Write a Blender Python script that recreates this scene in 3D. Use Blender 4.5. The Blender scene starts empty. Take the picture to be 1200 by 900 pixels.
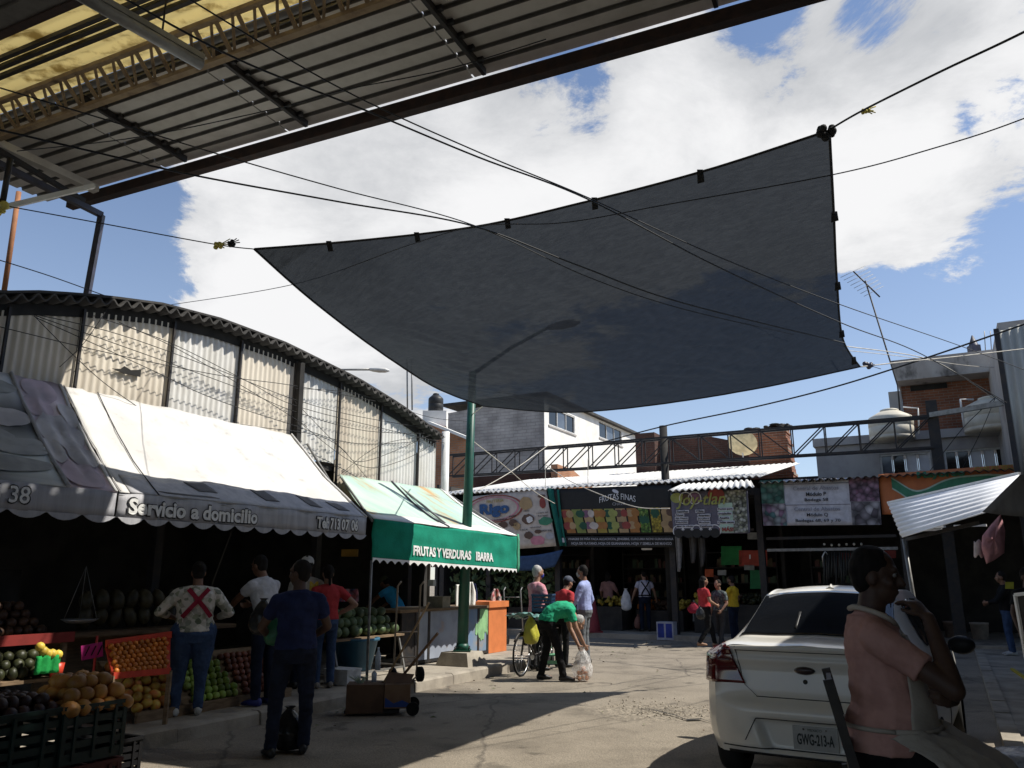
import bpy, bmesh, math, random
from mathutils import Vector, Matrix, noise
R = math.radians
random.seed(7)
scene = bpy.context.scene
C = scene.collection
# ------------------------------------------------------------ camera
PITCH, FPX, EYE = math.atan(228 / 936), 936.0, 1.6
cd = bpy.data.cameras.new('camera'); cam = bpy.data.objects.new('camera', cd); C.objects.link(cam)
cam.location = (0, 0, EYE); cam.rotation_euler = (R(90) + PITCH, 0, 0)
cd.sensor_width = 36; cd.lens = FPX / 1200 * 36; cd.clip_start = .05; cd.clip_end = 3000
scene.camera = cam
scene.render.resolution_x, scene.render.resolution_y = 1024, 768
scene.view_settings.view_transform = 'Standard'; scene.view_settings.look = 'None'
scene.view_settings.exposure = 0.3; scene.view_settings.gamma = 1
# pixel of the photograph -> direction, and points on planes of the street
SA = R(28.2)
U = Vector((math.sin(SA), math.cos(SA), 0)); N = Vector((math.cos(SA), -math.sin(SA), 0))
_c, _s = math.cos(PITCH), math.sin(PITCH)
def ray(px, py):
    x = (px - 600) / FPX; yu = (450 - py) / FPX; f = _c - yu * _s
    return x / f, (_s + yu * _c) / f
def PX(px, py, D):
    x, u = ray(px, py); return Vector((x * D, D, EYE + u * D))
def PZ(px, py, z=0.0):
    x, u = ray(px, py); D = (z - EYE) / u; return Vector((x * D, D, z))
def PT(px, py, t):
    x, u = ray(px, py); D = t / (x * N.x + N.y); return Vector((x * D, D, EYE + u * D))
def PS(px, py, s):
    x, u = ray(px, py); D = s / (x * U.x + U.y); return Vector((x * D, D, EYE + u * D))
def W(t, s, z=0.0): return U * s + N * t + Vector((0, 0, z))       # street coordinates: t across, s along
def TS(p): return p.dot(N), p.dot(U), p.z
MS = Matrix.Rotation(-SA, 4, 'Z')                                   # street frame -> world
# ------------------------------------------------------------ sky and sun
SUN_EL, SUN_AZ = R(52), R(90)                                       # azimuth clockwise from +Y: the sun stands to the camera's right
w = bpy.data.worlds.new('World'); scene.world = w; w.use_nodes = True
nt = w.node_tree; nt.nodes.clear()
def wn(t, **k):
    n = nt.nodes.new(t)
    for a, b in k.items(): setattr(n, a, b)
    return n
def wl(a, b): nt.links.new(a, b)
def wmath(op, a, b=None, clamp=False):
    n = wn('ShaderNodeMath', operation=op, use_clamp=clamp)
    for i, v in enumerate((a, b)):
        if v is None: continue
        if isinstance(v, (int, float)): n.inputs[i].default_value = v
        else: wl(v, n.inputs[i])
    return n.outputs[0]
sky = wn('ShaderNodeTexSky', sky_type='NISHITA', sun_disc=False)
sky.sun_elevation = SUN_EL; sky.sun_rotation = SUN_AZ; sky.altitude = 1500; sky.air_density = 1.0; sky.dust_density = .6; sky.ozone_density = 1.5
tc = wn('ShaderNodeTexCoord'); sep = wn('ShaderNodeSeparateXYZ'); wl(tc.outputs['Generated'], sep.inputs[0])
zc = wmath('MAXIMUM', wmath('ADD', sep.outputs[2], .12), .08)
comb = wn('ShaderNodeCombineXYZ'); wl(wmath('DIVIDE', sep.outputs[0], zc), comb.inputs[0]); wl(wmath('DIVIDE', sep.outputs[1], zc), comb.inputs[1])
comb.inputs[2].default_value = 3.7
def wnoise(scale, detail, rough, dist=0, off=0):
    n = wn('ShaderNodeTexNoise', noise_dimensions='3D'); n.inputs['Scale'].default_value = scale; n.inputs['Detail'].default_value = detail
    n.inputs['Roughness'].default_value = rough; n.inputs['Distortion'].default_value = dist
    if off:
        m = wn('ShaderNodeVectorMath', operation='ADD'); wl(comb.outputs[0], m.inputs[0]); m.inputs[1].default_value = (off, off * .7, off); wl(m.outputs[0], n.inputs['Vector'])
    else: wl(comb.outputs[0], n.inputs['Vector'])
    return n.outputs['Fac']
dens = wmath('ADD', wmath('MULTIPLY', wnoise(3.0, 15, .70, .3), 1.6), wmath('MULTIPLY', wnoise(.55, 3, .5, 0, 4.2), .22))   # 0..1.5, mean .75
# the clouds in view: (pixel, angular radius in degrees, weight)
for (px, py, rad, wt) in [(880, 130, 15, .30), (1090, 190, 12, .30), (1150, 60, 9, .16), (420, 240, 11, .30), (560, 190, 9, .25), (290, 320, 6, .2), (420, 410, 5, .25), (330, 385, 6, .36), (215, 270, 7, .26), (250, 340, 5, .2), (1080, 300, 6, .2), (60, 240, 5, .10), (700, 330, 14, .2), (1000, 60, 9, .12),
                          (520, 440, 5, .16), (1010, 290, 7, .22), (1180, 400, 2.2, .25), (800, 60, 6, .15),
                          (655, 108, 5.0, -.36), (690, 120, 2.5, -.15), (945, 12, 6.0, -.38), (905, 30, 2.5, -.12), (110, 290, 9, -.42), (40, 320, 8, -.3), (900, 480, 11, -.42), (1120, 360, 8, -.5), (1050, 420, 7, -.3), (1166, 132, 2.6, -.38), (1100, 140, 2.2, -.25), (1060, 8, 4, -.35), (760, 500, 5, -.2)]:
    x, u = ray(px, py); d = Vector((x, 1, u)).normalized()
    vm = wn('ShaderNodeVectorMath', operation='DOT_PRODUCT'); wl(tc.outputs['Generated'], vm.inputs[0]); vm.inputs[1].default_value = d
    mr = wn('ShaderNodeMapRange', interpolation_type='SMOOTHSTEP'); wl(vm.outputs['Value'], mr.inputs[0])
    mr.inputs[1].default_value = math.cos(R(rad * 1.25)); mr.inputs[2].default_value = math.cos(R(rad * .25)); mr.inputs[3].default_value = 0; mr.inputs[4].default_value = wt
    dens = wmath('ADD', dens, mr.outputs[0])
cov = wn('ShaderNodeMapRange', interpolation_type='SMOOTHSTEP'); wl(dens, cov.inputs[0]); cov.inputs[1].default_value = .98; cov.inputs[2].default_value = 1.17
shade = wn('ShaderNodeMapRange', interpolation_type='SMOOTHSTEP'); wl(wmath('ADD', wnoise(1.1, 6, .55, .2, 9.1), wmath('MULTIPLY', dens, -.25)), shade.inputs[0])
shade.inputs[1].default_value = .12; shade.inputs[2].default_value = .44
cl = wn('ShaderNodeMix', data_type='RGBA'); wl(shade.outputs[0], cl.inputs[0])
CLOUD_HI, CLOUD_LO = 8.9, 5.2
cl.inputs[6].default_value = (CLOUD_HI, CLOUD_HI * 1.0, CLOUD_HI * 1.01, 1); cl.inputs[7].default_value = (CLOUD_LO, CLOUD_LO * 1.03, CLOUD_LO * 1.08, 1)
sk = wn('ShaderNodeMix', data_type='RGBA', blend_type='MULTIPLY'); sk.inputs[0].default_value = 1; wl(sky.outputs[0], sk.inputs[6]); sk.inputs[7].default_value = (1.5, 1.47, 1.48, 1)
mx = wn('ShaderNodeMix', data_type='RGBA'); wl(cov.outputs[0], mx.inputs[0]); hz = wn('ShaderNodeMapRange', interpolation_type='SMOOTHSTEP'); wl(sep.outputs[2], hz.inputs[0]); hz.inputs[1].default_value = .0; hz.inputs[2].default_value = .55; hz.inputs[3].default_value = .38; hz.inputs[4].default_value = .04
hm = wn('ShaderNodeMix', data_type='RGBA'); wl(hz.outputs[0], hm.inputs[0]); wl(sk.outputs[2], hm.inputs[6]); hm.inputs[7].default_value = (5.6, 6.3, 7.2, 1); wl(hm.outputs[2], mx.inputs[6]); wl(cl.outputs[2], mx.inputs[7])
bg = wn('ShaderNodeBackground'); bg.inputs[1].default_value = .085; wl(mx.outputs[2], bg.inputs[0])
wo = wn('ShaderNodeOutputWorld'); wl(bg.outputs[0], wo.inputs[0])
sl = bpy.data.lights.new('sun', 'SUN'); sl.energy = 5.0; sl.angle = R(.5); sl.color = (1, .95, .86)
so = bpy.data.objects.new('sun', sl); C.objects.link(so)
SUN = Vector((math.cos(SUN_EL), 0, math.sin(SUN_EL)))
so.rotation_euler = SUN.to_track_quat('Z', 'Y').to_euler(); so.location = SUN * 60
scene.cycles.max_bounces = 6; scene.cycles.transparent_max_bounces = 12

# ------------------------------------------------------------ materials
def mat(name, c, rough=.8, c2=None, scale=5., detail=6., lo=.38, hi=.64, bump=0., bs=40., metal=0., spec=.4, stretch=(1, 1, 1), dirt=None, dscale=2., dlo=.5, dhi=.75, trans=0., coat=0.):
    m = bpy.data.materials.new(name); m.use_nodes = True
    t = m.node_tree; b = t.nodes['Principled BSDF']
    b.inputs['Roughness'].default_value = rough; b.inputs['Metallic'].default_value = metal; b.inputs['Specular IOR Level'].default_value = spec
    if trans: b.inputs['Transmission Weight'].default_value = trans
    if coat: b.inputs['Coat Weight'].default_value = coat; b.inputs['Coat Roughness'].default_value = .05
    L = t.links.new
    co = t.nodes.new('ShaderNodeTexCoord'); mp = t.nodes.new('ShaderNodeMapping'); mp.inputs['Scale'].default_value = stretch; L(co.outputs['Object'], mp.inputs[0])
    def ns(sc, de, out='Fac'):
        n = t.nodes.new('ShaderNodeTexNoise'); n.inputs['Scale'].default_value = sc; n.inputs['Detail'].default_value = de; n.inputs['Roughness'].default_value = .6; L(mp.outputs[0], n.inputs['Vector']); return n.outputs[out]
    def mix(f, a, bcol):
        n = t.nodes.new('ShaderNodeMix'); n.data_type = 'RGBA'; L(f, n.inputs[0])
        if isinstance(a, tuple): n.inputs[6].default_value = (*a, 1)
        else: L(a, n.inputs[6])
        n.inputs[7].default_value = (*bcol, 1); return n.outputs[2]
    def ramp(v, a, z):
        n = t.nodes.new('ShaderNodeMapRange'); n.interpolation_type = 'SMOOTHSTEP'; L(v, n.inputs[0]); n.inputs[1].default_value = a; n.inputs[2].default_value = z; return n.outputs[0]
    if c2 is None: c2 = tuple(v * .72 for v in c)
    col = mix(ramp(ns(scale, detail), lo, hi), tuple(c), tuple(c2))
    if dirt: col = mix(ramp(ns(dscale, 9), dlo, dhi), col, tuple(dirt))
    L(col, b.inputs['Base Color'])
    if bump:
        bp = t.nodes.new('ShaderNodeBump'); bp.inputs['Strength'].default_value = bump; bp.inputs['Distance'].default_value = .02; L(ns(bs, 5), bp.inputs['Height']); L(bp.outputs[0], b.inputs['Normal'])
    m['c'] = 1
    return m
def cloth(name, c, c2=None, scale=9, **k): return mat(name, c, .9, c2 or tuple(v * .8 for v in c), scale, 4, bump=.25, bs=30, spec=.15, **k)
def glass_dark(name, c=(.012, .014, .016), rough=.05): return mat(name, c, rough, c, spec=.6)

# ------------------------------------------------------------ mesh builder
class MB:
    def __init__(s, F=None): s.v = []; s.f = []; s.m = []; s.sm = []; s.F = F
    def add(s, vs, fs, mi=0, smooth=False):
        o = len(s.v)
        for p in vs:
            p = Vector(p); s.v.append(s.F @ p if s.F else p)
        for f in fs: s.f.append(tuple(i + o for i in f)); s.m.append(mi); s.sm.append(smooth)
        return s
    def box(s, c, d, rot=None, mi=0):
        c = Vector(c); h = Vector(d) / 2; vs = []
        for x in (-1, 1):
            for y in (-1, 1):
                for z in (-1, 1):
                    q = Vector((x * h.x, y * h.y, z * h.z)); vs.append(c + (rot @ q if rot else q))
        return s.add(vs, [(0, 1, 3, 2), (4, 6, 7, 5), (0, 4, 5, 1), (2, 3, 7, 6), (0, 2, 6, 4), (1, 5, 7, 3)], mi)
    def bb(s, lo, hi, mi=0): return s.box([(a + b) / 2 for a, b in zip(lo, hi)], [abs(b - a) for a, b in zip(lo, hi)], None, mi)
    def bar(s, a, b, w=.05, h=None, mi=0, up=(0, 0, 1)):
        a, b = Vector(a), Vector(b); d = b - a; h = h or w
        x = d.normalized(); u = Vector(up)
        if abs(x.dot(u)) > .98: u = Vector((0, 1, 0)) if abs(x.y) < .9 else Vector((1, 0, 0))
        y = u.cross(x).normalized(); z = x.cross(y)
        return s.box((a + b) / 2, (d.length, w, h), Matrix((x, y, z)).transposed(), mi)
    def tube(s, pts, r, n=8, mi=0, smooth=True, caps=True):
        pts = [Vector(p) for p in pts]; rs = r if isinstance(r, (list, tuple)) else [r] * len(pts)
        vs = []; fs = []; prev = None
        for i, p in enumerate(pts):
            d = (pts[min(i + 1, len(pts) - 1)] - pts[max(i - 1, 0)])
            d = d.normalized() if d.length > 1e-9 else Vector((0, 0, 1))
            if prev is None:
                a = Vector((0, 0, 1)) if abs(d.z) < .9 else Vector((1, 0, 0)); x = d.cross(a).normalized()
            else: x = (prev - d * prev.dot(d)).normalized()
            prev = x; y = d.cross(x)
            for k in range(n):
                g = 2 * math.pi * k / n; vs.append(p + (x * math.cos(g) + y * math.sin(g)) * rs[i])
        for i in range(len(pts) - 1):
            for k in range(n): fs.append((i * n + k, i * n + (k + 1) % n, (i + 1) * n + (k + 1) % n, (i + 1) * n + k))
        s.add(vs, fs, mi, smooth)
        if caps and n > 2:
            o = len(s.v) - len(vs); e = (len(pts) - 1) * n
            s.f.append(tuple(o + k for k in reversed(range(n)))); s.f.append(tuple(o + e + k for k in range(n))); s.m += [mi, mi]; s.sm += [False, False]
        return s
    def grid(s, fn, nu, nv, mi=0, smooth=True):
        vs = [fn(i / nu, j / nv) for i in range(nu + 1) for j in range(nv + 1)]
        return s.add(vs, [(i * (nv + 1) + j, (i + 1) * (nv + 1) + j, (i + 1) * (nv + 1) + j + 1, i * (nv + 1) + j + 1) for i in range(nu) for j in range(nv)], mi, smooth)
    def slab(s, fn, nu, nv, th, mi=0, smooth=True):                  # a grid with thickness along its own normal, closed at the rim
        e = 1e-3
        def off(u, v):
            a = (Vector(fn(min(u + e, 1), v)) - Vector(fn(max(u - e, 0), v))).cross(Vector(fn(u, min(v + e, 1))) - Vector(fn(u, max(v - e, 0)))).normalized()
            return Vector(fn(u, v)) - a * th
        o = len(s.v); s.grid(fn, nu, nv, mi, smooth); o2 = len(s.v)
        s.grid(off, nu, nv, mi, smooth)
        n = (nu + 1) * (nv + 1)
        for k in range(len(s.f) - nu * nv, len(s.f)): s.f[k] = tuple(reversed(s.f[k]))
        rim = [i * (nv + 1) for i in range(nu + 1)] + [nu * (nv + 1) + j for j in range(1, nv + 1)] + [i * (nv + 1) + nv for i in range(nu - 1, -1, -1)] + [j for j in range(nv - 1, -1, -1)]
        for a, b in zip(rim, rim[1:]): s.f.append((o + b, o + a, o2 + a, o2 + b)); s.m.append(mi); s.sm.append(False)
        return s
    def lathe(s, prof, c=(0, 0, 0), n=16, mi=0, smooth=True, sx=1, sy=1):
        c = Vector(c); k = len(prof)
        vs = [c + Vector((r * math.cos(2 * math.pi * i / n) * sx, r * math.sin(2 * math.pi * i / n) * sy, z)) for i in range(n) for r, z in prof]
        fs = [(i * k + j, ((i + 1) % n) * k + j, ((i + 1) % n) * k + j + 1, i * k + j + 1) for i in range(n) for j in range(k - 1)]
        return s.add(vs, fs, mi, smooth)
    def ball(s, c, r, n=10, mi=0, rot=None):
        r = Vector(r) if isinstance(r, (tuple, list, Vector)) else Vector((r, r, r)); c = Vector(c); m = max(4, n * 2 // 3)
        vs = [Vector((0, 0, -1))] + [Vector((math.sin(math.pi * j / m) * math.cos(2 * math.pi * i / n), math.sin(math.pi * j / m) * math.sin(2 * math.pi * i / n), -math.cos(math.pi * j / m))) for j in range(1, m) for i in range(n)] + [Vector((0, 0, 1))]
        fs = [(0, 1 + (i + 1) % n, 1 + i) for i in range(n)]
        for j in range(m - 2):
            for i in range(n): fs.append((1 + j * n + i, 1 + j * n + (i + 1) % n, 1 + (j + 1) * n + (i + 1) % n, 1 + (j + 1) * n + i))
        t = len(vs) - 1; fs += [(t, t - n + i, t - n + (i + 1) % n) for i in range(n)]
        out = []
        for v in vs:
            q = Vector((v.x * r.x, v.y * r.y, v.z * r.z)); out.append(c + (rot @ q if rot else q))
        return s.add(out, fs, mi, True)
    def poly(s, pts, th, nrm, mi=0):                                 # flat outline with thickness
        nrm = Vector(nrm).normalized() * th; n = len(pts)
        vs = [Vector(p) for p in pts] + [Vector(p) - nrm for p in pts]
        return s.add(vs, [tuple(range(n)), tuple(reversed(range(n, 2 * n)))] + [(i, i + n, (i + 1) % n + n, (i + 1) % n) for i in range(n)], mi)
    def build(s, name, mats, parent=None, loc=None):
        mats = mats if isinstance(mats, (list, tuple)) else [mats]
        o = bpy.data.objects.new(name, None) if False else None
        inv = None
        if parent is not None: inv = wmat(parent).inverted()
        else:
            if loc is None:
                xs = [p.x for p in s.v]; ys = [p.y for p in s.v]
                loc = Vector(((min(xs) + max(xs)) / 2, (min(ys) + max(ys)) / 2, min(p.z for p in s.v)))
            inv = Matrix.Translation(-Vector(loc))
        me = bpy.data.meshes.new(name); me.from_pydata([inv @ p for p in s.v], [], s.f)
        for m in mats: me.materials.append(m)
        me.polygons.foreach_set('material_index', s.m); me.polygons.foreach_set('use_smooth', s.sm); me.update()
        o = bpy.data.objects.new(name, me); C.objects.link(o)
        if parent is not None: o.parent = parent
        else: o.location = loc
        return o
def wmat(o):
    m = o.matrix_basis.copy()
    while o.parent: o = o.parent; m = o.matrix_basis @ m
    return m
def SB(): return MB(MS)                                              # builder fed with street coordinates (t, s, z)
def tag(o, label, cat=None, group=None, kind=None):
    if label: o['label'] = label
    if cat: o['category'] = cat
    if group: o['group'] = group
    if kind: o['kind'] = kind
    return o
def thing(name, label, cat, loc, rotz=0., group=None):
    o = bpy.data.objects.new(name, None); o.empty_display_size = .2; C.objects.link(o)
    o.location = loc; o.rotation_euler = (0, 0, rotz)
    return tag(o, label, cat, group)
def solo(o, label, cat, group=None): return tag(o, label, cat, group)
def struct(o): o['kind'] = 'structure'; return o
def place(name, me, parent, M, mats=None):                          # an object sharing mesh data, at world matrix M
    o = bpy.data.objects.new(name, me); C.objects.link(o)
    if parent is not None: o.parent = parent; o.matrix_basis = wmat(parent).inverted() @ M
    else: o.matrix_basis = M
    return o
def kids(o): return [c for c in bpy.data.objects if c.parent == o]
def dup(root, loc, rotz, label=None, group=None, children=None):
    r = root.copy(); C.objects.link(r); r.location = loc; r.rotation_euler = (0, 0, rotz)
    if label: r['label'] = label
    if group: r['group'] = group
    for ch in (children if children is not None else kids(root)):
        c = ch.copy(); C.objects.link(c); c.parent = r
    return r
FONT_CACHE = {}
def text_mesh(txt, bold=0.0, ext=.002, space=1.0):
    cu = bpy.data.curves.new('t', 'FONT'); cu.body = txt; cu.size = 1; cu.extrude = ext; cu.offset = bold; cu.resolution_u = 3; cu.align_x = 'CENTER'; cu.space_character = space
    o = bpy.data.objects.new('t', cu); C.objects.link(o)
    dg = bpy.context.evaluated_depsgraph_get(); me = bpy.data.meshes.new_from_object(o.evaluated_get(dg))
    bpy.data.objects.remove(o); bpy.data.curves.remove(cu)
    return me
def lettering(txt, org, X, Y, width, height, m, parent, bold=.0, name='lettering', bend=None, fit=True, ext=.002, italic=0.):
    """flat print: centred on org, X to the right, Y up (unit vectors); scaled to width x height; bend(x,y)->(x,y) in metres"""
    me = text_mesh(txt, bold)
    xs = [v.co.x for v in me.vertices]; ys = [v.co.y for v in me.vertices]
    x0, x1, y0, y1 = min(xs), max(xs), min(ys), max(ys)
    sx = width / max(x1 - x0, 1e-6); sy = height / max(y1 - y0, 1e-6)
    if not fit: sx = sy = min(sx, sy)
    X = Vector(X).normalized(); Y = Vector(Y); Y = (Y - X * Y.dot(X)).normalized(); Z = X.cross(Y)
    inv = wmat(parent).inverted()
    for v in me.vertices:
        x = (v.co.x - (x0 + x1) / 2) * sx; y = (v.co.y - (y0 + y1) / 2) * sy; x += italic * y; z = v.co.z
        if callable(org): p = org(x, y) + Z * z; 
        else:
            if bend: x, y = bend(x, y)
            p = Vector(org) + X * x + Y * y + Z * z
        v.co = inv @ p
    me.materials.clear(); me.materials.append(m)
    o = bpy.data.objects.new(name, me); C.objects.link(o); o.parent = parent
    return o
def cable(name, pts, r, m, label, sag=0., n=14, group='overhead wires', cat='cable'):
    """a wire through world points with sag between each pair"""
    out = []
    for a, b in zip(pts, pts[1:]):
        a, b = Vector(a), Vector(b)
        for i in range(n):
            f = i / n; p = a.lerp(b, f); p.z -= sag * 4 * f * (1 - f); out.append(p)
    out.append(Vector(pts[-1]))
    mb = MB(); mb.tube(out, r, 5)
    return solo(mb.build(name, m), label, cat, group)
# ============================================================ MATERIALS OF THE PLACE
def ground_mat():
    m = mat('worn_concrete', (.265, .228, .178), .9, (.19, .162, .125), 1.1, 12, .35, .7, bump=.5, bs=45, dirt=(.105, .09, .072), dscale=.55, dlo=.52, dhi=.72)
    t = m.node_tree; b = t.nodes['Principled BSDF']; L = t.links.new
    co = t.nodes.new('ShaderNodeTexCoord')
    wv = t.nodes.new('ShaderNodeTexNoise'); wv.inputs['Scale'].default_value = 1.7; wv.inputs['Detail'].default_value = 5; L(co.outputs['Object'], wv.inputs['Vector'])
    ad = t.nodes.new('ShaderNodeMix'); ad.data_type = 'VECTOR'; ad.inputs[0].default_value = .22; L(co.outputs['Object'], ad.inputs[4]); L(wv.outputs['Color'], ad.inputs[5])
    vo = t.nodes.new('ShaderNodeTexVoronoi'); vo.feature = 'DISTANCE_TO_EDGE'; vo.inputs['Scale'].default_value = .33; L(ad.outputs[1], vo.inputs['Vector'])
    mr = t.nodes.new('ShaderNodeMapRange'); L(vo.outputs['Distance'], mr.inputs[0]); mr.inputs[1].default_value = -.004; mr.inputs[2].default_value = .007
    sp = t.nodes.new('ShaderNodeTexNoise'); sp.inputs['Scale'].default_value = 90; sp.inputs['Detail'].default_value = 3; L(co.outputs['Object'], sp.inputs['Vector'])
    sr = t.nodes.new('ShaderNodeMapRange'); L(sp.outputs['Fac'], sr.inputs[0]); sr.inputs[1].default_value = .3; sr.inputs[2].default_value = .7; sr.inputs[3].default_value = .62; sr.inputs[4].default_value = 1.3
    old = b.inputs['Base Color'].links[0].from_socket
    a = t.nodes.new('ShaderNodeMix'); a.data_type = 'RGBA'; L(mr.outputs[0], a.inputs[0]); a.inputs[6].default_value = (.07, .06, .05, 1); L(old, a.inputs[7])
    g = t.nodes.new('ShaderNodeMix'); g.data_type = 'RGBA'; g.blend_type = 'MULTIPLY'; g.inputs[0].default_value = 1; L(a.outputs[2], g.inputs[6]); L(sr.outputs[0], g.inputs[7])
    # worn aggregate patch by the car, oil spots and tyre darkening, all fixed to the road
    pp = PZ(770, 832); gm = t.nodes.new('ShaderNodeVectorMath'); gm.operation = 'DISTANCE'; L(ad.outputs[1], gm.inputs[0]); gm.inputs[1].default_value = (pp.x * .78 + .1, pp.y * .78 + .1, .1)
    pr = t.nodes.new('ShaderNodeMapRange'); L(gm.outputs['Value'], pr.inputs[0]); pr.inputs[1].default_value = .75; pr.inputs[2].default_value = .5
    sp2 = t.nodes.new('ShaderNodeTexVoronoi'); sp2.inputs['Scale'].default_value = 38; L(co.outputs['Object'], sp2.inputs['Vector'])
    sc2 = t.nodes.new('ShaderNodeSeparateColor'); L(sp2.outputs['Color'], sc2.inputs[0]); rr = t.nodes.new('ShaderNodeValToRGB'); L(sc2.outputs[0], rr.inputs[0]); rr.color_ramp.elements[0].color = (.10, .085, .065, 1); rr.color_ramp.elements[1].color = (.36, .31, .24, 1)
    g2 = t.nodes.new('ShaderNodeMix'); g2.data_type = 'RGBA'; L(pr.outputs[0], g2.inputs[0]); L(g.outputs[2], g2.inputs[6]); L(rr.outputs[0], g2.inputs[7])
    ov = t.nodes.new('ShaderNodeTexNoise'); ov.inputs['Scale'].default_value = 2.6; ov.inputs['Detail'].default_value = 3; L(ad.outputs[1], ov.inputs['Vector']); orr = t.nodes.new('ShaderNodeMapRange'); orr.interpolation_type = 'SMOOTHSTEP'; L(ov.outputs['Fac'], orr.inputs[0]); orr.inputs[1].default_value = .60; orr.inputs[2].default_value = .70; orr.inputs[3].default_value = 1; orr.inputs[4].default_value = .55
    g3 = t.nodes.new('ShaderNodeMix'); g3.data_type = 'RGBA'; g3.blend_type = 'MULTIPLY'; g3.inputs[0].default_value = 1; L(g2.outputs[2], g3.inputs[6]); L(orr.outputs[0], g3.inputs[7])
    L(g3.outputs[2], b.inputs['Base Color'])
    return m
M_ground = ground_mat()
M_conc = mat('kerb_concrete', (.36, .32, .26), .9, (.25, .22, .18), 2.5, 9, bump=.3, bs=60, dirt=(.12, .105, .085), dscale=1.1)
M_gravel = mat('loose_gravel', (.42, .37, .30), .95, (.24, .21, .17), 20)
M_black = mat('sooty_black', (.018, .017, .016), .9, (.03, .028, .025), 3)
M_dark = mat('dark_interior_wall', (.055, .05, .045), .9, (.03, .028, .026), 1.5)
M_dsteel = mat('dark_painted_steel', (.018, .018, .02), .6, (.035, .028, .024), 7, spec=.4)
M_rust = mat('rusty_steel', (.03, .021, .020), .75, (.05, .028, .022), 8, bump=.2)
M_bluesteel = mat('blue_grey_steel', (.055, .055, .085), .5, (.04, .04, .05), 6)
M_greysteel = mat('grey_steel', (.25, .25, .24), .5, (.17, .165, .155), 9, metal=.4)
M_wallsheet = [mat('weathered_sheet_warm', (.66, .60, .50), .75, (.55, .49, .40), 1.3, 9, bump=.15, bs=25, dirt=(.30, .22, .14), dscale=1.0, dlo=.6, dhi=.82, stretch=(1, 1, .35)),
               mat('weathered_sheet_grey', (.66, .65, .62), .7, (.56, .54, .49), 2.2, 9, bump=.15, bs=25, dirt=(.3, .25, .19), dscale=1.3, dlo=.64, dhi=.85, stretch=(1, 1, .35)),
               mat('weathered_sheet_tan', (.62, .56, .46), .75, (.52, .45, .36), 1.8, 9, bump=.15, bs=25, dirt=(.27, .17, .09), dscale=.9, dlo=.6, dhi=.82, stretch=(1, 1, .35))]
M_roofedge = mat('roof_sheet_dark', (.030, .028, .026), .8, (.06, .055, .05), 3)
M_roofsheet = mat('white_roof_sheet', (.66, .66, .65), .6, (.52, .51, .49), 2.5, 8, bump=.1, dirt=(.3, .28, .25), dscale=1.6, dlo=.6, dhi=.85)
M_whitewall = mat('whitewashed_wall', (.78, .77, .74), .85, (.68, .66, .62), 1.2, 8, bump=.1, dirt=(.45, .42, .38), dscale=.9, dlo=.62, dhi=.85)
M_greywall = mat('grey_render', (.40, .38, .36), .9, (.31, .29, .28), 1.2, 8, bump=.15, dirt=(.2, .185, .17), dscale=.8, dlo=.58, dhi=.8)
def brick_mat(name, c1, c2, mo, sc=1.0, axis='XZ'):
    m = mat(name, c1, .95, c2, 2)
    t = m.node_tree; b = t.nodes['Principled BSDF']; L = t.links.new
    co = t.nodes.new('ShaderNodeTexCoord'); sx = t.nodes.new('ShaderNodeSeparateXYZ'); L(co.outputs['Object'], sx.inputs[0]); cb = t.nodes.new('ShaderNodeCombineXYZ')
    L(sx.outputs['XYZ'.index(axis[0])], cb.inputs[0]); L(sx.outputs['XYZ'.index(axis[1])], cb.inputs[1])
    k = t.nodes.new('ShaderNodeTexBrick'); L(cb.outputs[0], k.inputs['Vector']); k.inputs['Scale'].default_value = sc
    k.inputs['Brick Width'].default_value = .24; k.inputs['Row Height'].default_value = .08; k.inputs['Mortar Size'].default_value = .008; k.inputs['Bias'].default_value = -.1
    k.inputs['Color1'].default_value = (*c1, 1); k.inputs['Color2'].default_value = (*c2, 1); k.inputs['Mortar'].default_value = (*mo, 1)
    n = t.nodes.new('ShaderNodeTexNoise'); n.inputs['Scale'].default_value = 1.1; n.inputs['Detail'].default_value = 8; L(co.outputs['Object'], n.inputs['Vector'])
    r = t.nodes.new('ShaderNodeMapRange'); L(n.outputs['Fac'], r.inputs[0]); r.inputs[1].default_value = .3; r.inputs[2].default_value = .7; r.inputs[3].default_value = .6; r.inputs[4].default_value = 1.2
    g = t.nodes.new('ShaderNodeMix'); g.data_type = 'RGBA'; g.blend_type = 'MULTIPLY'; g.inputs[0].default_value = 1; L(k.outputs['Color'], g.inputs[6]); L(r.outputs[0], g.inputs[7]); L(g.outputs[2], b.inputs['Base Color'])
    bp = t.nodes.new('ShaderNodeBump'); bp.inputs['Strength'].default_value = .6; bp.inputs['Distance'].default_value = .015; bp.invert = True; L(k.outputs['Fac'], bp.inputs['Height']); L(bp.outputs[0], b.inputs['Normal'])
    return m
M_brick = brick_mat('red_brick', (.30, .115, .06), (.21, .08, .045), (.25, .2, .16))
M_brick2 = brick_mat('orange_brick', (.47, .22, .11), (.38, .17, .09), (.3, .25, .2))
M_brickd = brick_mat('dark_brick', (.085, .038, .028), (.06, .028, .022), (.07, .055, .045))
M_blockwhite = brick_mat('whitewashed_block', (.78, .775, .75), (.74, .73, .71), (.66, .645, .62), .5, 'YZ')
M_blockshade = brick_mat('shaded_block', (.44, .42, .40), (.38, .36, .345), (.33, .31, .30), .5, 'XZ')  # white block with the side wall's shade put into its colour
M_pane = mat('window_pane', (.10, .12, .15), .08, (.07, .085, .11), 1.5, spec=.7)
M_frame = mat('white_window_frame', (.7, .7, .68), .5)
M_glassd = glass_dark('dark_pane')
M_white = mat('white_paint', (.8, .8, .78), .5, (.7, .69, .66), 4)
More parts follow.
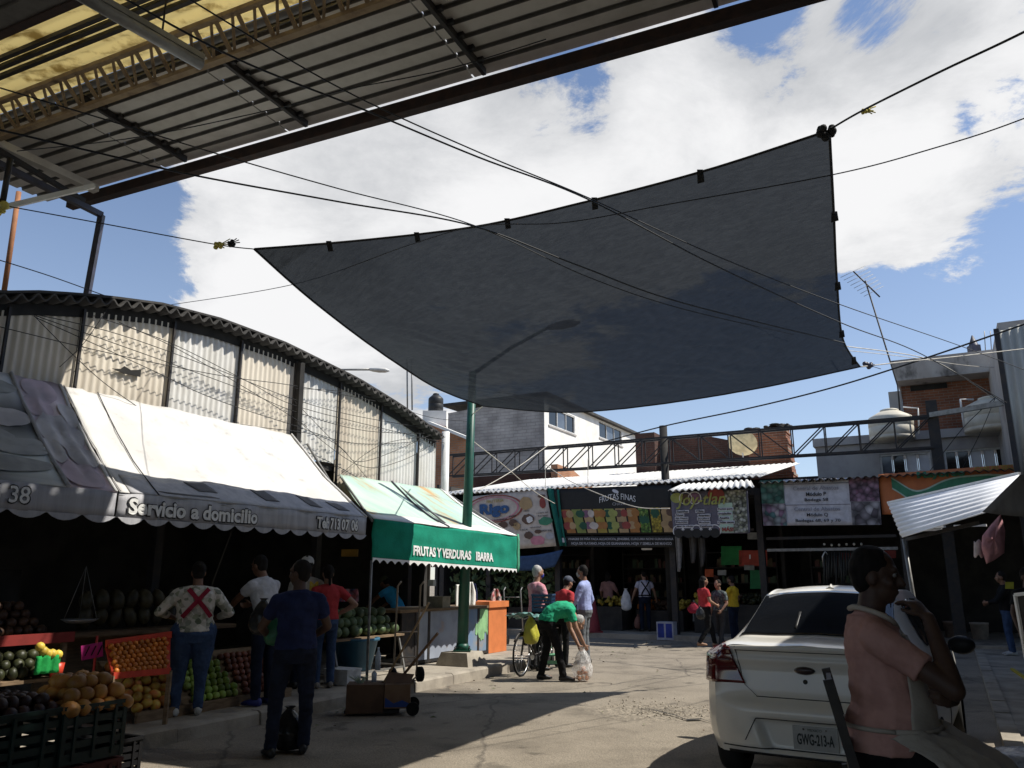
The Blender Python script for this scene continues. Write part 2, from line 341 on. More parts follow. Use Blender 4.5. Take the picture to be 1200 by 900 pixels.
M_rope = mat('black_rope', (.02, .02, .02), .9); M_wire = mat('black_cable', (.014, .014, .015), .6)
M_wropeM = mat('white_rope', (.62, .58, .5), .9); M_yrope = mat('yellow_rope', (.6, .5, .12), .9)

# ============================================================ GROUND
def ground():
    xs = [-300, -120, -50, -30] + [-20 + i * .4 for i in range(101)] + [30, 50, 120, 300]
    ys = [-300, -120, -40, -15, -6] + [-2 + i * .4 for i in range(101)] + [45, 70, 150, 400]
    mb = MB(); vs = []
    for y in ys:
        for x in xs:
            z = -.006 + .012 * noise.noise((x * .5, y * .5, 0)) + .006 * noise.noise((x * 1.9, y * 1.9, 3))
            z -= .03 * math.exp(-((x - 2.1) ** 2 + (y - 11.2) ** 2) / .7)
            vs.append((x, y, z if abs(x) < 25 and -3 < y < 40 else -.006))
    n = len(xs); mb.add(vs, [(j * n + i, j * n + i + 1, (j + 1) * n + i + 1, (j + 1) * n + i) for j in range(len(ys) - 1) for i in range(n - 1)], 0, True)
    struct(mb.build('road', M_ground, loc=(0, 0, 0)))
ground()
KT = -7.05                                                           # face of the left kerb
def pavement_left():
    p = SB(); p.bb((-16, -8, -.02), (KT - .16, 15.2, .145))
    pv = struct(p.build('pavement', M_conc))
    s = -6.0; rnd = random.Random(3)
    while s < 15.2:
        l = min(1.0 + rnd.uniform(-.1, .15), 15.2 - s); a = rnd.uniform(-.012, .012); h = .15 + rnd.uniform(-.006, .01)
        k = SB()
        prof = [(KT + a, -.02), (KT + a - .012, h - .03), (KT + a - .035, h - .006), (KT + a - .06, h), (KT - .162, h), (KT - .162, -.02)]
        vs = [(t, y, z) for y in (s + .006, s + l - .006) for t, z in prof]
        k.add(vs, [(0, 1, 7, 6), (1, 2, 8, 7), (2, 3, 9, 8), (3, 4, 10, 9), (4, 5, 11, 10), (5, 4, 3, 2, 1, 0), (6, 7, 8, 9, 10, 11)])
        k.build('kerb_stone', M_conc, pv); s += l
    g = SB(); rnd = random.Random(5)
    b = SB(); b.bb((-16, 21.6, -.02), (6.5, 30, .13)); struct(b.build('pavement', M_conc))
    r = SB(); r.bb((.42, 4.5, -.02), (12, 21.55, .07)); rp = struct(r.build('pavement', M_conc))
    s = 4.5
    while s < 21:
        k = SB(); k.bb((.25, s + .005, -.02), (.417, s + .99, .085 + rnd.uniform(-.01, .01))); k.build('kerb_stone', M_conc, rp); s += 1
pavement_left()
def gravel():
    mb = MB(); rnd = random.Random(2); c = PZ(765, 832)
    for i in range(420):
        a = rnd.gauss(0, 1); b = rnd.gauss(0, 1); p = c + Vector((a * .55, b * .55, 0)); r = rnd.uniform(.005, .016)
        if i > 330: p = W(KT + rnd.uniform(.02, .5), rnd.uniform(8, 15)); r *= .8
        mb.ball((p.x, p.y, r * .3 - .012), (r, r * rnd.uniform(.6, 1), r * .6), 5, 0, Matrix.Rotation(rnd.uniform(0, 6), 3, 'Z'))
    tag(mb.build('gravel', M_gravel, loc=(c.x, c.y, 0)), 'loose gravel and broken concrete scattered on the worn road', None, None, 'stuff')
    # the open crack beside it
    pts = [PZ(*q) for q in [(758, 830), (772, 834), (790, 838), (805, 844), (822, 843), (835, 847)]]
    mb = MB()
    for i, p in enumerate(pts):
        pass
    vs = []
    for i, p in enumerate(pts):
        wd = .05 * math.sin(math.pi * (i + .4) / len(pts)); vs += [(p.x, p.y - wd, .006), (p.x, p.y + wd, .006)]
    mb.add(vs, [(2 * i, 2 * i + 2, 2 * i + 3, 2 * i + 1) for i in range(len(pts) - 1)])
    struct(mb.build('road_crack', M_black))
gravel()
def litter():
    rnd = random.Random(31); ms = [mat('litter_paper', (.5, .48, .43), .8), mat('litter_leaf', (.13, .15, .06), .8), mat('litter_brown', (.12, .08, .05), .9)]
    mb = MB()
    for i in range(170):
        p = W(rnd.choice((rnd.uniform(-7.0, -6.2), rnd.uniform(-7, 0), rnd.gauss(-6.6, .3))), rnd.uniform(6.5, 21)); r = rnd.uniform(.012, .045); a = rnd.uniform(0, 6.3); m = rnd.choice((0, 1, 1, 2, 2)); r *= .6 if m == 0 else 1
        d = Vector((math.cos(a), math.sin(a), 0)); e = Vector((-d.y, d.x, 0)) * rnd.uniform(.3, .8); z = Vector((0, 0, .012)); h = Vector((0, 0, rnd.uniform(.0, .02)))
        mb.add([p + z - d * r, p + z + e * r + h, p + z + d * r, p + z - e * r + h * .5], [(0, 1, 2), (0, 2, 3)], m)
    tag(mb.build('litter', ms, loc=(0, 10, 0)), 'leaf scraps and paper bits scattered over the road and gutter', None, None, 'stuff')
litter()

# ============================================================ LEFT: ARCHED HALL
HT = -9.3
_arch = []
for q in [(0, 346), (60, 345), (130, 350), (200, 359), (270, 377), (345, 405), (430, 447), (480, 478), (527, 513)]:
    t_, s_, z_ = TS(PT(*q, HT + .35)); _arch.append((s_, z_))
_arch = [(0.5, _arch[0][1] - 1.3), (2.8, _arch[0][1] - .35)] + _arch
def zarch(s):
    for (a, za), (b, zb) in zip(_arch, _arch[1:]):
        if s <= b: f = (s - a) / (b - a); return za + (zb - za) * f
    return _arch[-1][1]
S_END = _arch[-1][0]
def hall():
    th = thing('market_hall', 'long arched market hall clad in weathered corrugated sheets above the fruit stalls', 'hall', W(HT, (S_END + 3) / 2, 0), -SA)
    edges = [1.0, 3.0] + [TS(PT(x, 450, HT))[1] for x in (-5, 85, 195, 277, 343, 397, 446, 490)] + [S_END - .02]
    for i, (a, b) in enumerate(zip(edges, edges[1:])):
        mb = SB(); n = max(8, int((b - a) / .1) * 6); zb = 2.95 if i > 6 else 3.55
        def fn(u, v, a=a, b=b):
            s = a + (b - a) * u; zt = zarch(s) - .13
            return Vector((HT + .013 * math.sin(2 * math.pi * s / .1) + (0.012 if i % 2 else 0), s, zb + (zt - zb) * v))
        mb.grid(fn, n, 3); mb.build('wall_sheet', M_wallsheet[(0, 2, 0, 0, 1, 0, 1, 2, 1, 1)[i % 10]], th)
        if i: 
            k = SB(); k.bar((HT + .05, a, zb - .02), (HT + .05, a, zarch(a) - .1), .035, .03); k.build('batten', M_dsteel, th)
    k = SB(); s = TS(PT(343, 450, HT))[1]
    k.bar((HT + .09, s + .06, 3.3), (HT + .09, s + .04, zarch(s) - .12), .14, .1); k.build('post', M_black, th)
    # barrel roof: corrugated sheet whose wavy end shows over the wall
    mb = SB(); n = int((S_END - .5) / .19 * 8)
    def rf(u, v):
        s = .5 + (S_END - .5) * u; return Vector((HT + .22 - 14 * v, s, zarch(s) + .042 * math.sin(2 * math.pi * s / .19)))
    mb.slab(rf, n, 1, .02); mb.build('roof_sheet', M_roofedge, th)
    mb = SB(); mb.slab(lambda u, v: Vector((HT + .18 - 14 * v, .5 + (S_END - .5) * u, zarch(.5 + (S_END - .5) * u) + .085)), 40, 1, .03); mb.build('roof_cap', M_roofedge, th)
    k = SB()
    for i in range(60):
        a = 3 + (S_END - 3) * i / 60; b = 3 + (S_END - 3) * (i + 1) / 60
        k.add([(HT + .02, a, zarch(a) - .2), (HT + .02, b, zarch(b) - .2), (HT + .02, b, zarch(b) - .05), (HT + .02, a, zarch(a) - .05)], [(0, 1, 2, 3)])
    k.build('eave_board', M_black, th)
    k = SB(); k.bb((HT - 10, S_END - .06, 0), (HT - .02, S_END - .04, 4.2)); k.build('end_wall', M_greywall, th)
    # hole torn in a sheet, and a dark patch
    k = SB(); p = PT(433, 408 - 0, HT)
    t, s, z = TS(PT(146, 435, HT)); k.poly([(HT + .06, s - .22, z - .02), (HT + .06, s - .05, z - .05), (HT + .06, s + .2, z - .04), (HT + .06, s + .2, z + .06), (HT + .06, s + .05, z + .02), (HT + .06, s - .05, z + .05), (HT + .06, s - .1, z + .0)], .01, (1, 0, 0)); k.build('torn_hole', M_black, th)
    # open shop front below, dark inside
    k = SB()
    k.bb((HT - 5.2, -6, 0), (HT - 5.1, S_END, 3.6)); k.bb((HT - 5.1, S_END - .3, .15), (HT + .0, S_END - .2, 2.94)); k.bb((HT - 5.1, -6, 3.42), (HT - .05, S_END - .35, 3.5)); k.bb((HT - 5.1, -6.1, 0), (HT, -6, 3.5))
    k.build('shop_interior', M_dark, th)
    for s in (1.2, 4.7, 7.4, 10.55, 13.2):
        k = SB(); k.bar((HT - .1, s, .145), (HT - .1, s, 3.42), .12); k.build('post', M_dsteel, th)
    # drain pipe at the far corner
    d = solo(SB().tube([(HT + .12, S_END + .2, 2.0), (HT + .12, S_END + .2, TS(PT(539, 513, HT))[2])], .085, 10).build('drain_pipe', M_white), 'white vertical drain pipe at the far corner of the arched hall', 'pipe')
hall()

# ============================================================ AWNINGS
def print_mat(name, base, blob, scale, c3=None, stretch=(1, 1, 1)):
    m = mat(name, base, .7, tuple(v * .9 for v in base), 3, bump=.08, bs=9)
    t = m.node_tree; b = t.nodes['Principled BSDF']; L = t.links.new
    co = t.nodes.new('ShaderNodeTexCoord'); mp = t.nodes.new('ShaderNodeMapping'); mp.inputs['Scale'].default_value = stretch; L(co.outputs['Object'], mp.inputs[0])
    v = t.nodes.new('ShaderNodeTexVoronoi'); v.inputs['Scale'].default_value = scale; v.feature = 'F1'; v.inputs['Randomness'].default_value = .8; L(mp.outputs[0], v.inputs['Vector'])
    r = t.nodes.new('ShaderNodeValToRGB'); L(v.outputs['Distance'], r.inputs[0])
    e = r.color_ramp.elements; e[0].position = .25; e[0].color = (*blob, 1); e[1].position = .78; e[1].color = (*base, 1)
    if c3:
        hs = t.nodes.new('ShaderNodeMix'); hs.data_type = 'RGBA'; hs.blend_type = 'MULTIPLY'; hs.inputs[0].default_value = .8
        rr = t.nodes.new('ShaderNodeValToRGB'); sp = t.nodes.new('ShaderNodeSeparateColor'); L(v.outputs['Color'], sp.inputs[0]); L(sp.outputs[0], rr.inputs[0]); rr.color_ramp.elements[0].color = (1, 1, 1, 1); rr.color_ramp.elements[1].color = (*c3, 1)
        L(r.outputs[0], hs.inputs[6]); L(rr.outputs[0], hs.inputs[7]); L(hs.outputs[2], b.inputs['Base Color'])
    else: L(r.outputs[0], b.inputs['Base Color'])
    return m
M_awnwhite = mat('white_awning_vinyl', (.60, .59, .57), .6, (.52, .51, .49), 1.4, 8, bump=.12, bs=7, dirt=(.27, .26, .245), dscale=2.8, dlo=.57, dhi=.80)
M_valgrey = mat('grey_valance_vinyl', (.44, .44, .46), .6, (.35, .35, .375), 2, 8, bump=.1, bs=9, dirt=(.22, .22, .23), dscale=3, dlo=.6, dhi=.8, stretch=(5, 5, .4))
M_egg1 = print_mat('pink_egg_print', (.26, .22, .24), (.80, .74, .76), 1.25, (.95, .80, .86))
M_egg2 = print_mat('grey_egg_print', (.11, .11, .11), (.72, .73, .71), 1.15, (.75, .8, .75))
M_letter = mat('white_letters', (.78, .78, .76), .6, (.7, .7, .68), 9); M_ledge = mat('black_letter_edge', (.02, .02, .022), .6)
def scallop_edge(mb, t, s0, s1, z, h, n, th=.006, tdir=0):
    """a rounded or toothed hem below z"""
    for i in range(n):
        a = s0 + (s1 - s0) * i / n; b = s0 + (s1 - s0) * (i + 1) / n; m_ = 6
        top = [(t, a, z), (t, b, z)]; low = [(t, b + (a - b) * k / m_, z - h * math.sin(math.pi * k / m_) ** .8) for k in range(1, m_)]
        mb.poly([top[0]] + [top[1]] + low, th, (-1, 0, 0))
VT, VZ0, VZ1 = -7.5, 2.21, 2.47
AT, AZ = HT + .12, 3.86
def awning_fn(s0b, s1b, s0t, s1t, amp=.03, seed=0):
    def fn(u, v):                                                    # v 0 valance edge .. 1 wall
        a = s0b + (s0t - s0b) * v; b = s1b + (s1t - s1b) * v; s = a + (b - a) * u
        t = VT + (AT - VT) * v; z = VZ1 + (AZ - VZ1) * v
        z -= .10 * math.sin(math.pi * v) * (1 - abs(math.cos(math.pi * 3 * u)) ** 3 * .5)
        z += amp * noise.noise((s * 1.3 + seed, t * 1.6, 0)) * math.sin(math.pi * v) + .022 * noise.noise((s * 5, t * 3, seed)) * min(1, 4 * v) + .012 * noise.noise((s * 13 + t * 9, t * 11, seed)) * min(1, 4 * v)
        return Vector((t, s, z))
    return fn
def awnings():
    sb1 = TS(PT(430, 605, VT))[1]; sb0 = TS(PT(140, 582, VT))[1]
    st1 = TS(PT(342, 508, AT))[1]; st0 = TS(PT(76, 437, AT))[1]
    a = thing('awning', 'white vinyl awning lettered Servicio a domicilio over the fruit stalls', 'awning', W(VT, (sb0 + sb1) / 2, VZ0), -SA)
    fn = awning_fn(sb0, sb1, st0, st1); mb = SB(); mb.slab(fn, 48, 26, .006); mb.build('canopy', M_awnwhite, a)
    # cloth shadow painted as a grey strip along the foot, then print marks
    mb = SB(); mb.slab(lambda u, v: fn(.03 + .96 * u, .0 + (.16 + .05 * math.sin(u * 2.2 + .5)) * v) + Vector((.006, 0, .008)), 40, 5, .003); mb.build('shade_strip', M_valgrey, a)
    for (u0, u1, v0, v1) in [(.24, .31, .09, .19), (.50, .56, .08, .20), (.70, .76, .07, .19), (.12, .30, .03, .045), (.84, .9, .06, .16)]:
        mb = SB(); mb.slab(lambda u, v: fn(u0 + (u1 - u0) * u + .03 * (1 - v) * (u1 - u0 > .04), v0 + (v1 - v0) * v) + Vector((.01, 0, .014)), 5, 5, .003); mb.build('print_mark', mat('print_grey', (.12, .12, .125), .7), a)
    for uu in (.0, .115, .995):
        mb = SB(); mb.tube([fn(uu, k / 8) + Vector((.01, 0, .012)) for k in range(9)], .016 if uu > .5 else .006, 6); mb.build('seam', M_awnwhite if uu > .5 or uu == 0 else M_ledge, a)
    def val(s0, s1):
        def f(u, v):
            s = s0 + (s1 - s0) * u; return Vector((VT + .012 * math.sin(s * 9) + .008 * math.sin(s * 23) * (1 - v), s, VZ0 + (VZ1 - VZ0) * v))
        return f
    def val_(s, z): return Vector((VT + .012 * math.sin(s * 9) + .008 * math.sin(s * 23) * (1 - (z - VZ0) / (VZ1 - VZ0)), s, z))
    mb = SB(); mb.slab(val(sb0, sb1), 60, 3, .005); mb.build('valance', M_valgrey, a)
    mb = SB(); scallop_edge(mb, VT + .004, sb0, sb1, VZ0 + .006, .07, 13); mb.build('scalloped_hem', M_valgrey, a)
    X, Y = U, Vector((0, 0, 1))
    L_ = sb1 - sb0
    for txt, u0, u1, zz, hh in [('Servicio a domicilio', .028, .47, 2.335, .17), ('Tel: 713 07 06', .735, .945, 2.34, .16)]:
        o = W(VT + .026, sb0 + L_ * (u0 + u1) / 2, zz)
        sc_ = sb0 + L_ * (u0 + u1) / 2
        def wav(d, sc_=sc_, zz=zz):
            def f(x, y):
                q = val_(sc_ + x, zz + y); return W(q.x + d, q.y, q.z)
            return f
        lettering(txt, wav(.010), X, Y, L_ * (u1 - u0) + .03, hh + .03, M_ledge, a, .06, 'letter_outline', ext=.001)
        lettering(txt, wav(.015), X, Y, L_ * (u1 - u0), hh, M_letter, a, .035, 'lettering')
    for uu in (.0, .33, .66, 1.0):
        s = sb0 + L_ * uu; mb = SB(); mb.tube([(VT - .03, s, VZ1 - .05), ((VT + AT) / 2, s + .22, (VZ1 + AZ) / 2 - .2), (AT + .02, s + .45, AZ - .1)], .02, 6); mb.build('frame_tube', M_greysteel, a)
    mb = SB(); mb.tube([(VT - .03, sb0, VZ1 - .03), (VT - .03, sb1, VZ1 - .03)], .02, 6); mb.build('frame_tube', M_greysteel, a)
    # neighbour to the left with the printed stones
    c = thing('awning', 'dark awning printed with pink and grey egg shapes, ending in 5 38', 'awning', W(VT, 3.5, VZ0), -SA)
    sl1 = sb0 - .025; stl1 = st0 - .02; sm_b = TS(PT(80, 568, VT))[1]; sm_t = TS(PT(14, 427, AT))[1]
    fA = awning_fn(sm_b, sl1, sm_t, stl1, .02, 5); fB = awning_fn(1.0, sm_b, 1.6, sm_t, .02, 9)
    mb = SB(); mb.slab(fA, 24, 20, .006); mb.build('pink_panel', M_egg1, c)
    mb = SB(); mb.slab(fB, 24, 20, .006); mb.build('grey_panel', M_egg2, c)
    eg = [mat('egg_print_a', (.62, .60, .59), .7, (.44, .42, .42), 2.2, 3), mat('egg_print_pink', (.58, .47, .52), .7, (.42, .36, .39), 2.2, 3), mat('egg_print_b', (.40, .41, .40), .7, (.27, .28, .27), 2.2, 3)]
    def egg(f, u0, v0, ru, rv, m, lift, tilt=.3):
        def g(u, v):
            a_ = 2 * math.pi * u; x, y = ru * v * math.cos(a_), rv * v * math.sin(a_); p = f(min(.995, max(.005, u0 + x * math.cos(tilt) - y * .6 * math.sin(tilt))), min(.99, max(.01, v0 + y))); return p + Vector((.005 + lift, 0, .007 + lift))
        mb = SB(); mb.grid(g, 22, 4); mb.build('printed_egg', m, c)
    for i, (u0, v0, ru, rv, m) in enumerate([(.45, .90, .36, .10, 1), (.30, .76, .30, .09, 1), (.52, .55, .46, .15, 0), (.18, .36, .20, .12, 0), (.72, .33, .30, .11, 0), (.45, .12, .42, .13, 1), (.85, .72, .2, .10, 0)]): egg(fA, u0, v0, ru, rv, eg[m], .001 * i)
    for i, (u0, v0, ru, rv, m) in enumerate([(.90, .86, .10, .07, 2), (.78, .68, .10, .08, 2), (.93, .60, .07, .07, 0), (.80, .44, .13, .09, 2), (.94, .34, .10, .08, 2), (.84, .17, .15, .08, 2), (.66, .28, .12, .09, 2), (.66, .6, .1, .08, 2), (.5, .4, .14, .1, 2)]): egg(fB, u0, v0, ru, rv, eg[m], .001 * i, .1)
    mb = SB(); mb.tube([fA(0, k / 8) + Vector((.01, 0, .01)) for k in range(9)], .02, 6); mb.build('seam', M_valgrey, c)
    mb = SB(); mb.slab(lambda u, v: fA(.93 + .07 * u, v) + Vector((.006, 0, .008)), 2, 16, .004); mb.build('white_edge', M_awnwhite, c)
    mb = SB(); mb.slab(val(1.0, sl1), 50, 3, .005); mb.build('valance', M_valgrey, c)
    mb = SB(); scallop_edge(mb, VT + .004, 1.0, sl1, VZ0 + .006, .07, 12); mb.build('scalloped_hem', M_valgrey, c)
    s0 = TS(PT(-12, 575, VT))[1]; s1 = TS(PT(34, 575, VT))[1]
    o = W(VT + .018, (s0 + s1) / 2, 2.35)
    lettering('5 38', o + N * .004, X, Y, s1 - s0 + .03, .18, M_ledge, c, .028, 'letter_outline', ext=.001); lettering('5 38', o + N * .01, X, Y, s1 - s0, .155, M_letter, c, .012)
awnings()
M_green = cloth('green_awning_cloth', (.012, .235, .15), (.010, .19, .12), 3); M_greenl = cloth('faded_green_cloth', (.10, .33, .20), (.06, .24, .14), 4)
M_fade = mat('faded_striped_canvas', (.46, .57, .48), .8, (.34, .50, .43), 1.3, 8, .35, .6, bump=.1, bs=8, dirt=(.44, .28, .13), dscale=1.5, dlo=.52, dhi=.68, stretch=(.35, 1.2, .35))
M_wcanvas = mat('white_canvas', (.72, .72, .69), .8, (.64, .63, .6), 3)
GT = -7.42
def green_awning():
    s0 = TS(PT(437, 640, GT))[1]; s1 = TS(PT(606, 640, GT))[1]
    a = thing('awning', 'green awning with faded canvas roof lettered FRUTAS Y VERDURAS IBARRA', 'awning', W(GT, (s0 + s1) / 2, 1.9), -SA)
    zt0, zt1 = TS(PT(440, 608, GT))[2], TS(PT(605, 628, GT))[2]
    zb0, zb1 = TS(PT(437, 655, GT))[2], TS(PT(600, 668, GT))[2]
    stl = TS(PT(398, 556, HT + .1))[1]; stR = TS(PT(520, 574, HT + .1))[1]; zl = TS(PT(398, 556, HT + .1))[2]; zr = TS(PT(520, 574, HT + .1))[2]
    def top(u, v):
        b0 = Vector((GT, s0 + (s1 - s0) * u, zt0 + (zt1 - zt0) * u)); t0 = Vector((HT + .1, stl + (stR - stl) * u, zl + (zr - zl) * u))
        p = b0.lerp(t0, v); p.z -= .09 * math.sin(math.pi * v) * (.6 + .4 * math.cos(2 * math.pi * u * 2)); p.z += .015 * noise.noise((p.y * 2, p.x * 2, 1)); return p
    mb = SB(); mb.slab(top, 40, 18, .006); mb.build('canopy', M_fade, a)
    mb = SB(); mb.slab(lambda u, v: top(u, .0 + .14 * v) + Vector((.006, 0, .008)), 30, 2, .003); mb.build('white_border', M_wcanvas, a)
    mb = SB(); mb.slab(lambda u, v: top(.955 + .045 * u, v) + Vector((.006, 0, .009)), 2, 14, .003); mb.build('white_border', M_wcanvas, a)
    mb = SB(); mb.tube([top(.45, k / 8) + Vector((.01, 0, .014)) for k in range(9)], .016, 6); mb.build('seam', M_bluesteel, a)
    def val(u, v):
        s = s0 + (s1 - s0) * u; zb = zb0 + (zb1 - zb0) * u; zt = zt0 + (zt1 - zt0) * u
        return Vector((GT + .03 * noise.noise((s * 1.5, v * 2.5, 3)) + .05 * (1 - v) * math.sin(s * 3 + v * 2) * .4, s, zb + (zt - zb) * v))
    mb = SB(); mb.slab(val, 70, 14, .006); mb.build('valance', M_green, a)
    hem = SB(); n = 24                                               # toothed white hem
    for i in range(n):
        u0, u1 = i / n, (i + 1) / n; m_ = 6
        up = [val(u0, .0) + Vector((.008, 0, .02)), val(u1, .0) + Vector((.008, 0, .02))]
        low = [val(u1 + (u0 - u1) * k / m_, 0) + Vector((.008, 0, -.005 - .05 * (1 - math.sin(math.pi * k / m_)))) for k in range(0, m_ + 1)]
        hem.poly([up[0], up[1]] + low, .006, (-1, 0, 0))
    hem.build('toothed_hem', M_white, a)
    # side curtain at the far end, hanging lower
    zs = 1.72
    def side(u, v):
        t = GT - .30 * u + .03 * math.sin(u * 17); s = s1 + .01 + .62 * u; zt = zt1 + .04 - .10 * u * u; return Vector((t, s, zs + .1 * u + (zt - zs - .1 * u) * v))
    mb = SB(); mb.slab(side, 30, 8, .006); mb.build('side_curtain', M_greenl, a)
    c = [val(.355, .42), val(.865, .40)]; txtY = Vector((0, 0, 1))
    i0, i1 = PT(483, 651, GT), PT(577, 662, GT); o = (i0 + i1) / 2 + N * .05
    def org(x, y):
        uu = (TS(o)[1] + x - s0) / (s1 - s0); zb = zb0 + (zb1 - zb0) * uu; zt = zt0 + (zt1 - zt0) * uu
        vv = .30 + y / (zt - zb); q = val(uu, vv) + Vector((.012, 0, 0)); return W(q.x, q.y, q.z)
    lettering('FRUTAS Y VERDURAS   IBARRA', org, U, txtY, (i1 - i0).dot(U), .155, M_letter, a, .035)
    for uu in (0, .5, 1):
        mb = SB(); p = top(uu, 0); q = top(uu, 1); mb.tube([p + Vector((-.03, 0, -.03)), q + Vector((.03, 0, -.05))], .02, 6); mb.build('frame_tube', M_greysteel, a)
    mb = SB(); mb.tube([(GT - .03, s0 + .02, zb0 - .02), (GT - .03, s0 + .02, .146)], .02, 6); mb.build('frame_tube', M_greysteel, a)
green_awning()
# ============================================================ STREET LAMPS
M_pole = mat('green_pole_paint', (.010, .085, .055), .45, (.012, .065, .045), 6, dirt=(.08, .06, .04), dscale=5, dlo=.68, dhi=.8)
M_plinth = mat('plinth_concrete', (.42, .38, .31), .9, (.30, .27, .22), 4, bump=.3)
def lamp_head(mb, a, d, m=None):
    """cobra head from point a along d"""
    d = Vector(d).normalized(); x = d.cross(Vector((0, 0, 1))).normalized(); z = x.cross(d)
    prof = [(0, .05, .04), (.1, .09, .06), (.3, .13, .08), (.5, .12, .07), (.62, .05, .03)]
    vs = []; n = 10
    for l, rx, rz in prof:
        for k in range(n):
            g = 2 * math.pi * k / n; vs.append(a + d * l + x * math.cos(g) * rx + z * math.sin(g) * rz)
    mb.add(vs, [(i * n + k, i * n + (k + 1) % n, (i + 1) * n + (k + 1) % n, (i + 1) * n + k) for i in range(len(prof) - 1) for k in range(n)] + [tuple(reversed(range(n))), tuple(range((len(prof) - 1) * n, len(prof) * n))], 0, True)
def street_lamps():
    b = PZ(541, 779, .145); top = PX(553, 462, b.y)
    lean = (top - b) / (top.z - b.z)
    P = lambda z: b + lean * (z - b.z)
    za = PX(556, 436, b.y).z
    a = thing('street_lamp', 'tall green street lamp on a concrete plinth beside the green awning', 'street lamp', b, -SA)
    pl = MB(Matrix.Translation(b) @ MS); h = .22
    vs = [(x * .33, y * .33, 0) for x, y in ((-1, -1), (1, -1), (1, 1), (-1, 1))] + [(x * .26, y * .26, h) for x, y in ((-1, -1), (1, -1), (1, 1), (-1, 1))]
    pl.add(vs, [(3, 2, 1, 0), (4, 5, 6, 7), (0, 1, 5, 4), (1, 2, 6, 5), (2, 3, 7, 6), (3, 0, 4, 7)]); pl.build('plinth', M_plinth, a)
    MB().box(P(.385), (.3, .3, .025)).build('base_plate', M_pole, a)
    MB().tube([P(.39), P(.5)], [.125, .105], 14).tube([P(.5), P(3.2), P(za)], [.1, .085, .07], 14).build('pole', M_pole, a)
    for k in range(4):
        q = P(.4) + Vector((.12 * (1 if k % 2 else -1), .12 * (1 if k > 1 else -1), 0)); MB().tube([q, q + Vector((0, 0, .05))], .014, 6).build('bolt', M_dsteel, a)
    e = PX(642, 384, b.y - .2); ah = P(za - .04)
    MB().tube([ah, ah.lerp(e, .5) + Vector((0, 0, .05)), e], [.04, .035, .03], 8).build('arm', M_pole, a)
    hd = MB(); lamp_head(hd, e, PX(684, 376, b.y - .3) - e); hd.build('lamp_head', M_greysteel, a)
    # second lamp behind the arched hall
    e2 = PX(433, 433, 24); f2 = PX(467, 435, 24); base = W(-15.5, 21, 0)
    a2 = thing('street_lamp', 'pale street lamp head reaching over the roof of the arched hall', 'street lamp', Vector((e2.x - 2.2, 24.2, 0)), 0)
    r0 = Vector((e2.x - 2.2, 24.2, 0)); MB().tube([r0, r0 + Vector((0, 0, 6.6))], .09, 10).build('pole', M_greysteel, a2)
    MB().tube([r0 + Vector((0, 0, 6.5)), Vector((e2.x - .9, 24.1, e2.z + .02)), e2], .035, 8).build('arm', M_greysteel, a2)
    hd = MB(); lamp_head(hd, e2, f2 - e2 + Vector((.1, 0, 0))); hd.build('lamp_head', M_roofsheet, a2)
street_lamps()
# ============================================================ BACK ROW OF SHOPS
FS = 22.0
M_sroof = M_roofsheet
def corr_sheet(mb, p00, p10, p01, p11, waves, amp, along='u', th=.012, nv=2, per=6, mi=0):
    """corrugated sheet on a quad: waves counted across u, running along v"""
    p00, p10, p01, p11 = map(Vector, (p00, p10, p01, p11)); nr = (p10 - p00).cross(p01 - p00).normalized()
    def fn(u, v):
        return p00.lerp(p10, u).lerp(p01.lerp(p11, u), v) + nr * amp * math.sin(2 * math.pi * waves * u)
    mb.slab(fn, int(waves * per), nv, th, mi)
def back_row():
    row = thing('shop_row', 'row of dark open market shops under a white corrugated roof across the street end', 'shops', W(-5, FS, 0), -SA)
    t0 = -14.5
    # roof in bays; each bay a sheet of its own
    tb = [t0, -12.4, -10.3, -8.3, -6.3, -4.2]
    for i, (a, b) in enumerate(zip(tb, tb[1:])):
        mb = SB(); z0, z1 = 4.22 - .02 * (i % 2), 5.42
        corr_sheet(mb, (b + .05, FS - .35, z0), (a, FS - .35, z0), (b + .05, 28.5, z1), (a, 28.5, z1), int((b - a) / .17), .03); mb.build('roof_sheet', M_sroof, row)
    tb = [-4.2, -2.4, -.6, 1.2, 3.0, 5.0]
    for i, (a, b) in enumerate(zip(tb, tb[1:])):
        mb = SB(); corr_sheet(mb, (b + .05, FS - .55, 4.02), (a, FS - .55, 4.02), (b + .05, 25, 4.25), (a, 25, 4.25), int((b - a) / .17), .03); mb.build('roof_sheet', M_roofedge, row)
    # shell
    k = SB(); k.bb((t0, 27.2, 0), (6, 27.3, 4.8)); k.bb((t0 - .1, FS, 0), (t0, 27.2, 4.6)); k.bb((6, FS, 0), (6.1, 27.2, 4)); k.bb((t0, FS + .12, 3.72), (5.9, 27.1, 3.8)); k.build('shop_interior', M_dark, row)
    for t in (-14.3, -12.6, -10.25, -6.75, -4.35, -.95, 1.6):
        k = SB(); k.bar((t, FS + .02, .13), (t, FS + .02, 3.9), .16); k.build('post', M_dsteel, row)
    for a, b in ((-10.2, -6.8), (-6.7, -4.4), (-4.3, -1.0)):
        k = SB(); k.bb((a, FS + 2.4, .13), (a + .1, 27.1, 3.7)); k.build('partition', M_dark, row)
    k = SB(); k.bb((t0, FS - .02, 3.78), (5.9, FS + .1, 3.95)); k.build('lintel', M_dsteel, row)
    for a, b, z in ((-6.6, -4.5, 2.86), (-4.2, -1.1, 2.62), (-4.2, -1.1, 2.32)):
        k = SB(); k.bar((a, FS - .02, z), (b, FS - .02, z), .06, .07); k.build('rail', M_greysteel if z < 2.5 else M_dsteel, row)
    return row
ROW = back_row()
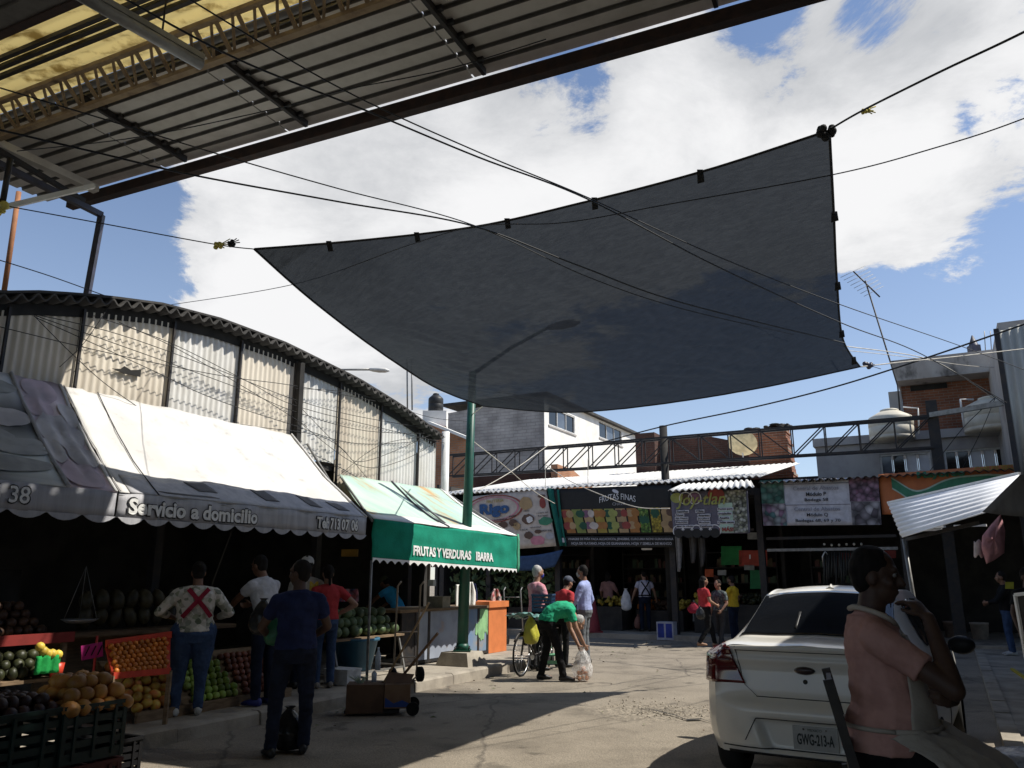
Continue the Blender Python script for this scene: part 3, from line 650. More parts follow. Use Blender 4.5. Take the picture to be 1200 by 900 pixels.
def quad_sign(name, label, corners, m, fr=.0, group=None, cat='sign', frame=None):
    """a banner through four world points (top left, top right, bottom left, bottom right); returns thing and a mapper (u,v)->point"""
    tl, tr, bl, br = corners; n = (tr - tl).cross(bl - tl).normalized()
    if n.dot(Vector((0, -1, 0))) < 0: n = -n
    c = (tl + tr + bl + br) / 4; c.z = min(bl.z, br.z)
    a = thing(name, label, cat, c, -SA, group)
    def at(u, v, o=0.): return tl.lerp(tr, u).lerp(bl.lerp(br, u), v) + n * o
    mb = MB(); mb.slab(lambda u, v: at(u, v, .02 * noise.noise((u * 4, v * 3, c.x)) + .008 * math.sin(u * 25 + v * 6)), 24, 10, .008)
    mb.build('sheet', m, a)
    return a, at, n
def on_sign(a, at, n, txt, u0, v0, u1, v1, m, bold=.0, off=.04, name='lettering', bend=None, italic=0):
    w_ = (at(u1, .5) - at(u0, .5)).length; h_ = (at(.5, v1) - at(.5, v0)).length
    X = (at(1, .5) - at(0, .5)); Y = at(.5, 0) - at(.5, 1)
    return lettering(txt, at((u0 + u1) / 2, (v0 + v1) / 2, off), X, Y, w_, h_, m, a, bold, name, bend=bend, italic=italic)
def disc_on(a, at, u, v, ru, rv, m, off=.03, name='printed_picture', n=18, hole=0., noise_a=0., rot=0.):
    """flat printed shape; ru, rv in metres"""
    X = (at(1, .5) - at(0, .5)).normalized(); Y = (at(.5, 0) - at(.5, 1)).normalized(); c = at(u, v, off)
    mb = MB(); vs = []
    for k in range(n):
        g = 2 * math.pi * k / n; f = 1 + noise_a * noise.noise((k * .9, u * 50, v * 50)); x, y = math.cos(g) * ru * f, math.sin(g) * rv * f
        vs.append(c + X * (x * math.cos(rot) - y * math.sin(rot)) + Y * (x * math.sin(rot) + y * math.cos(rot)))
    if hole:
        vs += [c + (p - c) * hole for p in vs]; mb.add(vs, [(k, (k + 1) % n, n + (k + 1) % n, n + k) for k in range(n)])
    else: mb.add(vs, [tuple(range(n))])
    return mb.build(name, m, a)
def rect_on(a, at, u0, v0, u1, v1, m, off=.03, name='printed_panel', skew=0.):
    mb = MB(); mb.add([at(u0 + skew * 0, v0, off), at(u1, v0, off), at(u1 + skew, v1, off), at(u0 + skew, v1, off)], [(3, 2, 1, 0)]); return mb.build(name, m, a)
P_ = lambda n, c, **k: mat('print_' + n, c, .65, tuple(v * .8 for v in c), 6, **k)
PR = dict(cream=P_('cream', (.56, .50, .45)), blue=P_('blue', (.03, .10, .26)), red=P_('red', (.28, .055, .045)), brown=P_('brown', (.12, .07, .05)), leaf=P_('leaf', (.05, .22, .13)),
          dgreen=P_('dark_green', (.02, .09, .05)), yellow=P_('yellow', (.36, .27, .05)), lime=P_('lime', (.22, .26, .07)), orange=P_('orange', (.36, .16, .045)), pink=P_('pink', (.55, .22, .28)),
          black=P_('black', (.016, .016, .016)), grey=P_('grey', (.40, .40, .43)), violet=P_('violet', (.125, .12, .165)), white=P_('white', (.72, .72, .72)), purple=P_('purple', (.20, .10, .17)), mint=P_('mint', (.40, .55, .46)),
          lgrey=P_('light_grey', (.55, .55, .60)), tan=P_('tan', (.42, .29, .15)), olive=P_('olive', (.32, .34, .10)))
def voro(name, cols, scale, lo=.25):
    m = mat('print_' + name, cols[0], .65, cols[1], 5)
    t = m.node_tree; b = t.nodes['Principled BSDF']; co = t.nodes.new('ShaderNodeTexCoord'); v = t.nodes.new('ShaderNodeTexVoronoi'); v.inputs['Scale'].default_value = scale; t.links.new(co.outputs['Object'], v.inputs['Vector'])
    s = t.nodes.new('ShaderNodeSeparateColor'); t.links.new(v.outputs['Color'], s.inputs[0]); r = t.nodes.new('ShaderNodeValToRGB'); t.links.new(s.outputs[0], r.inputs[0])
    e = r.color_ramp.elements; e[0].color = (*cols[0], 1); e[1].color = (*cols[-1], 1)
    for i, c in enumerate(cols[1:-1]): q = e.new((i + 1) / (len(cols) - 1)); q.color = (*c, 1)
    d = t.nodes.new('ShaderNodeMapRange'); t.links.new(v.outputs['Distance'], d.inputs[0]); d.inputs[1].default_value = 0; d.inputs[2].default_value = .8; d.inputs[3].default_value = 1.25 if lo < 1 else 1; d.inputs[4].default_value = lo
    g = t.nodes.new('ShaderNodeMix'); g.data_type = 'RGBA'; g.blend_type = 'MULTIPLY'; g.inputs[0].default_value = 1; t.links.new(r.outputs[0], g.inputs[6]); t.links.new(d.outputs[0], g.inputs[7]); t.links.new(g.outputs[2], b.inputs['Base Color'])
    return m
PV = dict(cuc=voro('cucumbers', [(.03, .12, .09), (.10, .26, .20), (.25, .36, .30)], 7), cau=voro('cauliflowers', [(.35, .32, .36), (.22, .11, .20), (.45, .43, .45), (.06, .17, .18)], 7), oni=voro('onions', [(.22, .10, .16), (.34, .22, .30), (.12, .07, .10)], 9), gar=voro('garlic', [(.40, .38, .40), (.10, .08, .10), (.48, .46, .48)], 6), mess=voro('pattern', [(.03, .03, .03), (.5, .52, .47), (.12, .13, .1), (.4, .42, .3)], 14),
          grape=voro('grapes', [(.03, .10, .02), (.12, .25, .04), (.2, .32, .07)], 16), pine=voro('pineapple', [(.35, .26, .03), (.5, .4, .05), (.22, .16, .02)], 14))
SZ = lambda q: PS(q[0], q[1], FS - .3)
def signs():
    # Rigo banner
    a, at, n = quad_sign('shop_banner', 'cream shop banner reading Rigo in blue inside red ovals', [SZ(q) for q in ((552, 582), (640, 573), (556, 647), (652, 640))], PR['cream'])
    for k, (r1, r2, m) in enumerate(((1.02, .43, 'red'), (.88, .37, 'pink'))): disc_on(a, at, .30, .26, r1, r2, PR[m], .03 + .004 * k, 'oval_ring', 32, .93)
    on_sign(a, at, n, 'Rigo', .115, .16, .50, .42, PR['blue'], .05, .045); on_sign(a, at, n, 'FRUTERIA', .22, .10, .44, .15, PR['yellow'], .01, .045)
    for u, v, ru, rv, m in [(.40, .56, .17, .10, 'brown'), (.53, .54, .15, .11, 'brown'), (.57, .60, .14, .11, 'tan'), (.72, .50, .21, .15, 'brown'), (.74, .51, .11, .10, 'white'), (.93, .56, .23, .12, 'leaf'), (.70, .78, .15, .11, 'brown'), (.82, .73, .12, .06, 'brown'), (.80, .88, .24, .14, 'pink'), (.95, .82, .13, .10, 'grey'), (.72, .22, .22, .2, 'tan'), (.93, .24, .10, .17, 'red'), (.93, .12, .13, .05, 'brown')]:
        disc_on(a, at, u, v, ru, rv, PR[m], .035 if m != 'white' else .045, noise_a=.25)
    for txt, u0, v0, u1, v1 in [('GUANABANA', .29, .45, .46, .48), ('MAMEY', .49, .41, .58, .44), ('COCO', .68, .34, .75, .37), ('HOJAS DE', .84, .40, .98, .43), ('PLATANO', .85, .45, .97, .48), ('YACA', .60, .665, .70, .695), ('NARANJA', .73, .64, .87, .67), ('LIMON REAL', .86, .71, .99, .74)]:
        on_sign(a, at, n, txt, u0, v0, u1, v1, PR['black'], .0, .04)
    k = MB(); k.slab(lambda u, v: SZ((596 + 64 * u, 652 - 8 * u)).lerp(SZ((598 + 52 * u, 668 - 4 * u)), v) + Vector((0, -.05, -.06 * math.sin(math.pi * u))), 16, 5, .008); solo(k.build('blue_tarpaulin', cloth('blue_tarpaulin_cloth', (.05, .09, .18))), 'sagging blue tarpaulin strip under the cream Rigo banner', 'tarpaulin')
    k = MB(); k.slab(lambda u, v: SZ((641 + 14 * u * (1 - v * .3), 572 + 2 * u)).lerp(SZ((656 + 8 * u, 640)), v) + Vector((0, -.04 - .05 * math.sin(7 * u), 0)), 8, 10, .008); solo(k.build('green_cloth', cloth('teal_cloth', (.02, .14, .11))), 'narrow teal cloth hanging between the cream and the black banner', 'cloth')
    # black fruit sign
    a, at, n = quad_sign('shop_sign', 'black shop sign reading FRUTAS FINAS above a strip of fruit pictures', [SZ(q) for q in ((646, 573), (787, 568), (659, 627), (790, 626))], PR['black'])
    arc = lambda x, y: (x * (1 - y * .1), y - .10 * x * x)
    on_sign(a, at, n, 'FRUTAS FINAS', .40, .245, .71, .37, PR['white'], .0, .045, bend=lambda x, y: (x, y + .13 - .30 * x * x)); on_sign(a, at, n, 'CHAVA', .51, .335, .62, .395, PR['grey'], 0, .045)
    disc_on(a, at, .55, .10, .10, .05, PR['lgrey'], .04, 'sprout_mark', rot=-.4)
    fr = [('orange', 'red', 'tan'), ('lime', 'dgreen', 'lime'), ('tan', 'purple', 'cream'), ('yellow', 'orange', 'orange'), ('olive', 'dgreen', 'olive'), ('tan', 'red', 'brown'), ('orange', 'tan', 'orange'), None, None, ('tan', 'brown', 'tan')]
    for i in range(10):
        u0 = .045 + i * .096; u1 = u0 + .082; sk = .012
        base = PV['grape'] if i == 7 else PV['pine'] if i == 8 else PR[fr[i][0]]
        if u1 > .985: u1 = .985
        rect_on(a, at, u0, .46, u1, .96, base, .03, 'fruit_picture', sk)
        if fr[i]:
            for j in range(4): disc_on(a, at, u0 + .026 + .044 * (j % 2) + .003 * j, .56 + .25 * (j // 2), .10 + .02 * ((i + j) % 3), .11, PR[fr[i][1 + (i + j) % 2]], .035 + .003 * j, noise_a=.2)
        else: disc_on(a, at, u0 + .045, .57 if i == 8 else .7, .14, .12, PR['dgreen'], .036, noise_a=.5)
    b, bt, bn = quad_sign('shop_sign', 'low black sign strip listing VINAGRE DE PIÑA under the fruit pictures', [SZ(q) for q in ((658, 628.6), (791, 627.8), (660, 640.5), (792, 641.5))], PR['black'])
    on_sign(b, bt, bn, 'VINAGRE DE PIÑA YACA ALCACHOFA, JENGIBRE, CURCUMA NONI GUANABANA', .06, .12, .99, .44, PR['grey'], .02, .04); on_sign(b, bt, bn, 'HOJA DE PLATANO, HOJA DE GUANABANA, HOJA Y SEMILLA DE MANGO', .09, .56, .97, .88, PR['grey'], .02, .04); rect_on(b, bt, .005, .15, .04, .6, PR['lgrey'], .03)
    # canopy and patterned banner, standing forward of the row
    f = FS - 1.0; Q = lambda q: PS(q[0], q[1], f)
    a, at, n = quad_sign('shop_banner', 'busy patterned banner with yellow script and Y MÁS under a small sheet canopy', [Q(q) for q in ((786, 577), (876, 573), (789, 626), (879, 625))], PR['violet'])
    rect_on(a, at, .66, .02, .98, .98, PV['mess'], .024, 'leaf_pattern'); rect_on(a, at, .62, .3, .80, .98, PR['mint'], .028, 'pale_field')
    on_sign(a, at, n, 'Joy-tlan', .09, .05, .72, .42, PR['olive'], .015, .05, italic=.25)
    for u, v, r, m in [(.08, .14, .17, 'olive'), (.20, .16, .14, 'brown'), (.32, .16, .16, 'purple'), (.60, .10, .22, 'red')]: disc_on(a, at, u, v, r, r * .8, PR[m], .034); 
    for u in (.20, .32): disc_on(a, at, u, .16, .18, .17, PR['white'], .036, 'ring', 20, .88)
    for i, (txt, u, v) in enumerate([('Semillas', .14, .45), ('Nuez', .10, .53), ('Ajo Negro', .12, .61), ('Especias', .12, .70), ('Miel de Abeja', .16, .80), ('Chia', .37, .45), ('Amaranto', .42, .55), ('Jengibre', .41, .63), ('Moringa', .42, .72), ('Cacahuate', .44, .80), ('Pastes para', .70, .42), ('ensaladas', .69, .52), ('Aceite', .68, .62), ('Chiles secos', .70, .72)]):
        wd = .0125 * len(txt) + .05; rect_on(a, at, u - wd / 2, v - .012, u + wd / 2 + .02, v + .06, PR['lgrey'], .036, 'text_field'); on_sign(a, at, n, txt, u - wd / 2 + .01, v, u + wd / 2 + .01, v + .048, PR['black'], .02, .05)
    on_sign(a, at, n, 'Y', .615, .87, .635, .95, PR['red'], .02, .05); on_sign(a, at, n, 'MÁS!', .655, .84, .80, .955, PR['red'], .05, .05)
    for i in range(5): disc_on(a, at, .08 + .12 * i, .985, .13, .12, PR['black'], .036, 'scallop'); 
    for i in range(5): disc_on(a, at, .08 + .12 * i, .93, .16, .16, PR['white'], .034, 'scallop_rim', 20, .85)
    c = thing('sheet_canopy', 'small white corrugated canopy over the busy patterned banner', 'canopy', Q((830, 575)), -SA)
    mb = MB(); tl, tr = PS(783, 575.5, f - .5), PS(884, 570.5, f - .5); corr_sheet(mb, tr, tl, PS(880, 563, f + .5), PS(800, 568, f + .5), 13, .03); mb.build('canopy_sheet', M_roofsheet, c)
    for u in (.05, .95): k = MB(); k.bar(tl.lerp(tr, u) + Vector((0, .1, -.05)), PS(790 + 85 * u, 574, FS + .02), .04); k.build('bracket', M_dsteel, c)
    # Central de Abastos banner
    a, at, n = quad_sign('shop_banner', 'white banner for Central de Abastos Módulo P and Q between vegetable pictures', [SZ(q) for q in ((891, 563), (1029, 559), (895, 616), (1033, 615))], PR['lgrey'])
    for (u0, v0, u1, v1, m) in [(.0, .0, .205, .52, 'cuc'), (.0, .53, .21, 1, 'cau'), (.76, .0, 1, .51, 'oni'), (.765, .52, 1, 1, 'gar')]: rect_on(a, at, u0, v0, u1, v1, PV[m], .03, 'vegetable_picture')
    for v in (.10, .555): rect_on(a, at, .21, v, .76, v + .012, PR['violet'], .03, 'rule')
    on_sign(a, at, n, '01 477 763 70 43', .32, -.02, .64, .075, PR['black'], .01, .04)
    for v, txt, m, w_ in [(.16, 'Central de Abastos', 'grey', .39), (.29, 'Módulo P', 'black', .17), (.42, 'Bodega 58', 'black', .20), (.61, 'Central de Abastos', 'grey', .39), (.74, 'Módulo Q', 'black', .18), (.865, 'Bodegas 68, 69 y 70', 'black', .38)]:
        on_sign(a, at, n, txt, .48 - w_ / 2, v, .48 + w_ / 2, v + .085, PR[m] if m == 'black' else mat('print_mid_grey', (.30, .30, .34), .7), .015, .04)
    # orange banner with the green swoosh
    O = lambda q: PS(q[0], q[1], FS - .25)
    a, at, n = quad_sign('shop_banner', 'orange shop banner with a green swoosh behind the white sheet awning', [O(q) for q in ((1029, 556), (1204, 543), (1034, 603), (1207, 598))], mat('print_orange_red', (.50, .16, .055), .65, (.42, .13, .05), 3))
    def sw(u): return .03 + .98 * 0 + .62 * math.exp(-((u - .30) / .17) ** 2) * .75 + .12
    mb = MB(); L1 = []; 
    pts = [(.09 + .86 * i / 30) for i in range(31)]
    cen = lambda u: .10 + .50 * math.exp(-((u - .27) / .16) ** 2) + .05 * (u > .6) * 0 + .22 * (u > .27) * (1 - math.exp(-((u - .27) / .16) ** 2)) 
    for nm, e, m, o in (('swoosh_edge', .15, 'mint', .030), ('swoosh', .11, 'leaf', .034)):
        mb = MB(); vs = []
        for u in pts:
            k = e * (1 - max(0, (u - .75) / .25) * .6) ; vs += [at(u, cen(u) - k, o), at(u, cen(u) + k, o)]
        mb.add(vs, [(2 * i + 1, 2 * i + 3, 2 * i + 2, 2 * i) for i in range(30)]); mb.build(nm, PR[m], a)
    on_sign(a, at, n, 'Mayoreo', .27, .02, .60, .22, PR['leaf'], .06, .045); on_sign(a, at, n, 'CHILES SECOS', .66, .00, .98, .10, PR['yellow'], .02, .045)
    for i in range(9): disc_on(a, at, .40 + .05 * i, .86 - .045 * i, .22, .13, PR[('black', 'violet', 'purple')[i % 3]], .036 + .002 * i, noise_a=.3)
signs()
# ============================================================ TRUSS ACROSS THE STREET
def truss():
    ts = 22.5
    a = thing('lattice_girder', 'long black lattice girder spanning the street above the back shops', 'girder', PS(840, 540, ts) * 1, -SA)
    tl, tr = TS(PS(555, 531, ts)), TS(PS(1192, 480, ts)); bl, br = TS(PS(555, 556, ts)), TS(PS(1092, 524, ts))
    zt0, zt1 = tl[2], TS(PS(1092, 487, ts))[2]; zb0, zb1 = bl[2], br[2]; T0, T1 = tl[0] - 1.0, br[0] + .05
    Zt = lambda t: zt0 + (zt1 - zt0) * (t - tl[0]) / (T1 - tl[0]); Zb = lambda t: zb0 + (zb1 - zb0) * (t - tl[0]) / (T1 - tl[0])
    for d in (0, .32):
        k = SB(); k.bar((T0, ts + d, Zt(T0)), (T1, ts + d, Zt(T1)), .055, .055); k.build('top_chord', M_dsteel, a)
        k = SB(); k.bar((T0, ts + d, Zb(T0)), (T1, ts + d, Zb(T1)), .045, .045); k.build('bottom_chord', M_dsteel, a)
    n = 17
    for i in range(n):
        u, v = T0 + (T1 - T0) * i / n, T0 + (T1 - T0) * (i + 1) / n
        for d in (0, .32):
            k = SB(); k.bar((u, ts + d, Zb(u)), (u, ts + d, Zt(u)), .03); k.build('strut', M_dsteel, a)
            k = SB(); z0, z1 = (Zb(u), Zt(v)) if i < 4 or 6 < i < 9 or i > 12 else (Zt(u), Zb(v)) if i > 8 else (Zb(u), Zt(v))
            k.bar((u, ts + d, z0), (v, ts + d, z1), .03); k.build('diagonal', M_dsteel, a)
    k = SB(); k.bar((T1, ts + .02, Zt(T1) + .02), (T1 + 2.4, ts - 1.0, Zt(T1) + .05), .10, .12); k.build('end_beam', M_greysteel, a)
    # posts it rests on: the round one of the left and the square one of the right
    p = PS(780, 566, 22.66); t, s, z = TS(p); zt = TS(PS(779, 499, 22.66))[2]
    solo(SB().tube([(t, s, .13), (t, s, zt)], .115, 14).build('steel_post', M_black), 'round black steel post rising through the roof where the girder crosses', 'post')
    p = PS(1097, 520, 22.7); t, s, z = TS(p)
    solo(SB().bar((t, s, 0), (t, s, TS(PS(1092, 470, 22.7))[2]), .26, .22).build('steel_post', M_dsteel), 'square black steel post carrying the right end of the long girder', 'post')
truss()
# ============================================================ BUILDINGS BEYOND
def window(par, o, X, Y, n, w_, h_, cols, mp=None, fw=.06):
    """a framed window recessed at o (centre) on a wall with outward normal n"""
    X, Y, n = Vector(X), Vector(Y), Vector(n)
    Rm = Matrix((X, Y, n)).transposed()
    mb = MB()
    for s in (-1, 1):
        mb.box(o + X * s * (w_ / 2 - fw / 2) + n * .02, (fw, h_, .08), Rm); mb.box(o + Y * s * (h_ / 2 - fw / 2) + n * .021, (w_ - 2 * fw - .002, fw, .08), Rm)
    for i in range(1, cols): mb.box(o + X * (-w_ / 2 + w_ * i / cols) + n * .019, (fw * .7, h_ - 2 * fw - .002, .06), Rm)
    f = mb.build('window', M_frame, par)
    for i in range(cols):
        k = MB(); k.box(o + X * (-w_ / 2 + w_ * (i + .5) / cols) - n * .005, (w_ / cols - fw, h_ - fw * 1.5, .012), Rm); k.build('pane', mp[i % len(mp)] if mp else M_pane, f)
    mb = MB(); mb.box(o - Y * (h_ / 2 + .05) + n * .05, (w_ + .15, .08, .16), Rm); mb.build('sill', M_greywall, par)
    return f
def white_house():
    s0 = 34.0; c = PS(638, 500, s0); tc_ = TS(c)[0]
    a = thing('white_building', 'tall white building with shaded side wall and black roof edge behind the shops', 'building', W(tc_, s0, 0), -SA)
    tl = TS(PS(552, 500, s0))[0] - 1.5
    zc = TS(PS(638, 463, s0))[2]; zl = TS(PS(556, 481, s0))[2]
    L = 17.0
    e = TS(PT(770, 521, tc_)); Zr = lambda s: zc + (e[2] - zc) * (s - s0) / (e[1] - s0)
    k = SB(); k.poly([(tl, s0, 0), (tc_ - .02, s0, 0), (tc_ - .02, s0, zc), (tl, s0, zl)], .25, (0, -1, 0)); k.build('side_wall', M_blockshade, a)  # shaded side of the white building, shade painted in as grey
    # lit wall cut round its windows
    holes = []
    for (x0, y0, x1, y1) in [(643, 482, 674, 503), (702, 499, 729, 517), (752, 520, 764, 531)]:
        p, q = TS(PT(x0, y0, tc_)), TS(PT(x1, y1, tc_)); zz = (p[2] + q[2]) / 2; hh = .95
        holes.append((p[1], q[1], zz - hh / 2, zz + hh / 2))
    k = SB(); s = s0; S1 = s0 + L
    def strip(a0, b0, z0=None, z1=None):
        zA = (lambda s: 0) if z0 is None else (lambda s: z0); zB = Zr if z1 is None else (lambda s: z1)
        k.poly([(tc_, a0, zA(a0)), (tc_, b0, zA(b0)), (tc_, b0, zB(b0)), (tc_, a0, zB(a0))], .22, (1, 0, 0))
    for (a0, b0, z0, z1) in holes:
        strip(s, a0); strip(a0, b0, None, z0); strip(a0, b0, z1, None); s = b0
        window(a, W(tc_ - .08, (a0 + b0) / 2, (z0 + z1) / 2), U, (0, 0, 1), N, b0 - a0, z1 - z0, 3 if b0 - a0 > 2 else 2, [M_glassd, M_pane, M_glassd])
    strip(s, S1); k.build('front_wall', M_whitewall, a)
    mb = SB(); mb.slab(lambda u, v: Vector((tc_ + .25 - 6 * v, s0 - .2 + (L + .3) * u, Zr(s0 - .2 + (L + .3) * u) + .12 - (.0) * v)), 2, 2, .14); mb.build('roof', M_roofedge, a)
    # bare brick below, in front of it
    b = thing('brick_wall', 'low red brick wall with a sunlit end beside the white building', 'wall', W(-15, 29.5, 0), -SA)
    z = TS(PS(600, 556, 29.5))[2]
    k = SB(); t0, t1 = TS(PS(552, 560, 29.5))[0] - .8, TS(PS(652, 560, 29.5))[0]
    k.bb((t0, 29.5, 0), (t1 - .3, 29.8, z)); k.build('wall_face', M_brickd, b)  # shaded face painted in darker brick than the lit end
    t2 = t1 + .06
    k = SB(); k.poly([(t2, 29.5, 4.5), (t2, 34, 4.5), (t2, 34, z - .5), (t2, 31, z + .25), (t2, 29.5, z + .3)], .3, (1, 0, 0)); k.build('sunlit_end', M_brick2, b)  # sunlight on this end painted in as lighter orange brick
white_house()
def far_blocks():
    # parapet and broken chimney stack
    s0 = 29.0
    b = thing('brick_parapet', 'dark red brick parapet behind the white corrugated roof', 'wall', W(-7, s0, 0), -SA)
    t0, t1 = TS(PS(763, 520, s0))[0], TS(PS(890, 520, s0))[0]; z0, z1 = TS(PS(770, 516, s0))[2], TS(PS(888, 523, s0))[2]
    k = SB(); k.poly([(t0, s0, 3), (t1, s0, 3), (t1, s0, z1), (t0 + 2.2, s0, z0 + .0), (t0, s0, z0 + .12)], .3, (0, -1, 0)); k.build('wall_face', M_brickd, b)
    k = SB(); k.bb((t0 - .45, s0 - .5, 3), (t0 + .3, s0 + .3, TS(PS(764, 514, s0))[2] + .15)); k.build('pier', M_brickd, b)
    s1 = 28.9; c = thing('brick_stack', 'crumbling sunlit brick stack with a ragged dark top', 'chimney', W(-4.8, s1, 0), -SA)
    t0, t1 = TS(PS(876, 520, s1))[0], TS(PS(922, 520, s1))[0]; zt = TS(PS(900, 501, s1))[2]
    k = SB(); rnd = random.Random(4); rows = int((zt - 3.2) / .1)
    for r in range(rows):
        j = .03 * rnd.random(); k.bb((t0 + j, s1, 3.2 + r * .1), (t1 + .25 * (1 - r / rows) + rnd.uniform(-.05, .05), s1 + .9, 3.2 + r * .1 + .088))
    k.build('stack_courses', M_brick, c)
    k = SB()
    for i in range(26): k.ball((t0 + (t1 - t0) * rnd.random() * 1.08 - .05, s1 + rnd.uniform(0, .7), zt + rnd.uniform(0, .14)), (rnd.uniform(.06, .2), .12, rnd.uniform(.04, .1)), 6)
    k.build('ragged_top', M_black, c)
    d = thing('satellite_dish', 'cream satellite dish tilted beside the broken brick stack', 'dish', PS(871, 525, 27.5), -SA)
    o = PS(870, 519, 27.5); Rm = Matrix.Rotation(-SA, 3, 'Z') @ Matrix.Rotation(R(38), 3, 'X') @ Matrix.Rotation(R(20), 3, 'Y'); mb = MB()
    vs = []; 
    mb.grid(lambda u, v: o + Rm @ Vector((.5 * v * math.cos(2 * math.pi * u), -.16 + .16 * v * v + 0, .5 * v * math.sin(2 * math.pi * u))), 20, 5); mb.build('dish', mat('dish_cream', (.72, .6, .36), .6), d)
    MB().tube([o + Vector((0, .1, 0)), o + Vector((.05, .2, -.5)), PS(869, 537, 27.6)], .025, 6).build('mount', M_roofsheet, d)
    # concrete and brick house on the right
    s2 = 25.2
    h = thing('brick_house', 'brick and concrete house with stained slab roof on the right', 'house', W(0, s2, 0), -SA)
    T = lambda x, y, s=s2: TS(PS(x, y, s))
    tL, tB, tR = T(956, 530)[0], T(1058, 480)[0], 3.4
    z1 = T(1060, 516)[2]; zlow = T(1060, 552)[2]; zsl = T(1060, 449)[2]; ztop = T(1060, 424)[2]; ztr = T(1185, 410)[2]
    wins = [(1030, 1062, 528, 560), (1062, 1093, 528, 560), (1130, 1178, 524, 552)]
    k = SB(); zA, zB = T(1045, 532)[2], 4.0
    ws = [(T(1031, 540)[0], T(1091, 540)[0]), (T(1107, 540)[0], T(1184, 540)[0])]
    t = tL
    for a0, b0 in ws:
        k.bb((t, s2, 4.1), (a0, s2 + .25, z1 - .02)); k.bb((a0, s2 + .003, zA), (b0, s2 + .247, z1 - .02)); k.bb((a0, s2 + .003, 4.0 - .4), (b0, s2 + .247, zB)); t = b0
    k.bb((t, s2, 4.1), (tR, s2 + .25, z1 - .02)); k.build('ground_wall', M_greywall, h)
    M_blind = mat('white_blind', (.62, .63, .66), .7, (.55, .56, .6), 3)
    for (a0, b0), mp in zip(ws, ([M_pane, M_glassd, M_blind, M_blind], [M_glassd, M_glassd, M_blind, M_blind, M_glassd])): window(h, W((a0 + b0) / 2, s2 + .1, (zA + zB) / 2), N, (0, 0, 1), -U, b0 - a0, zA - zB, len(mp), mp, .05)
    k = SB(); k.bb((tL - .05, s2 - .12, z1 - .017), (tR, s2 + 4, z1 + .22)); k.build('floor_slab', M_greywall, h)
    k = SB(); k.bb((tB, s2 + .5, z1 + .22), (tR, s2 + .75, zsl + .1)); k.build('brick_storey', M_brick, h)
    k = SB(); k.bb((tB - .35, s2 + .45, z1 + .21), (tB - .01, s2 + .8, zsl - .12)); k.build('corner_pier', M_greywall, h)
    M_stain = mat('stained_concrete', (.42, .39, .36), .9, (.33, .30, .27), 1.5, 9, dirt=(.1, .09, .08), dscale=1.6, dlo=.56, dhi=.72, stretch=(1, 1, .5))
    k = SB(); vs = [(tB - .05, s2 - .3, zsl + .02), (tR, s2 - .3, zsl + .02), (tR, s2 - .3, ztr), (tB - .15, s2 - .3, ztop)]
    k.poly(vs, 3.5, (0, -1, 0)); k.build('roof_slab', M_stain, h)
    k = SB(); k.bb((tB + .25, s2 + .47, zsl - .16), (tB + 1.2, s2 + .52, zsl + .0)); k.build('window_slot', M_black, h)
    # plain tall corrugated side wall at the right edge
    s3 = 20.2; g = thing('corrugated_building', 'tall grey corrugated building end at the right edge of the street', 'building', W(4.3, s3, 0), -SA)
    pT = TS(PS(1199, 385, s3)); t0 = TS(PS(1186, 500, s3))[0]
    k = SB(); corr_sheet(k, (t0, s3, 3.6), (t0 + 5, s3, 3.6), (t0, s3, pT[2]), (t0 + 5, s3, pT[2] + 1.2), 30, .03); k.build('wall_sheet', mat('grey_sheet', (.42, .42, .38), .7, (.34, .33, .3), 2, stretch=(1, 1, .3)), g)
    k = SB(); k.bar((t0 - .03, s3 - .02, 3.4), (t0 - .03, s3 - .02, pT[2] + .06), .10, .08); k.build('corner_trim', M_dsteel, g)
    k = SB(); k.bb((t0 + .02, s3 + .1, 4.1), (t0 + 5, s3 + 6, 7.2)); k.build('block', M_greywall, g)
    # orange brick gable behind the pole
    s4 = 24.5; q = thing('brick_gable', 'sunlit orange brick gable peeping out behind the green lamp post', 'wall', PS(530, 560, s4), -SA)
    P_ = lambda x, y: TS(PS(x, y, s4))
    k = SB(); a_, b_ = P_(503, 497), P_(550, 516); k.poly([(a_[0], s4, 2), (b_[0], s4, 2), (b_[0], s4, b_[2]), (a_[0], s4, a_[2])], .3, (0, -1, 0)); k.build('wall_face', M_brick2, q)
    k = SB(); k.bar((a_[0], s4 - .02, a_[2] + .06), (b_[0], s4 - .02, b_[2] + .06), .34, .1); k.build('coping', M_whitewall, q)
far_blocks()
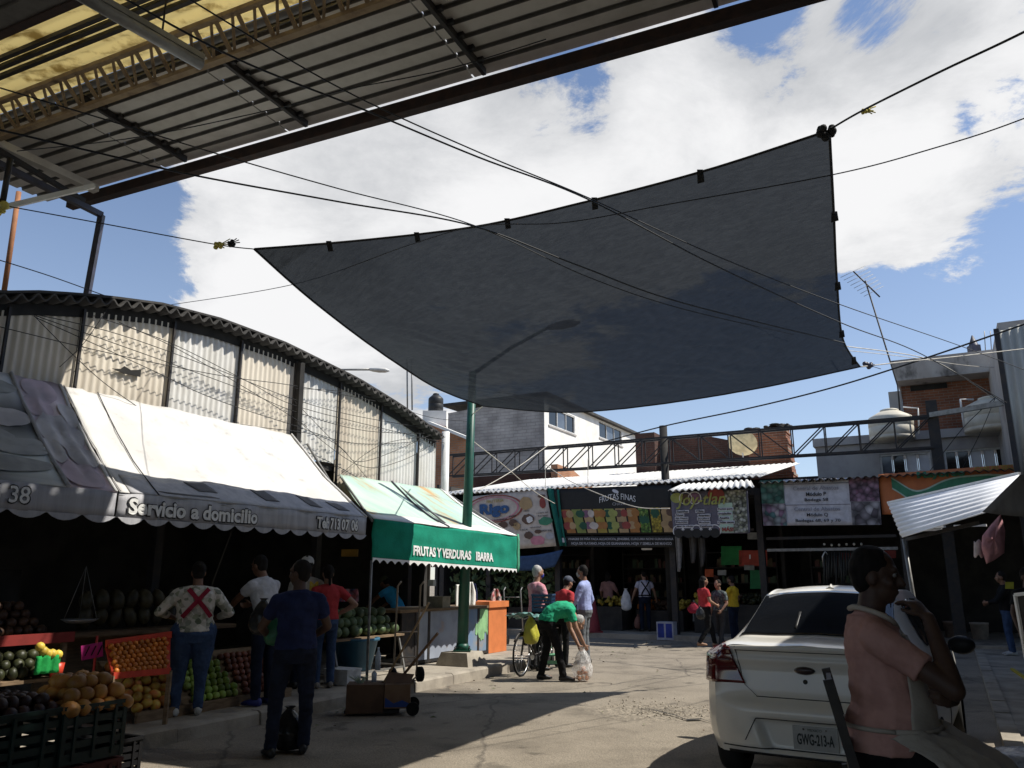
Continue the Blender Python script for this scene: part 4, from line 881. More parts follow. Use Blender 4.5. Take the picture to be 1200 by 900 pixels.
def tanks():
    M_tank = mat('black_tank_plastic', (.02, .02, .02), .5); M_tankw = mat('cream_tank_plastic', (.62, .58, .48), .6, (.52, .48, .4), 3)
    def tank(o, r, h, m, label, cap=True):
        a = thing('water_tank', label, 'water tank', o, 0)
        MB().lathe([(0, 0), (r, 0), (r, h * .1), (r * .97, h * .12), (r, h * .14), (r, h * .4), (r * .97, h * .42), (r, h * .44), (r, h * .70), (r * .93, h * .76), (r * .5, h * .92), (r * .36, h * .94), (0, h * .94)], o, 24).build('tank_body', m, a)
        MB().lathe([(0, h * .92), (r * .42, h * .92), (r * .42, h * .99), (r * .3, h * 1.02), (0, h * 1.02)], o, 18).build('lid', m, a)
        return a
    o = PX(510.5, 483, 30); k = thing('water_tank', 'x', 'water tank', o); bpy.data.objects.remove(k)
    a = tank(o, .29 * 1, .72, M_tank, 'small black water tank on the roofline left of the lamp post'); MB().box(o + Vector((0, 0, -.32)), (.9, .8, .6)).build('stand', M_whitewall, a)
    o = PS(1046, 516, 24.2); a = tank(o, .58, .86, M_tankw, 'cream water tank on the roof left of the square girder post')
    MB().tube([o + Vector((.5, -.5, .1)), o + Vector((.55, -.5, .8)), o + Vector((.3, -.2, .9))], .02, 6).build('pipe', M_white, a)
    o = PS(1166, 506, 24.2); a = tank(o, .70, .92, M_tankw, 'larger pale water tank by the brick storey at far right')
    MB().tube([o + Vector((-.85, -.1, .1)), o + Vector((-.85, -.1, .85)), o + Vector((-.45, 0, .87))], .025, 6).build('pipe', M_white, a)
    # TV aerial
    b = PS(1052, 452, 24.5); t = PS(1014, 329, 24.5); a = thing('tv_aerial', 'thin television aerial leaning on a tall mast above the brick house', 'aerial', b)
    MB().tube([PS(1056, 500, 24.5), b, t], .022, 6).build('mast', M_dsteel, a)
    p0, p1 = PS(1000, 318, 24.5), PS(1031, 348, 24.5); MB().tube([p0, p1], .022, 6).build('boom', M_dsteel, a)
    for i in range(8):
        c = p0.lerp(p1, i / 9); d = Vector((.55, .35, .33)) * (1 - .03 * i); MB().tube([c - d, c + d], .007, 4).build('element', M_greysteel, a)
    for x in (1155, 1162):
        solo(MB().tube([PS(x, 413, 25.5), PS(x - 1.5, 388, 25.5)], .012, 5).build('rod', M_greysteel), 'thin upright steel rod on the slab roof, the %s of the two' % ('left' if x < 1160 else 'right'), 'rod')
    k = MB(); o = PS(1142, 413, 25.4); k.box(o + Vector((0, 0, .1)), (.25, .25, .2)); k.lathe([(.14, .18), (.02, .5), (0, .5)], o, 8); solo(k.build('roof_vent', M_bluesteel), 'small blue pointed vent on the stained slab roof', 'vent')
    for i, x in enumerate((477, 482.5)):
        p = PX(x + 1, 462, 29); q = PX(x, 421, 29); solo(MB().tube([p + Vector((0, 0, -.6)), q], .03, 6).build('roof_mast', M_greysteel), ('left' if i == 0 else 'right') + ' of the two thin masts behind the arched roof', 'mast')
tanks()
# ============================================================ NEAR ROOF OVER THE CAMERA
M_undersheet = mat('pale_roof_underside', (.64, .62, .57), .7, (.54, .52, .47), 2.5, 8, dirt=(.25, .22, .18), dscale=2, dlo=.62, dhi=.85)
M_rib = mat('grey_rib', (.20, .195, .18), .7)
M_beige = mat('beige_girder_paint', (.36, .27, .16), .7, (.28, .20, .115), 6, dirt=(.12, .08, .05), dscale=5)
def fibre():
    m = bpy.data.materials.new('yellow_fibreglass'); m.use_nodes = True; t = m.node_tree; b = t.nodes['Principled BSDF']; o = t.nodes['Material Output']; L = t.links.new
    co = t.nodes.new('ShaderNodeTexCoord'); n = t.nodes.new('ShaderNodeTexNoise'); n.inputs['Scale'].default_value = 6; n.inputs['Detail'].default_value = 9; n.inputs['Roughness'].default_value = .7; L(co.outputs['Object'], n.inputs['Vector'])
    mp = t.nodes.new('ShaderNodeMapping'); L(co.outputs['Object'], mp.inputs[0]); mp.inputs['Scale'].default_value = (1, 6, 1); n2 = t.nodes.new('ShaderNodeTexNoise'); n2.inputs['Scale'].default_value = 1.2; n2.inputs['Detail'].default_value = 8; L(mp.outputs[0], n2.inputs['Vector'])
    ad = t.nodes.new('ShaderNodeMath'); ad.operation = 'ADD'; L(n.outputs['Fac'], ad.inputs[0]); L(n2.outputs['Fac'], ad.inputs[1])
    r = t.nodes.new('ShaderNodeValToRGB'); L(ad.outputs[0], r.inputs[0]); r.color_ramp.elements[0].position = .75; r.color_ramp.elements[0].color = (.44, .35, .17, 1); r.color_ramp.elements[1].position = 1.15; r.color_ramp.elements[1].color = (.84, .75, .48, 1)
    tl = t.nodes.new('ShaderNodeBsdfTranslucent'); L(r.outputs[0], tl.inputs[0]); L(r.outputs[0], b.inputs['Base Color']); b.inputs['Roughness'].default_value = .6
    mx = t.nodes.new('ShaderNodeMixShader'); mx.inputs[0].default_value = .62; L(b.outputs[0], mx.inputs[1]); L(tl.outputs[0], mx.inputs[2]); L(mx.outputs[0], o.inputs[0])
    return m
RZ = 7.0
def near_roof():
    L_, R_ = PZ(90, 238, RZ), PZ(930, 0, RZ); e = (R_ - L_).normalized(); b = Vector((e.y, -e.x, 0))        # e along the eave to the right, b inward (towards the camera)
    F = Matrix((( e.x, b.x, 0, L_.x), (e.y, b.y, 0, L_.y), (0, 0, 1, 0), (0, 0, 0, 1)))
    a = thing('market_roof', 'big corrugated market roof over the foreground with a yellow skylight strip', 'roof', L_ * 1, 0)
    k = MB(F); k.bb((-.15, -.06, RZ - .06), (16, .06, RZ + .09)); k.bb((-.15, -.15, RZ + .02), (16, -.093, RZ + .05)); k.build('eave_beam', M_rust, a)
    # sheets between eave and girder: trapezoid ribs running along the eave
    gl = lambda p: (F.inverted() @ p)
    gb = gl(PZ(0, 160, RZ)).y                                        # how far in the girder runs
    zs = RZ + .2
    def sheet(x0, x1, y0, y1, z, name, m, rib=.24, mr=None):
        mb = MB(F); y = y0
        while y < y1 - .02:
            w_ = min(rib, y1 - y)
            mb.add([(x0, y, z), (x1, y, z), (x1, y + w_ * .68, z), (x0, y + w_ * .68, z)], [(0, 1, 2, 3)], 0)
            pr = [(y + w_ * .68, z), (y + w_ * .74, z + .04), (y + w_ * .94, z + .04), (y + w_, z)]
            for (ya, za), (yb, zb) in zip(pr, pr[1:]): mb.add([(x0, ya, za), (x1, ya, za), (x1, yb, zb), (x0, yb, zb)], [(0, 1, 2, 3)], 1)
            y += w_
        mb.add([(x0, y0, z + .05), (x1, y0, z + .05), (x1, y1, z + .05), (x0, y1, z + .05)], [(0, 1, 2, 3)], 1)
        return mb.build(name, [m, mr or M_rib], a)
    for x0, x1 in ((-.75, 1.7), (1.72, 3.9), (3.92, 6.6), (6.62, 10), (10.02, 16)): sheet(x0, x1, -.04, gb - .04, zs, 'roof_sheet', M_undersheet)
    # rafters with cleats
    for q in ((218, 191), (362, 152), (570, 92), (840, 12)):
        x = gl(PZ(*q, RZ + .1)).x; k = MB(F); k.bb((x - .022, .06, RZ + .11), (x + .022, gb, RZ + .19)); k.build('rafter', M_dsteel, a)
        k = MB(F)
        for i in range(6): k.box((x + .05, .25 + i * (gb - .3) / 6, RZ + .17), (.07, .05, .05))
        k.build('cleat', M_dsteel, a)
    # lattice girder hanging below the sheets
    zt, zb = RZ + .12, RZ - .02; g0, g1 = -3.5, 16
    y1, y0 = gb, gb + .34
    k = MB(F); k.bb((g0, y1 - .04, zb - .02), (g1, y1 + .04, zb + .03)); k.build('girder_chord', M_beige, a)
    k = MB(F); k.bb((g0, gb + .27, RZ + .18), (g1, gb + .33, RZ + .23)); k.build('girder_chord', M_beige, a)
    x = g0; i = 0
    while x < 7:
        k = MB(F); k.bar((x, y1, zb), (x + .03, gb + .3, RZ + .19), .045, .02); k.build('girder_web', M_beige, a); k = MB(F); k.bar((x + .03, y1, zb), (x + .26, gb + .3, RZ + .19), .03, .02); k.build('girder_web', M_beige, a); x += .29; i += 1
    # skylight strip and the dark roof behind
    yk = gl(PZ(0, 47, RZ + .25)).y
    k = MB(F)
    k.slab(lambda u, v: Vector((-4 + 20 * u, gb + .0 + (yk - gb + .04) * v, RZ + .34 + .015 * math.sin(v * 40))), 2, 40, .006); k.build('skylight_sheet', fibre(), a)
    for q in ((0, 72), (0, 82), (0, 93)):
        y = gl(PZ(*q, RZ + .25)).y; k = MB(F); k.bb((-4, y - .025, RZ + .26), (16, y + .025, RZ + .31)); k.build('purlin', M_dsteel, a)
    k = MB(F); k.bb((-4, gb - .08, RZ + .29), (16, gb + .02, RZ + .31)); k.build('flashing', M_rib, a)
    k = MB(F); k.bb((-4, yk - .03, RZ + .28), (16, yk + .06, RZ + .42)); k.build('beam', M_rust, a)
    sheet(-4, 16, yk + .05, yk + 22, RZ + .3, 'roof_sheet', mat('dark_roof_underside', (.14, .135, .125), .8), .3)  # unseen stretch, carried on behind the camera to block sky light
    sheet(-1.9, -.78, .75, gb - .04, zs + .02, 'roof_sheet', M_undersheet)
    # fluorescent batten under the girder
    f = thing('tube_light', 'unlit grey tube light hanging under the market roof', 'lamp', PZ(160, 35, RZ - .35)); p0, p1 = PZ(60, -25, RZ - .4), PZ(236, 76, RZ - .4)
    MB().tube([p0, p1], .055, 12).build('tube', mat('tube_grey', (.30, .30, .29), .35), f); MB().bar(p0 + Vector((0, 0, .07)), p1 + Vector((0, 0, .07)), .1, .06).build('housing', mat('housing_grey', (.28, .28, .26), .5), f)
    MB().tube([p0.lerp(p1, .7) + Vector((0, 0, .1)), p0.lerp(p1, .7) + Vector((0, 0, .55))], .01, 5).build('hanger', M_dsteel, f)
    # a pale channel by the corner and its end bracket
    k = MB(); k.bar(PZ(-10, 165, RZ - .05), PZ(113, 222, RZ - .05), .12, .1); solo(k.build('edge_channel', M_undersheet), 'pale steel channel ending at the left corner of the market roof', 'channel')
    # open square frame hanging at the corner
    fr = thing('corner_bracket', 'open blue-grey square tube frame hanging off the roof corner', 'frame', PZ(118, 252, RZ - .1)); D = 10.5
    A, B, C_, E = PX(-15, 185, 8.9), PX(119, 252, D), PX(94, 390, D + .1), PX(0, 348, 9.0)
    for p, q in ((A, B), (B, C_), (C_, E)): MB().bar(p, q, .075).build('frame_tube', M_bluesteel, fr)
    MB().bar(PX(-15, 168, 8.8), PX(98, 235, 10.3), .06).build('frame_tube', M_dsteel, fr)
    MB().tube([PX(12, 186, 7.6), PX(3, 238, 7.6)], .03, 8).build('hanger', M_dsteel, fr)
    solo(MB().tube([PX(22, 225, 12), PX(5, 340, 12)], .04, 8).build('pipe_mast', mat('rust_orange_pipe', (.33, .14, .06), .8)), 'thin rust orange pipe rising at the far left behind the hall', 'pipe')
    solo(MB().bar(PX(0, 244, 7.6), PX(110, 218, 8.2), .06, .05).build('strut', M_undersheet), 'pale strut from the roof corner to the left edge', 'strut')
    kn = MB(); rnd = random.Random(1)
    for i in range(9): kn.ball(PX(5, 241, 7.6) + Vector((rnd.uniform(-.08, .08), rnd.uniform(-.05, .05), rnd.uniform(-.09, .06))), rnd.uniform(.03, .05), 7)
    solo(kn.build('rope_knot', M_yrope), 'bundle of yellow rope tied round the hanger at the left edge', 'rope')
near_roof()
# ============================================================ SHADE CLOTH
def net_mat():
    m = bpy.data.materials.new('shade_net'); m.use_nodes = True; t = m.node_tree; b = t.nodes['Principled BSDF']; o = t.nodes['Material Output']; L = t.links.new
    co = t.nodes.new('ShaderNodeTexCoord'); mp = t.nodes.new('ShaderNodeMapping'); mp.inputs['Rotation'].default_value = (0, 0, SA); mp.inputs['Scale'].default_value = (1, 3, 1); L(co.outputs['Object'], mp.inputs[0])
    n = t.nodes.new('ShaderNodeTexNoise'); n.inputs['Scale'].default_value = 7; n.inputs['Detail'].default_value = 9; n.inputs['Roughness'].default_value = .65; L(mp.outputs[0], n.inputs['Vector'])
    mp2 = t.nodes.new('ShaderNodeMapping'); mp2.inputs['Rotation'].default_value = (0, 0, .6); mp2.inputs['Scale'].default_value = (1, 4.5, 1); L(co.outputs['Object'], mp2.inputs[0])
    n2 = t.nodes.new('ShaderNodeTexNoise'); n2.inputs['Scale'].default_value = 3.4; n2.inputs['Detail'].default_value = 8; n2.inputs['Distortion'].default_value = .9; L(mp2.outputs[0], n2.inputs['Vector'])
    cr_ = t.nodes.new('ShaderNodeMath'); cr_.operation = 'SUBTRACT'; L(n2.outputs['Fac'], cr_.inputs[0]); cr_.inputs[1].default_value = .5
    ab = t.nodes.new('ShaderNodeMath'); ab.operation = 'ABSOLUTE'; L(cr_.outputs[0], ab.inputs[0])
    sm = t.nodes.new('ShaderNodeMapRange'); L(ab.outputs[0], sm.inputs[0]); sm.inputs[1].default_value = 0; sm.inputs[2].default_value = .05; sm.inputs[3].default_value = .22; sm.inputs[4].default_value = 0
    sw = t.nodes.new('ShaderNodeMath'); sw.operation = 'SUBTRACT'; L(n.outputs['Fac'], sw.inputs[0]); L(sm.outputs[0], sw.inputs[1])
    r = t.nodes.new('ShaderNodeMapRange'); L(sw.outputs[0], r.inputs[0]); r.inputs[1].default_value = .3; r.inputs[2].default_value = .75; r.inputs[3].default_value = .022; r.inputs[4].default_value = .040
    b.inputs['Base Color'].default_value = (.013, .015, .019, 1); b.inputs['Roughness'].default_value = .6; b.inputs['Specular IOR Level'].default_value = .25
    bp = t.nodes.new('ShaderNodeBump'); bp.inputs['Strength'].default_value = .5; bp.inputs['Distance'].default_value = .05; L(n.outputs['Fac'], bp.inputs['Height']); L(bp.outputs[0], b.inputs['Normal'])
    tl = t.nodes.new('ShaderNodeBsdfTranslucent'); tl.inputs[0].default_value = (.015, .018, .024, 1)
    a1 = t.nodes.new('ShaderNodeMixShader'); a1.inputs[0].default_value = .5; L(b.outputs[0], a1.inputs[1]); L(tl.outputs[0], a1.inputs[2])
    tr = t.nodes.new('ShaderNodeBsdfTransparent'); tr.inputs[0].default_value = (.86, .94, 1, 1); mx = t.nodes.new('ShaderNodeMixShader'); L(r.outputs[0], mx.inputs[0]); L(a1.outputs[0], mx.inputs[1]); L(tr.outputs[0], mx.inputs[2]); L(mx.outputs[0], o.inputs[0])
    return m
E_AB = [(298, 292, 8.15), (430, 281, 8.55), (560, 265, 8.35), (690, 236, 7.9), (830, 199, 7.35), (972, 153, 6.7)]; E_DC = [(566, 476, 12.9), (650, 483, 12.6), (720, 480, 12.35), (800, 470, 12.2), (900, 453, 12.3), (1008, 430, 12.5)]
E_AD = [(298, 292, 8.15), (372, 357, 9.2), (452, 417, 10.6), (512, 455, 11.9), (566, 476, 12.9)]; E_BC = [(972, 153, 6.7), (977, 245, 7.9), (981, 330, 9.6), (988, 398, 11.4), (1008, 430, 12.5)]
TA, TB_, TC_, TD = PX(298, 292, 8.15), PX(972, 153, 6.7), PX(1008, 430, 12.5), PX(566, 476, 12.9)
def smooth_path(P3, n=10):
    out = []; P3 = [Vector(p) for p in P3]
    for i in range(len(P3) - 1):
        p0, p1, p2, p3 = P3[max(i - 1, 0)], P3[i], P3[i + 1], P3[min(i + 2, len(P3) - 1)]
        for k in range(n):
            t = k / n; out.append(.5 * ((2 * p1) + (p2 - p0) * t + (2 * p0 - 5 * p1 + 4 * p2 - p3) * t * t + (3 * p1 - p0 - 3 * p2 + p3) * t ** 3))
    return out + [P3[-1]]
def shade_cloth():
    cen = (TA + TB_ + TC_ + TD) / 4
    def edge(p, q, sag, pull):
        def f(u):
            r = p.lerp(q, u); k = 4 * u * (1 - u); r.z -= sag * k; d = (cen - (p + q) / 2); d.z = 0; return r + d.normalized() * pull * k
        return f
    def pe(E):
        q = smooth_path([PX(*p) for p in E], 24)
        L = [0]
        for a, b in zip(q, q[1:]): L.append(L[-1] + (b - a).length)
        def f(u):
            x = u * L[-1]
            for i in range(len(q) - 1):
                if x <= L[i + 1] + 1e-9: return q[i].lerp(q[i + 1], (x - L[i]) / max(L[i + 1] - L[i], 1e-9))
            return q[-1].copy()
        return f
    eAB, eDC, eAD, eBC = pe(E_AB), pe(E_DC), pe(E_AD), pe(E_BC)
    def flare(u): return u
    def fn(u, v):
        p = eAB(u).lerp(eDC(u), v) + eAD(v).lerp(eBC(v), u) - (TA.lerp(TB_, u)).lerp(TD.lerp(TC_, u), v)
        k = 16 * u * (1 - u) * v * (1 - v); p.z -= .16 * k
        f = (u * (1 - u)) ** .5 * 2
        w_ = min(1, 6 * min(u, 1 - u, v, 1 - v) + .1); p.z += w_ * (.05 * noise.noise((u * 6 + v * 2, v * 4, 2)) + .045 * (.5 - abs(noise.noise((u * 14 - v * 18, v * 5 + u * 6, 7)))) * (.3 + v) + .026 * (.5 - abs(noise.noise((u * 30 + v * 36, v * 12 - u * 10, 9)))) * (.3 + v) + .010 * noise.noise((u * 70, v * 50, 4)))
        return p
    a = thing('shade_cloth', 'large sagging black shade cloth tied by its corners above the street', 'shade cloth', cen, -SA)
    mb = MB(); mb.grid(fn, 150, 150); mb.build('netting', net_mat(), a)
    for pts in ([fn(i / 40, 0) for i in range(41)], [fn(1, i / 40) for i in range(41)], [fn(i / 40, 1) for i in range(41)], [fn(0, i / 40) for i in range(41)]):
        MB().tube(pts, .013, 6).build('hem_rope', M_rope, a)
    for u, v, d in [(.13, 0, .10), (.29, 0, .10), (.46, 0, .10), (.62, 0, .12), (.80, 0, .13), (1, .22, .1), (1, .5, .1), (1, .75, .1), (1, .93, .12)]:
        p = fn(u, v); MB().poly([p + Vector((-.03, -.02, .02)), p + Vector((.03, -.02, .02)), p + Vector((.045, .05 - .05 * u, -d * .75)), p + Vector((-.015, .05, -d * .75))], .01, (0, -1, .2)).build('tie_loop', M_rope, a)
    kb = MB(); rnd = random.Random(6)
    for i in range(8): kb.ball(TB_ + Vector((rnd.uniform(-.08, .06), rnd.uniform(-.05, .05), rnd.uniform(-.09, .06))), rnd.uniform(.03, .05), 7)
    kb.build('corner_knot', M_rope, a)
shade_cloth()
# ============================================================ ROPES AND WIRES
def wire(label, pts, r=.010, m=None, name='cable', cat='cable'):
    r = r * .8
    """pts: (px, py, depth)"""
    P3 = [PX(*p) for p in pts]
    return solo(MB().tube(smooth_path(P3) if len(P3) > 2 else [P3[0].lerp(P3[1], i / 10) for i in range(11)], r, 5).build(name, m or M_wire), label, cat)
def iD(d0, d1, f): return 1 / ((1 - f) / d0 + f / d1)                 # depth along a straight wire seen in perspective
def wires():
    def line(label, pix, d0, d1, r=.01, m=None, name='cable', cat='cable'):
        x = [0]; 
        for a, b in zip(pix, pix[1:]): x.append(x[-1] + math.hypot(b[0] - a[0], b[1] - a[1]))
        return wire(label, [(q[0], q[1], iD(d0, d1, l / x[-1])) for q, l in zip(pix, x)], r, m, name, cat)
    line('upper of two dark wires crossing the middle of the shade cloth', [(215, -5), (400, 104), (560, 178), (690, 232), (840, 300), (985, 357), (1130, 407), (1230, 445)], 4.2, 13.5, .007)
    line('lower of two dark wires crossing the middle of the shade cloth', [(140, -5), (280, 70), (430, 130), (560, 184), (690, 234), (840, 312), (985, 378), (1080, 415), (1180, 472)], 4.0, 14, .009)
    line('dark wire from the roof corner meeting the left third of the shade cloth', [(-10, 100), (133, 143), (277, 187), (400, 222), (555, 264), (690, 325), (800, 362), (930, 392)], 4.8, 11, .007)
    line('doubled dark wire just below the roof corner wire', [(-10, 150), (110, 178), (230, 206), (400, 237), (555, 265), (680, 312), (800, 355), (990, 402)], 4.9, 11.2, .010)
    line('thin wire sagging under the pale roof sheets', [(20, 177), (160, 161), (320, 128), (400, 106), (520, 82), (640, 46)], 6.5, 5.2, .006)
    line('thin wire from the arched hall over the shade cloth to the right sky', [(195, 358), (345, 333), (480, 287), (560, 265), (660, 261), (780, 240), (970, 206), (1090, 175), (1215, 133), (1480, 20)], 11.5, 4.0, .006)
    line('rope holding the left corner of the shade cloth', [(5, 241), (120, 262), (250, 286), (298, 292)], 7.6, 8.15, .008, M_rope, 'rope', 'rope')
    line('thick rope holding the upper right corner of the shade cloth', [(972, 152), (1010, 130), (1100, 85), (1215, 30), (1480, -110)], 6.7, 3.4, .012, M_rope, 'rope', 'rope')
    line('white rope holding the right corner of the shade cloth', [(1008, 430), (1060, 424), (1120, 418), (1215, 407)], 12.5, 15, .013, M_wropeM, 'rope', 'rope')
    line('short ropes from the far cloth corner to the lamp post', [(566, 476), (558, 482), (549, 489)], 12.9, 15.5, .012, M_wropeM, 'rope', 'rope')
    line('thick black cable rising to the right behind the shade cloth', [(700, 520), (780, 499), (880, 478), (980, 453), (1090, 418), (1215, 375)], 22, 13, .022)
    line('thin wire dipping left of the arched roof', [(-10, 302), (60, 324), (130, 349), (170, 362)], 8, 10.5, .008)
    line('pale rope slanting down in front of the brick house', [(985, 405), (1085, 420), (1130, 443), (1166, 468)], 12, 20, .011, M_wropeM, 'rope', 'rope')
    line('dark wire slanting down to the orange banner', [(1166, 466), (1130, 500), (1095, 545), (1062, 590)], 19, 19.5, .012)
    line('second dark wire slanting down beside the slanting one', [(1166, 467), (1150, 505), (1122, 560)], 19.2, 19.6, .010)
    line('wire crossing the corner of the right brick house', [(1108, 430), (1150, 455), (1185, 478), (1215, 492)], 19, 17, .012)
    line('wire rising beside the grey corrugated building end', [(1172, 432), (1190, 402), (1204, 378)], 19, 17, .012)
    line('pale thin wire under the right rope over the slab roof', [(985, 410), (1060, 418), (1130, 428), (1182, 432)], 13, 21, .008, M_wropeM)
    line('white cord looping over the black FRUTAS FINAS sign', [(640, 545), (665, 562), (700, 578), (745, 594), (785, 596)], 20.8, 19, .014, M_wropeM)
    line('pale stay wire slanting from the lamp post to the shop roof', [(552, 515), (590, 545), (625, 575), (650, 590)], 15.6, 19, .010, M_wropeM)
    line('pale stay wire crossing under the long girder', [(645, 520), (600, 552), (560, 575)], 20.5, 17, .012, M_wropeM)
    for i, x in enumerate((639, 689)): line('thin hanging cord under the long girder, the %s of two' % ('left' if i == 0 else 'right'), [(x, 540 - 3 * i), (x, 572)], 20.9, 20.9, .012, M_wropeM)
    # bundle along the arched wall
    fan = [([(40, 368), (140, 392), (260, 435), (345, 468), (420, 488), (520, 505)], 'topmost'), ([(42, 370), (150, 408), (280, 455), (345, 482), (430, 505), (520, 508)], 'second from top'), ([(42, 372), (170, 430), (250, 467), (340, 497), (420, 520), (515, 515)], 'third from top'),
           ([(0, 383), (90, 405), (180, 425), (270, 442), (345, 452), (440, 470)], 'lighter middle'), ([(110, 370), (200, 402), (290, 447), (345, 475), (440, 500), (525, 520)], 'short upper'), ([(140, 378), (210, 410), (300, 462), (360, 500)], 'steep short'),
           ([(40, 370), (90, 420), (140, 462), (230, 520), (330, 572), (425, 600)], 'long steep'), ([(130, 355), (100, 400), (70, 430)], 'thin crossing'), ([(95, 468), (200, 487), (300, 500), (385, 515), (430, 560)], 'slack low'), ([(120, 500), (200, 510), (290, 520), (360, 530), (420, 560)], 'slack lower'),
           ([(345, 470), (400, 525), (430, 540), (515, 505)], 'knotted right'), ([(345, 490), (420, 545), (470, 540), (522, 512)], 'drooping right'), ([(400, 555), (450, 520), (520, 510)], 'rising right'), ([(345, 455), (420, 462), (500, 488), (550, 494)], 'far right upper')]
    for pix, nm in fan:
        P3 = [PT(x, y, HT + .16 + .05 * math.sin(x)) for x, y in pix]
        solo(MB().tube(smooth_path(P3, 8), .0055, 4).build('cable', M_wire), nm + ' dark cable strung along the arched corrugated wall', 'cable')
    # knots
    for (x, y, D, m, lab) in [(257, 287, 8.05, M_yrope, 'yellow knot on the rope left of the shade cloth'), (1014, 129, 6.4, M_yrope, 'frayed yellow knot on the thick rope at the upper right'), (270, 285, 8.05, M_rope, 'black knot on the rope left of the shade cloth'), (1018, 428, 12.6, M_bluesteel, 'blue knot where the white rope meets the cloth')]:
        k = MB(); rnd = random.Random(x); o = PX(x, y, D); sc = D / 9
        for i in range(6): k.ball(o + Vector((rnd.uniform(-.05, .05), rnd.uniform(-.02, .02), rnd.uniform(-.03, .03))) * sc, rnd.uniform(.02, .035) * sc, 6)
        for i in range(4): k.tube([o, o + Vector((rnd.uniform(.04, .14), 0, rnd.uniform(-.06, .08))) * sc], .006, 4)
        solo(k.build('rope_knot', m), lab, 'knot')
wires()
# ============================================================ RIGHT ROW
def right_row():
    a = thing('shop_row', 'dark row of open market shops along the right side of the street', 'shops', W(1.6, 8, 0), -SA)
    k = SB(); k.bb((1.42, -9, 4.92), (9, 11.3, 5.0)); k.build('roof_sheet', M_roofedge, a)
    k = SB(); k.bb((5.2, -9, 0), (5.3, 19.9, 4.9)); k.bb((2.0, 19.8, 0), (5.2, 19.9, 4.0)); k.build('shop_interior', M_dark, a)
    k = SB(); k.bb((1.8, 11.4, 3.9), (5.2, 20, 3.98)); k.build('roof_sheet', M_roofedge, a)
    for s in (1.5, 6, 11.2, 15.5, 19.6): k = SB(); k.bar((1.75, s, .07), (1.75, s, 4.9 if s < 12 else 3.9), .14); k.build('post', M_dsteel, a)
    # white corrugated awning
    w_ = thing('sheet_awning', 'white corrugated sheet awning sloping over the right shop front', 'awning', PX(1060, 640, 14), 0)
    A, B, C_, D_ = PX(1041, 591, 15.5), PX(1195, 557, 12.0), PX(1057, 630, 13.6), PX(1192, 590, 9.6)
    mb = MB(); corr_sheet(mb, C_, A, D_, B, 8, .012, nv=4); mb.build('awning_sheet', mat('bluish_white_sheet', (.80, .81, .83), .5, (.72, .73, .75), 2), w_)
    MB().bar(A + Vector((0, 0, .03)), B + Vector((0, 0, .03)), .05, .04).build('top_rail', M_white, w_); b = C_ + Vector((.05, .05, -.02)); MB().tube([Vector((b.x + .12, b.y, .07)), b], .035, 8).build('prop', M_greysteel, w_)
    MB().bar(PX(1063, 632, 14), PX(1150, 612, 11.5), .05).build('rafter', M_dsteel, w_)
    # dark canopy nearer at the right edge
    c = thing('canopy', 'dark canvas canopy drooping at the right edge of the picture', 'canopy', PX(1190, 640, 9), 0)
    P4 = [PX(1196, 556, 8.8), PX(1152, 600, 10.5), PX(1340, 480, 6.5), PX(1330, 575, 6.2)]
    mb = MB(); mb.slab(lambda u, v: P4[0].lerp(P4[2], u).lerp(P4[1].lerp(P4[3], u), v) + Vector((0, 0, -.12 * math.sin(math.pi * u))), 10, 6, .01); mb.build('canopy_cloth', M_black, c)
    MB().tube([PX(1345, 560, 6.4), Vector((PX(1345, 560, 6.4).x, 6.4, .07))], .03, 8).build('pole', M_dsteel, c)
    # tube lights under it, not lit: pale strips of daylight-catching rail
    for i, (x0, y0, x1, y1) in enumerate([(1070, 621.5, 1104, 620.5), (1097, 617.5, 1107, 617), (1118, 616.5, 1156, 615.5)]):
        solo(MB().bar(PX(x0, y0, 15), PX(x1, y1, 14.6), .04).build('rail', M_white), ('long dim', 'short bright', 'right bright')[i] + ' white rail under the white sheet awning', 'rail')
    # pink cloth bag
    pk = MB(); rnd = random.Random(8)
    out = [(1173, 602), (1178, 622), (1177, 648), (1166, 656), (1156, 661), (1150, 642), (1151, 628), (1162, 614)]
    cc = PX(1166, 632, 10.2)
    def pf(u, v):
        g = 2 * math.pi * u; i = u * len(out); q0, q1 = out[int(i) % len(out)], out[(int(i) + 1) % len(out)]; f = i - int(i)
        x, y = q0[0] + (q1[0] - q0[0]) * f, q0[1] + (q1[1] - q0[1]) * f; rr = math.sin(math.pi * v); d = 10.2 - .12 * math.cos(math.pi * v) + .03 * noise.noise((u * 9, v * 5, 1))
        return PX(1165 + (x - 1165) * rr ** .6, 632 + (y - 632) * rr ** .6, d)
    pk.grid(pf, 32, 12); solo(pk.build('hanging_bag', cloth('pink_cloth', (.52, .26, .28), (.40, .2, .22))), 'crumpled pink cloth bag hanging under the dark canopy at right', 'bag')
    k = MB(); k.slab(lambda u, v: PX(1142 + 9 * u, 634 + 18 * v + 2 * math.sin(9 * u), 10.3 - .05 * math.sin(3 * u)), 8, 8, .01); solo(k.build('white_cloth', cloth('pale_cloth', (.5, .42, .42))), 'small pale cloth hanging beside the pink bag', 'cloth')
right_row()
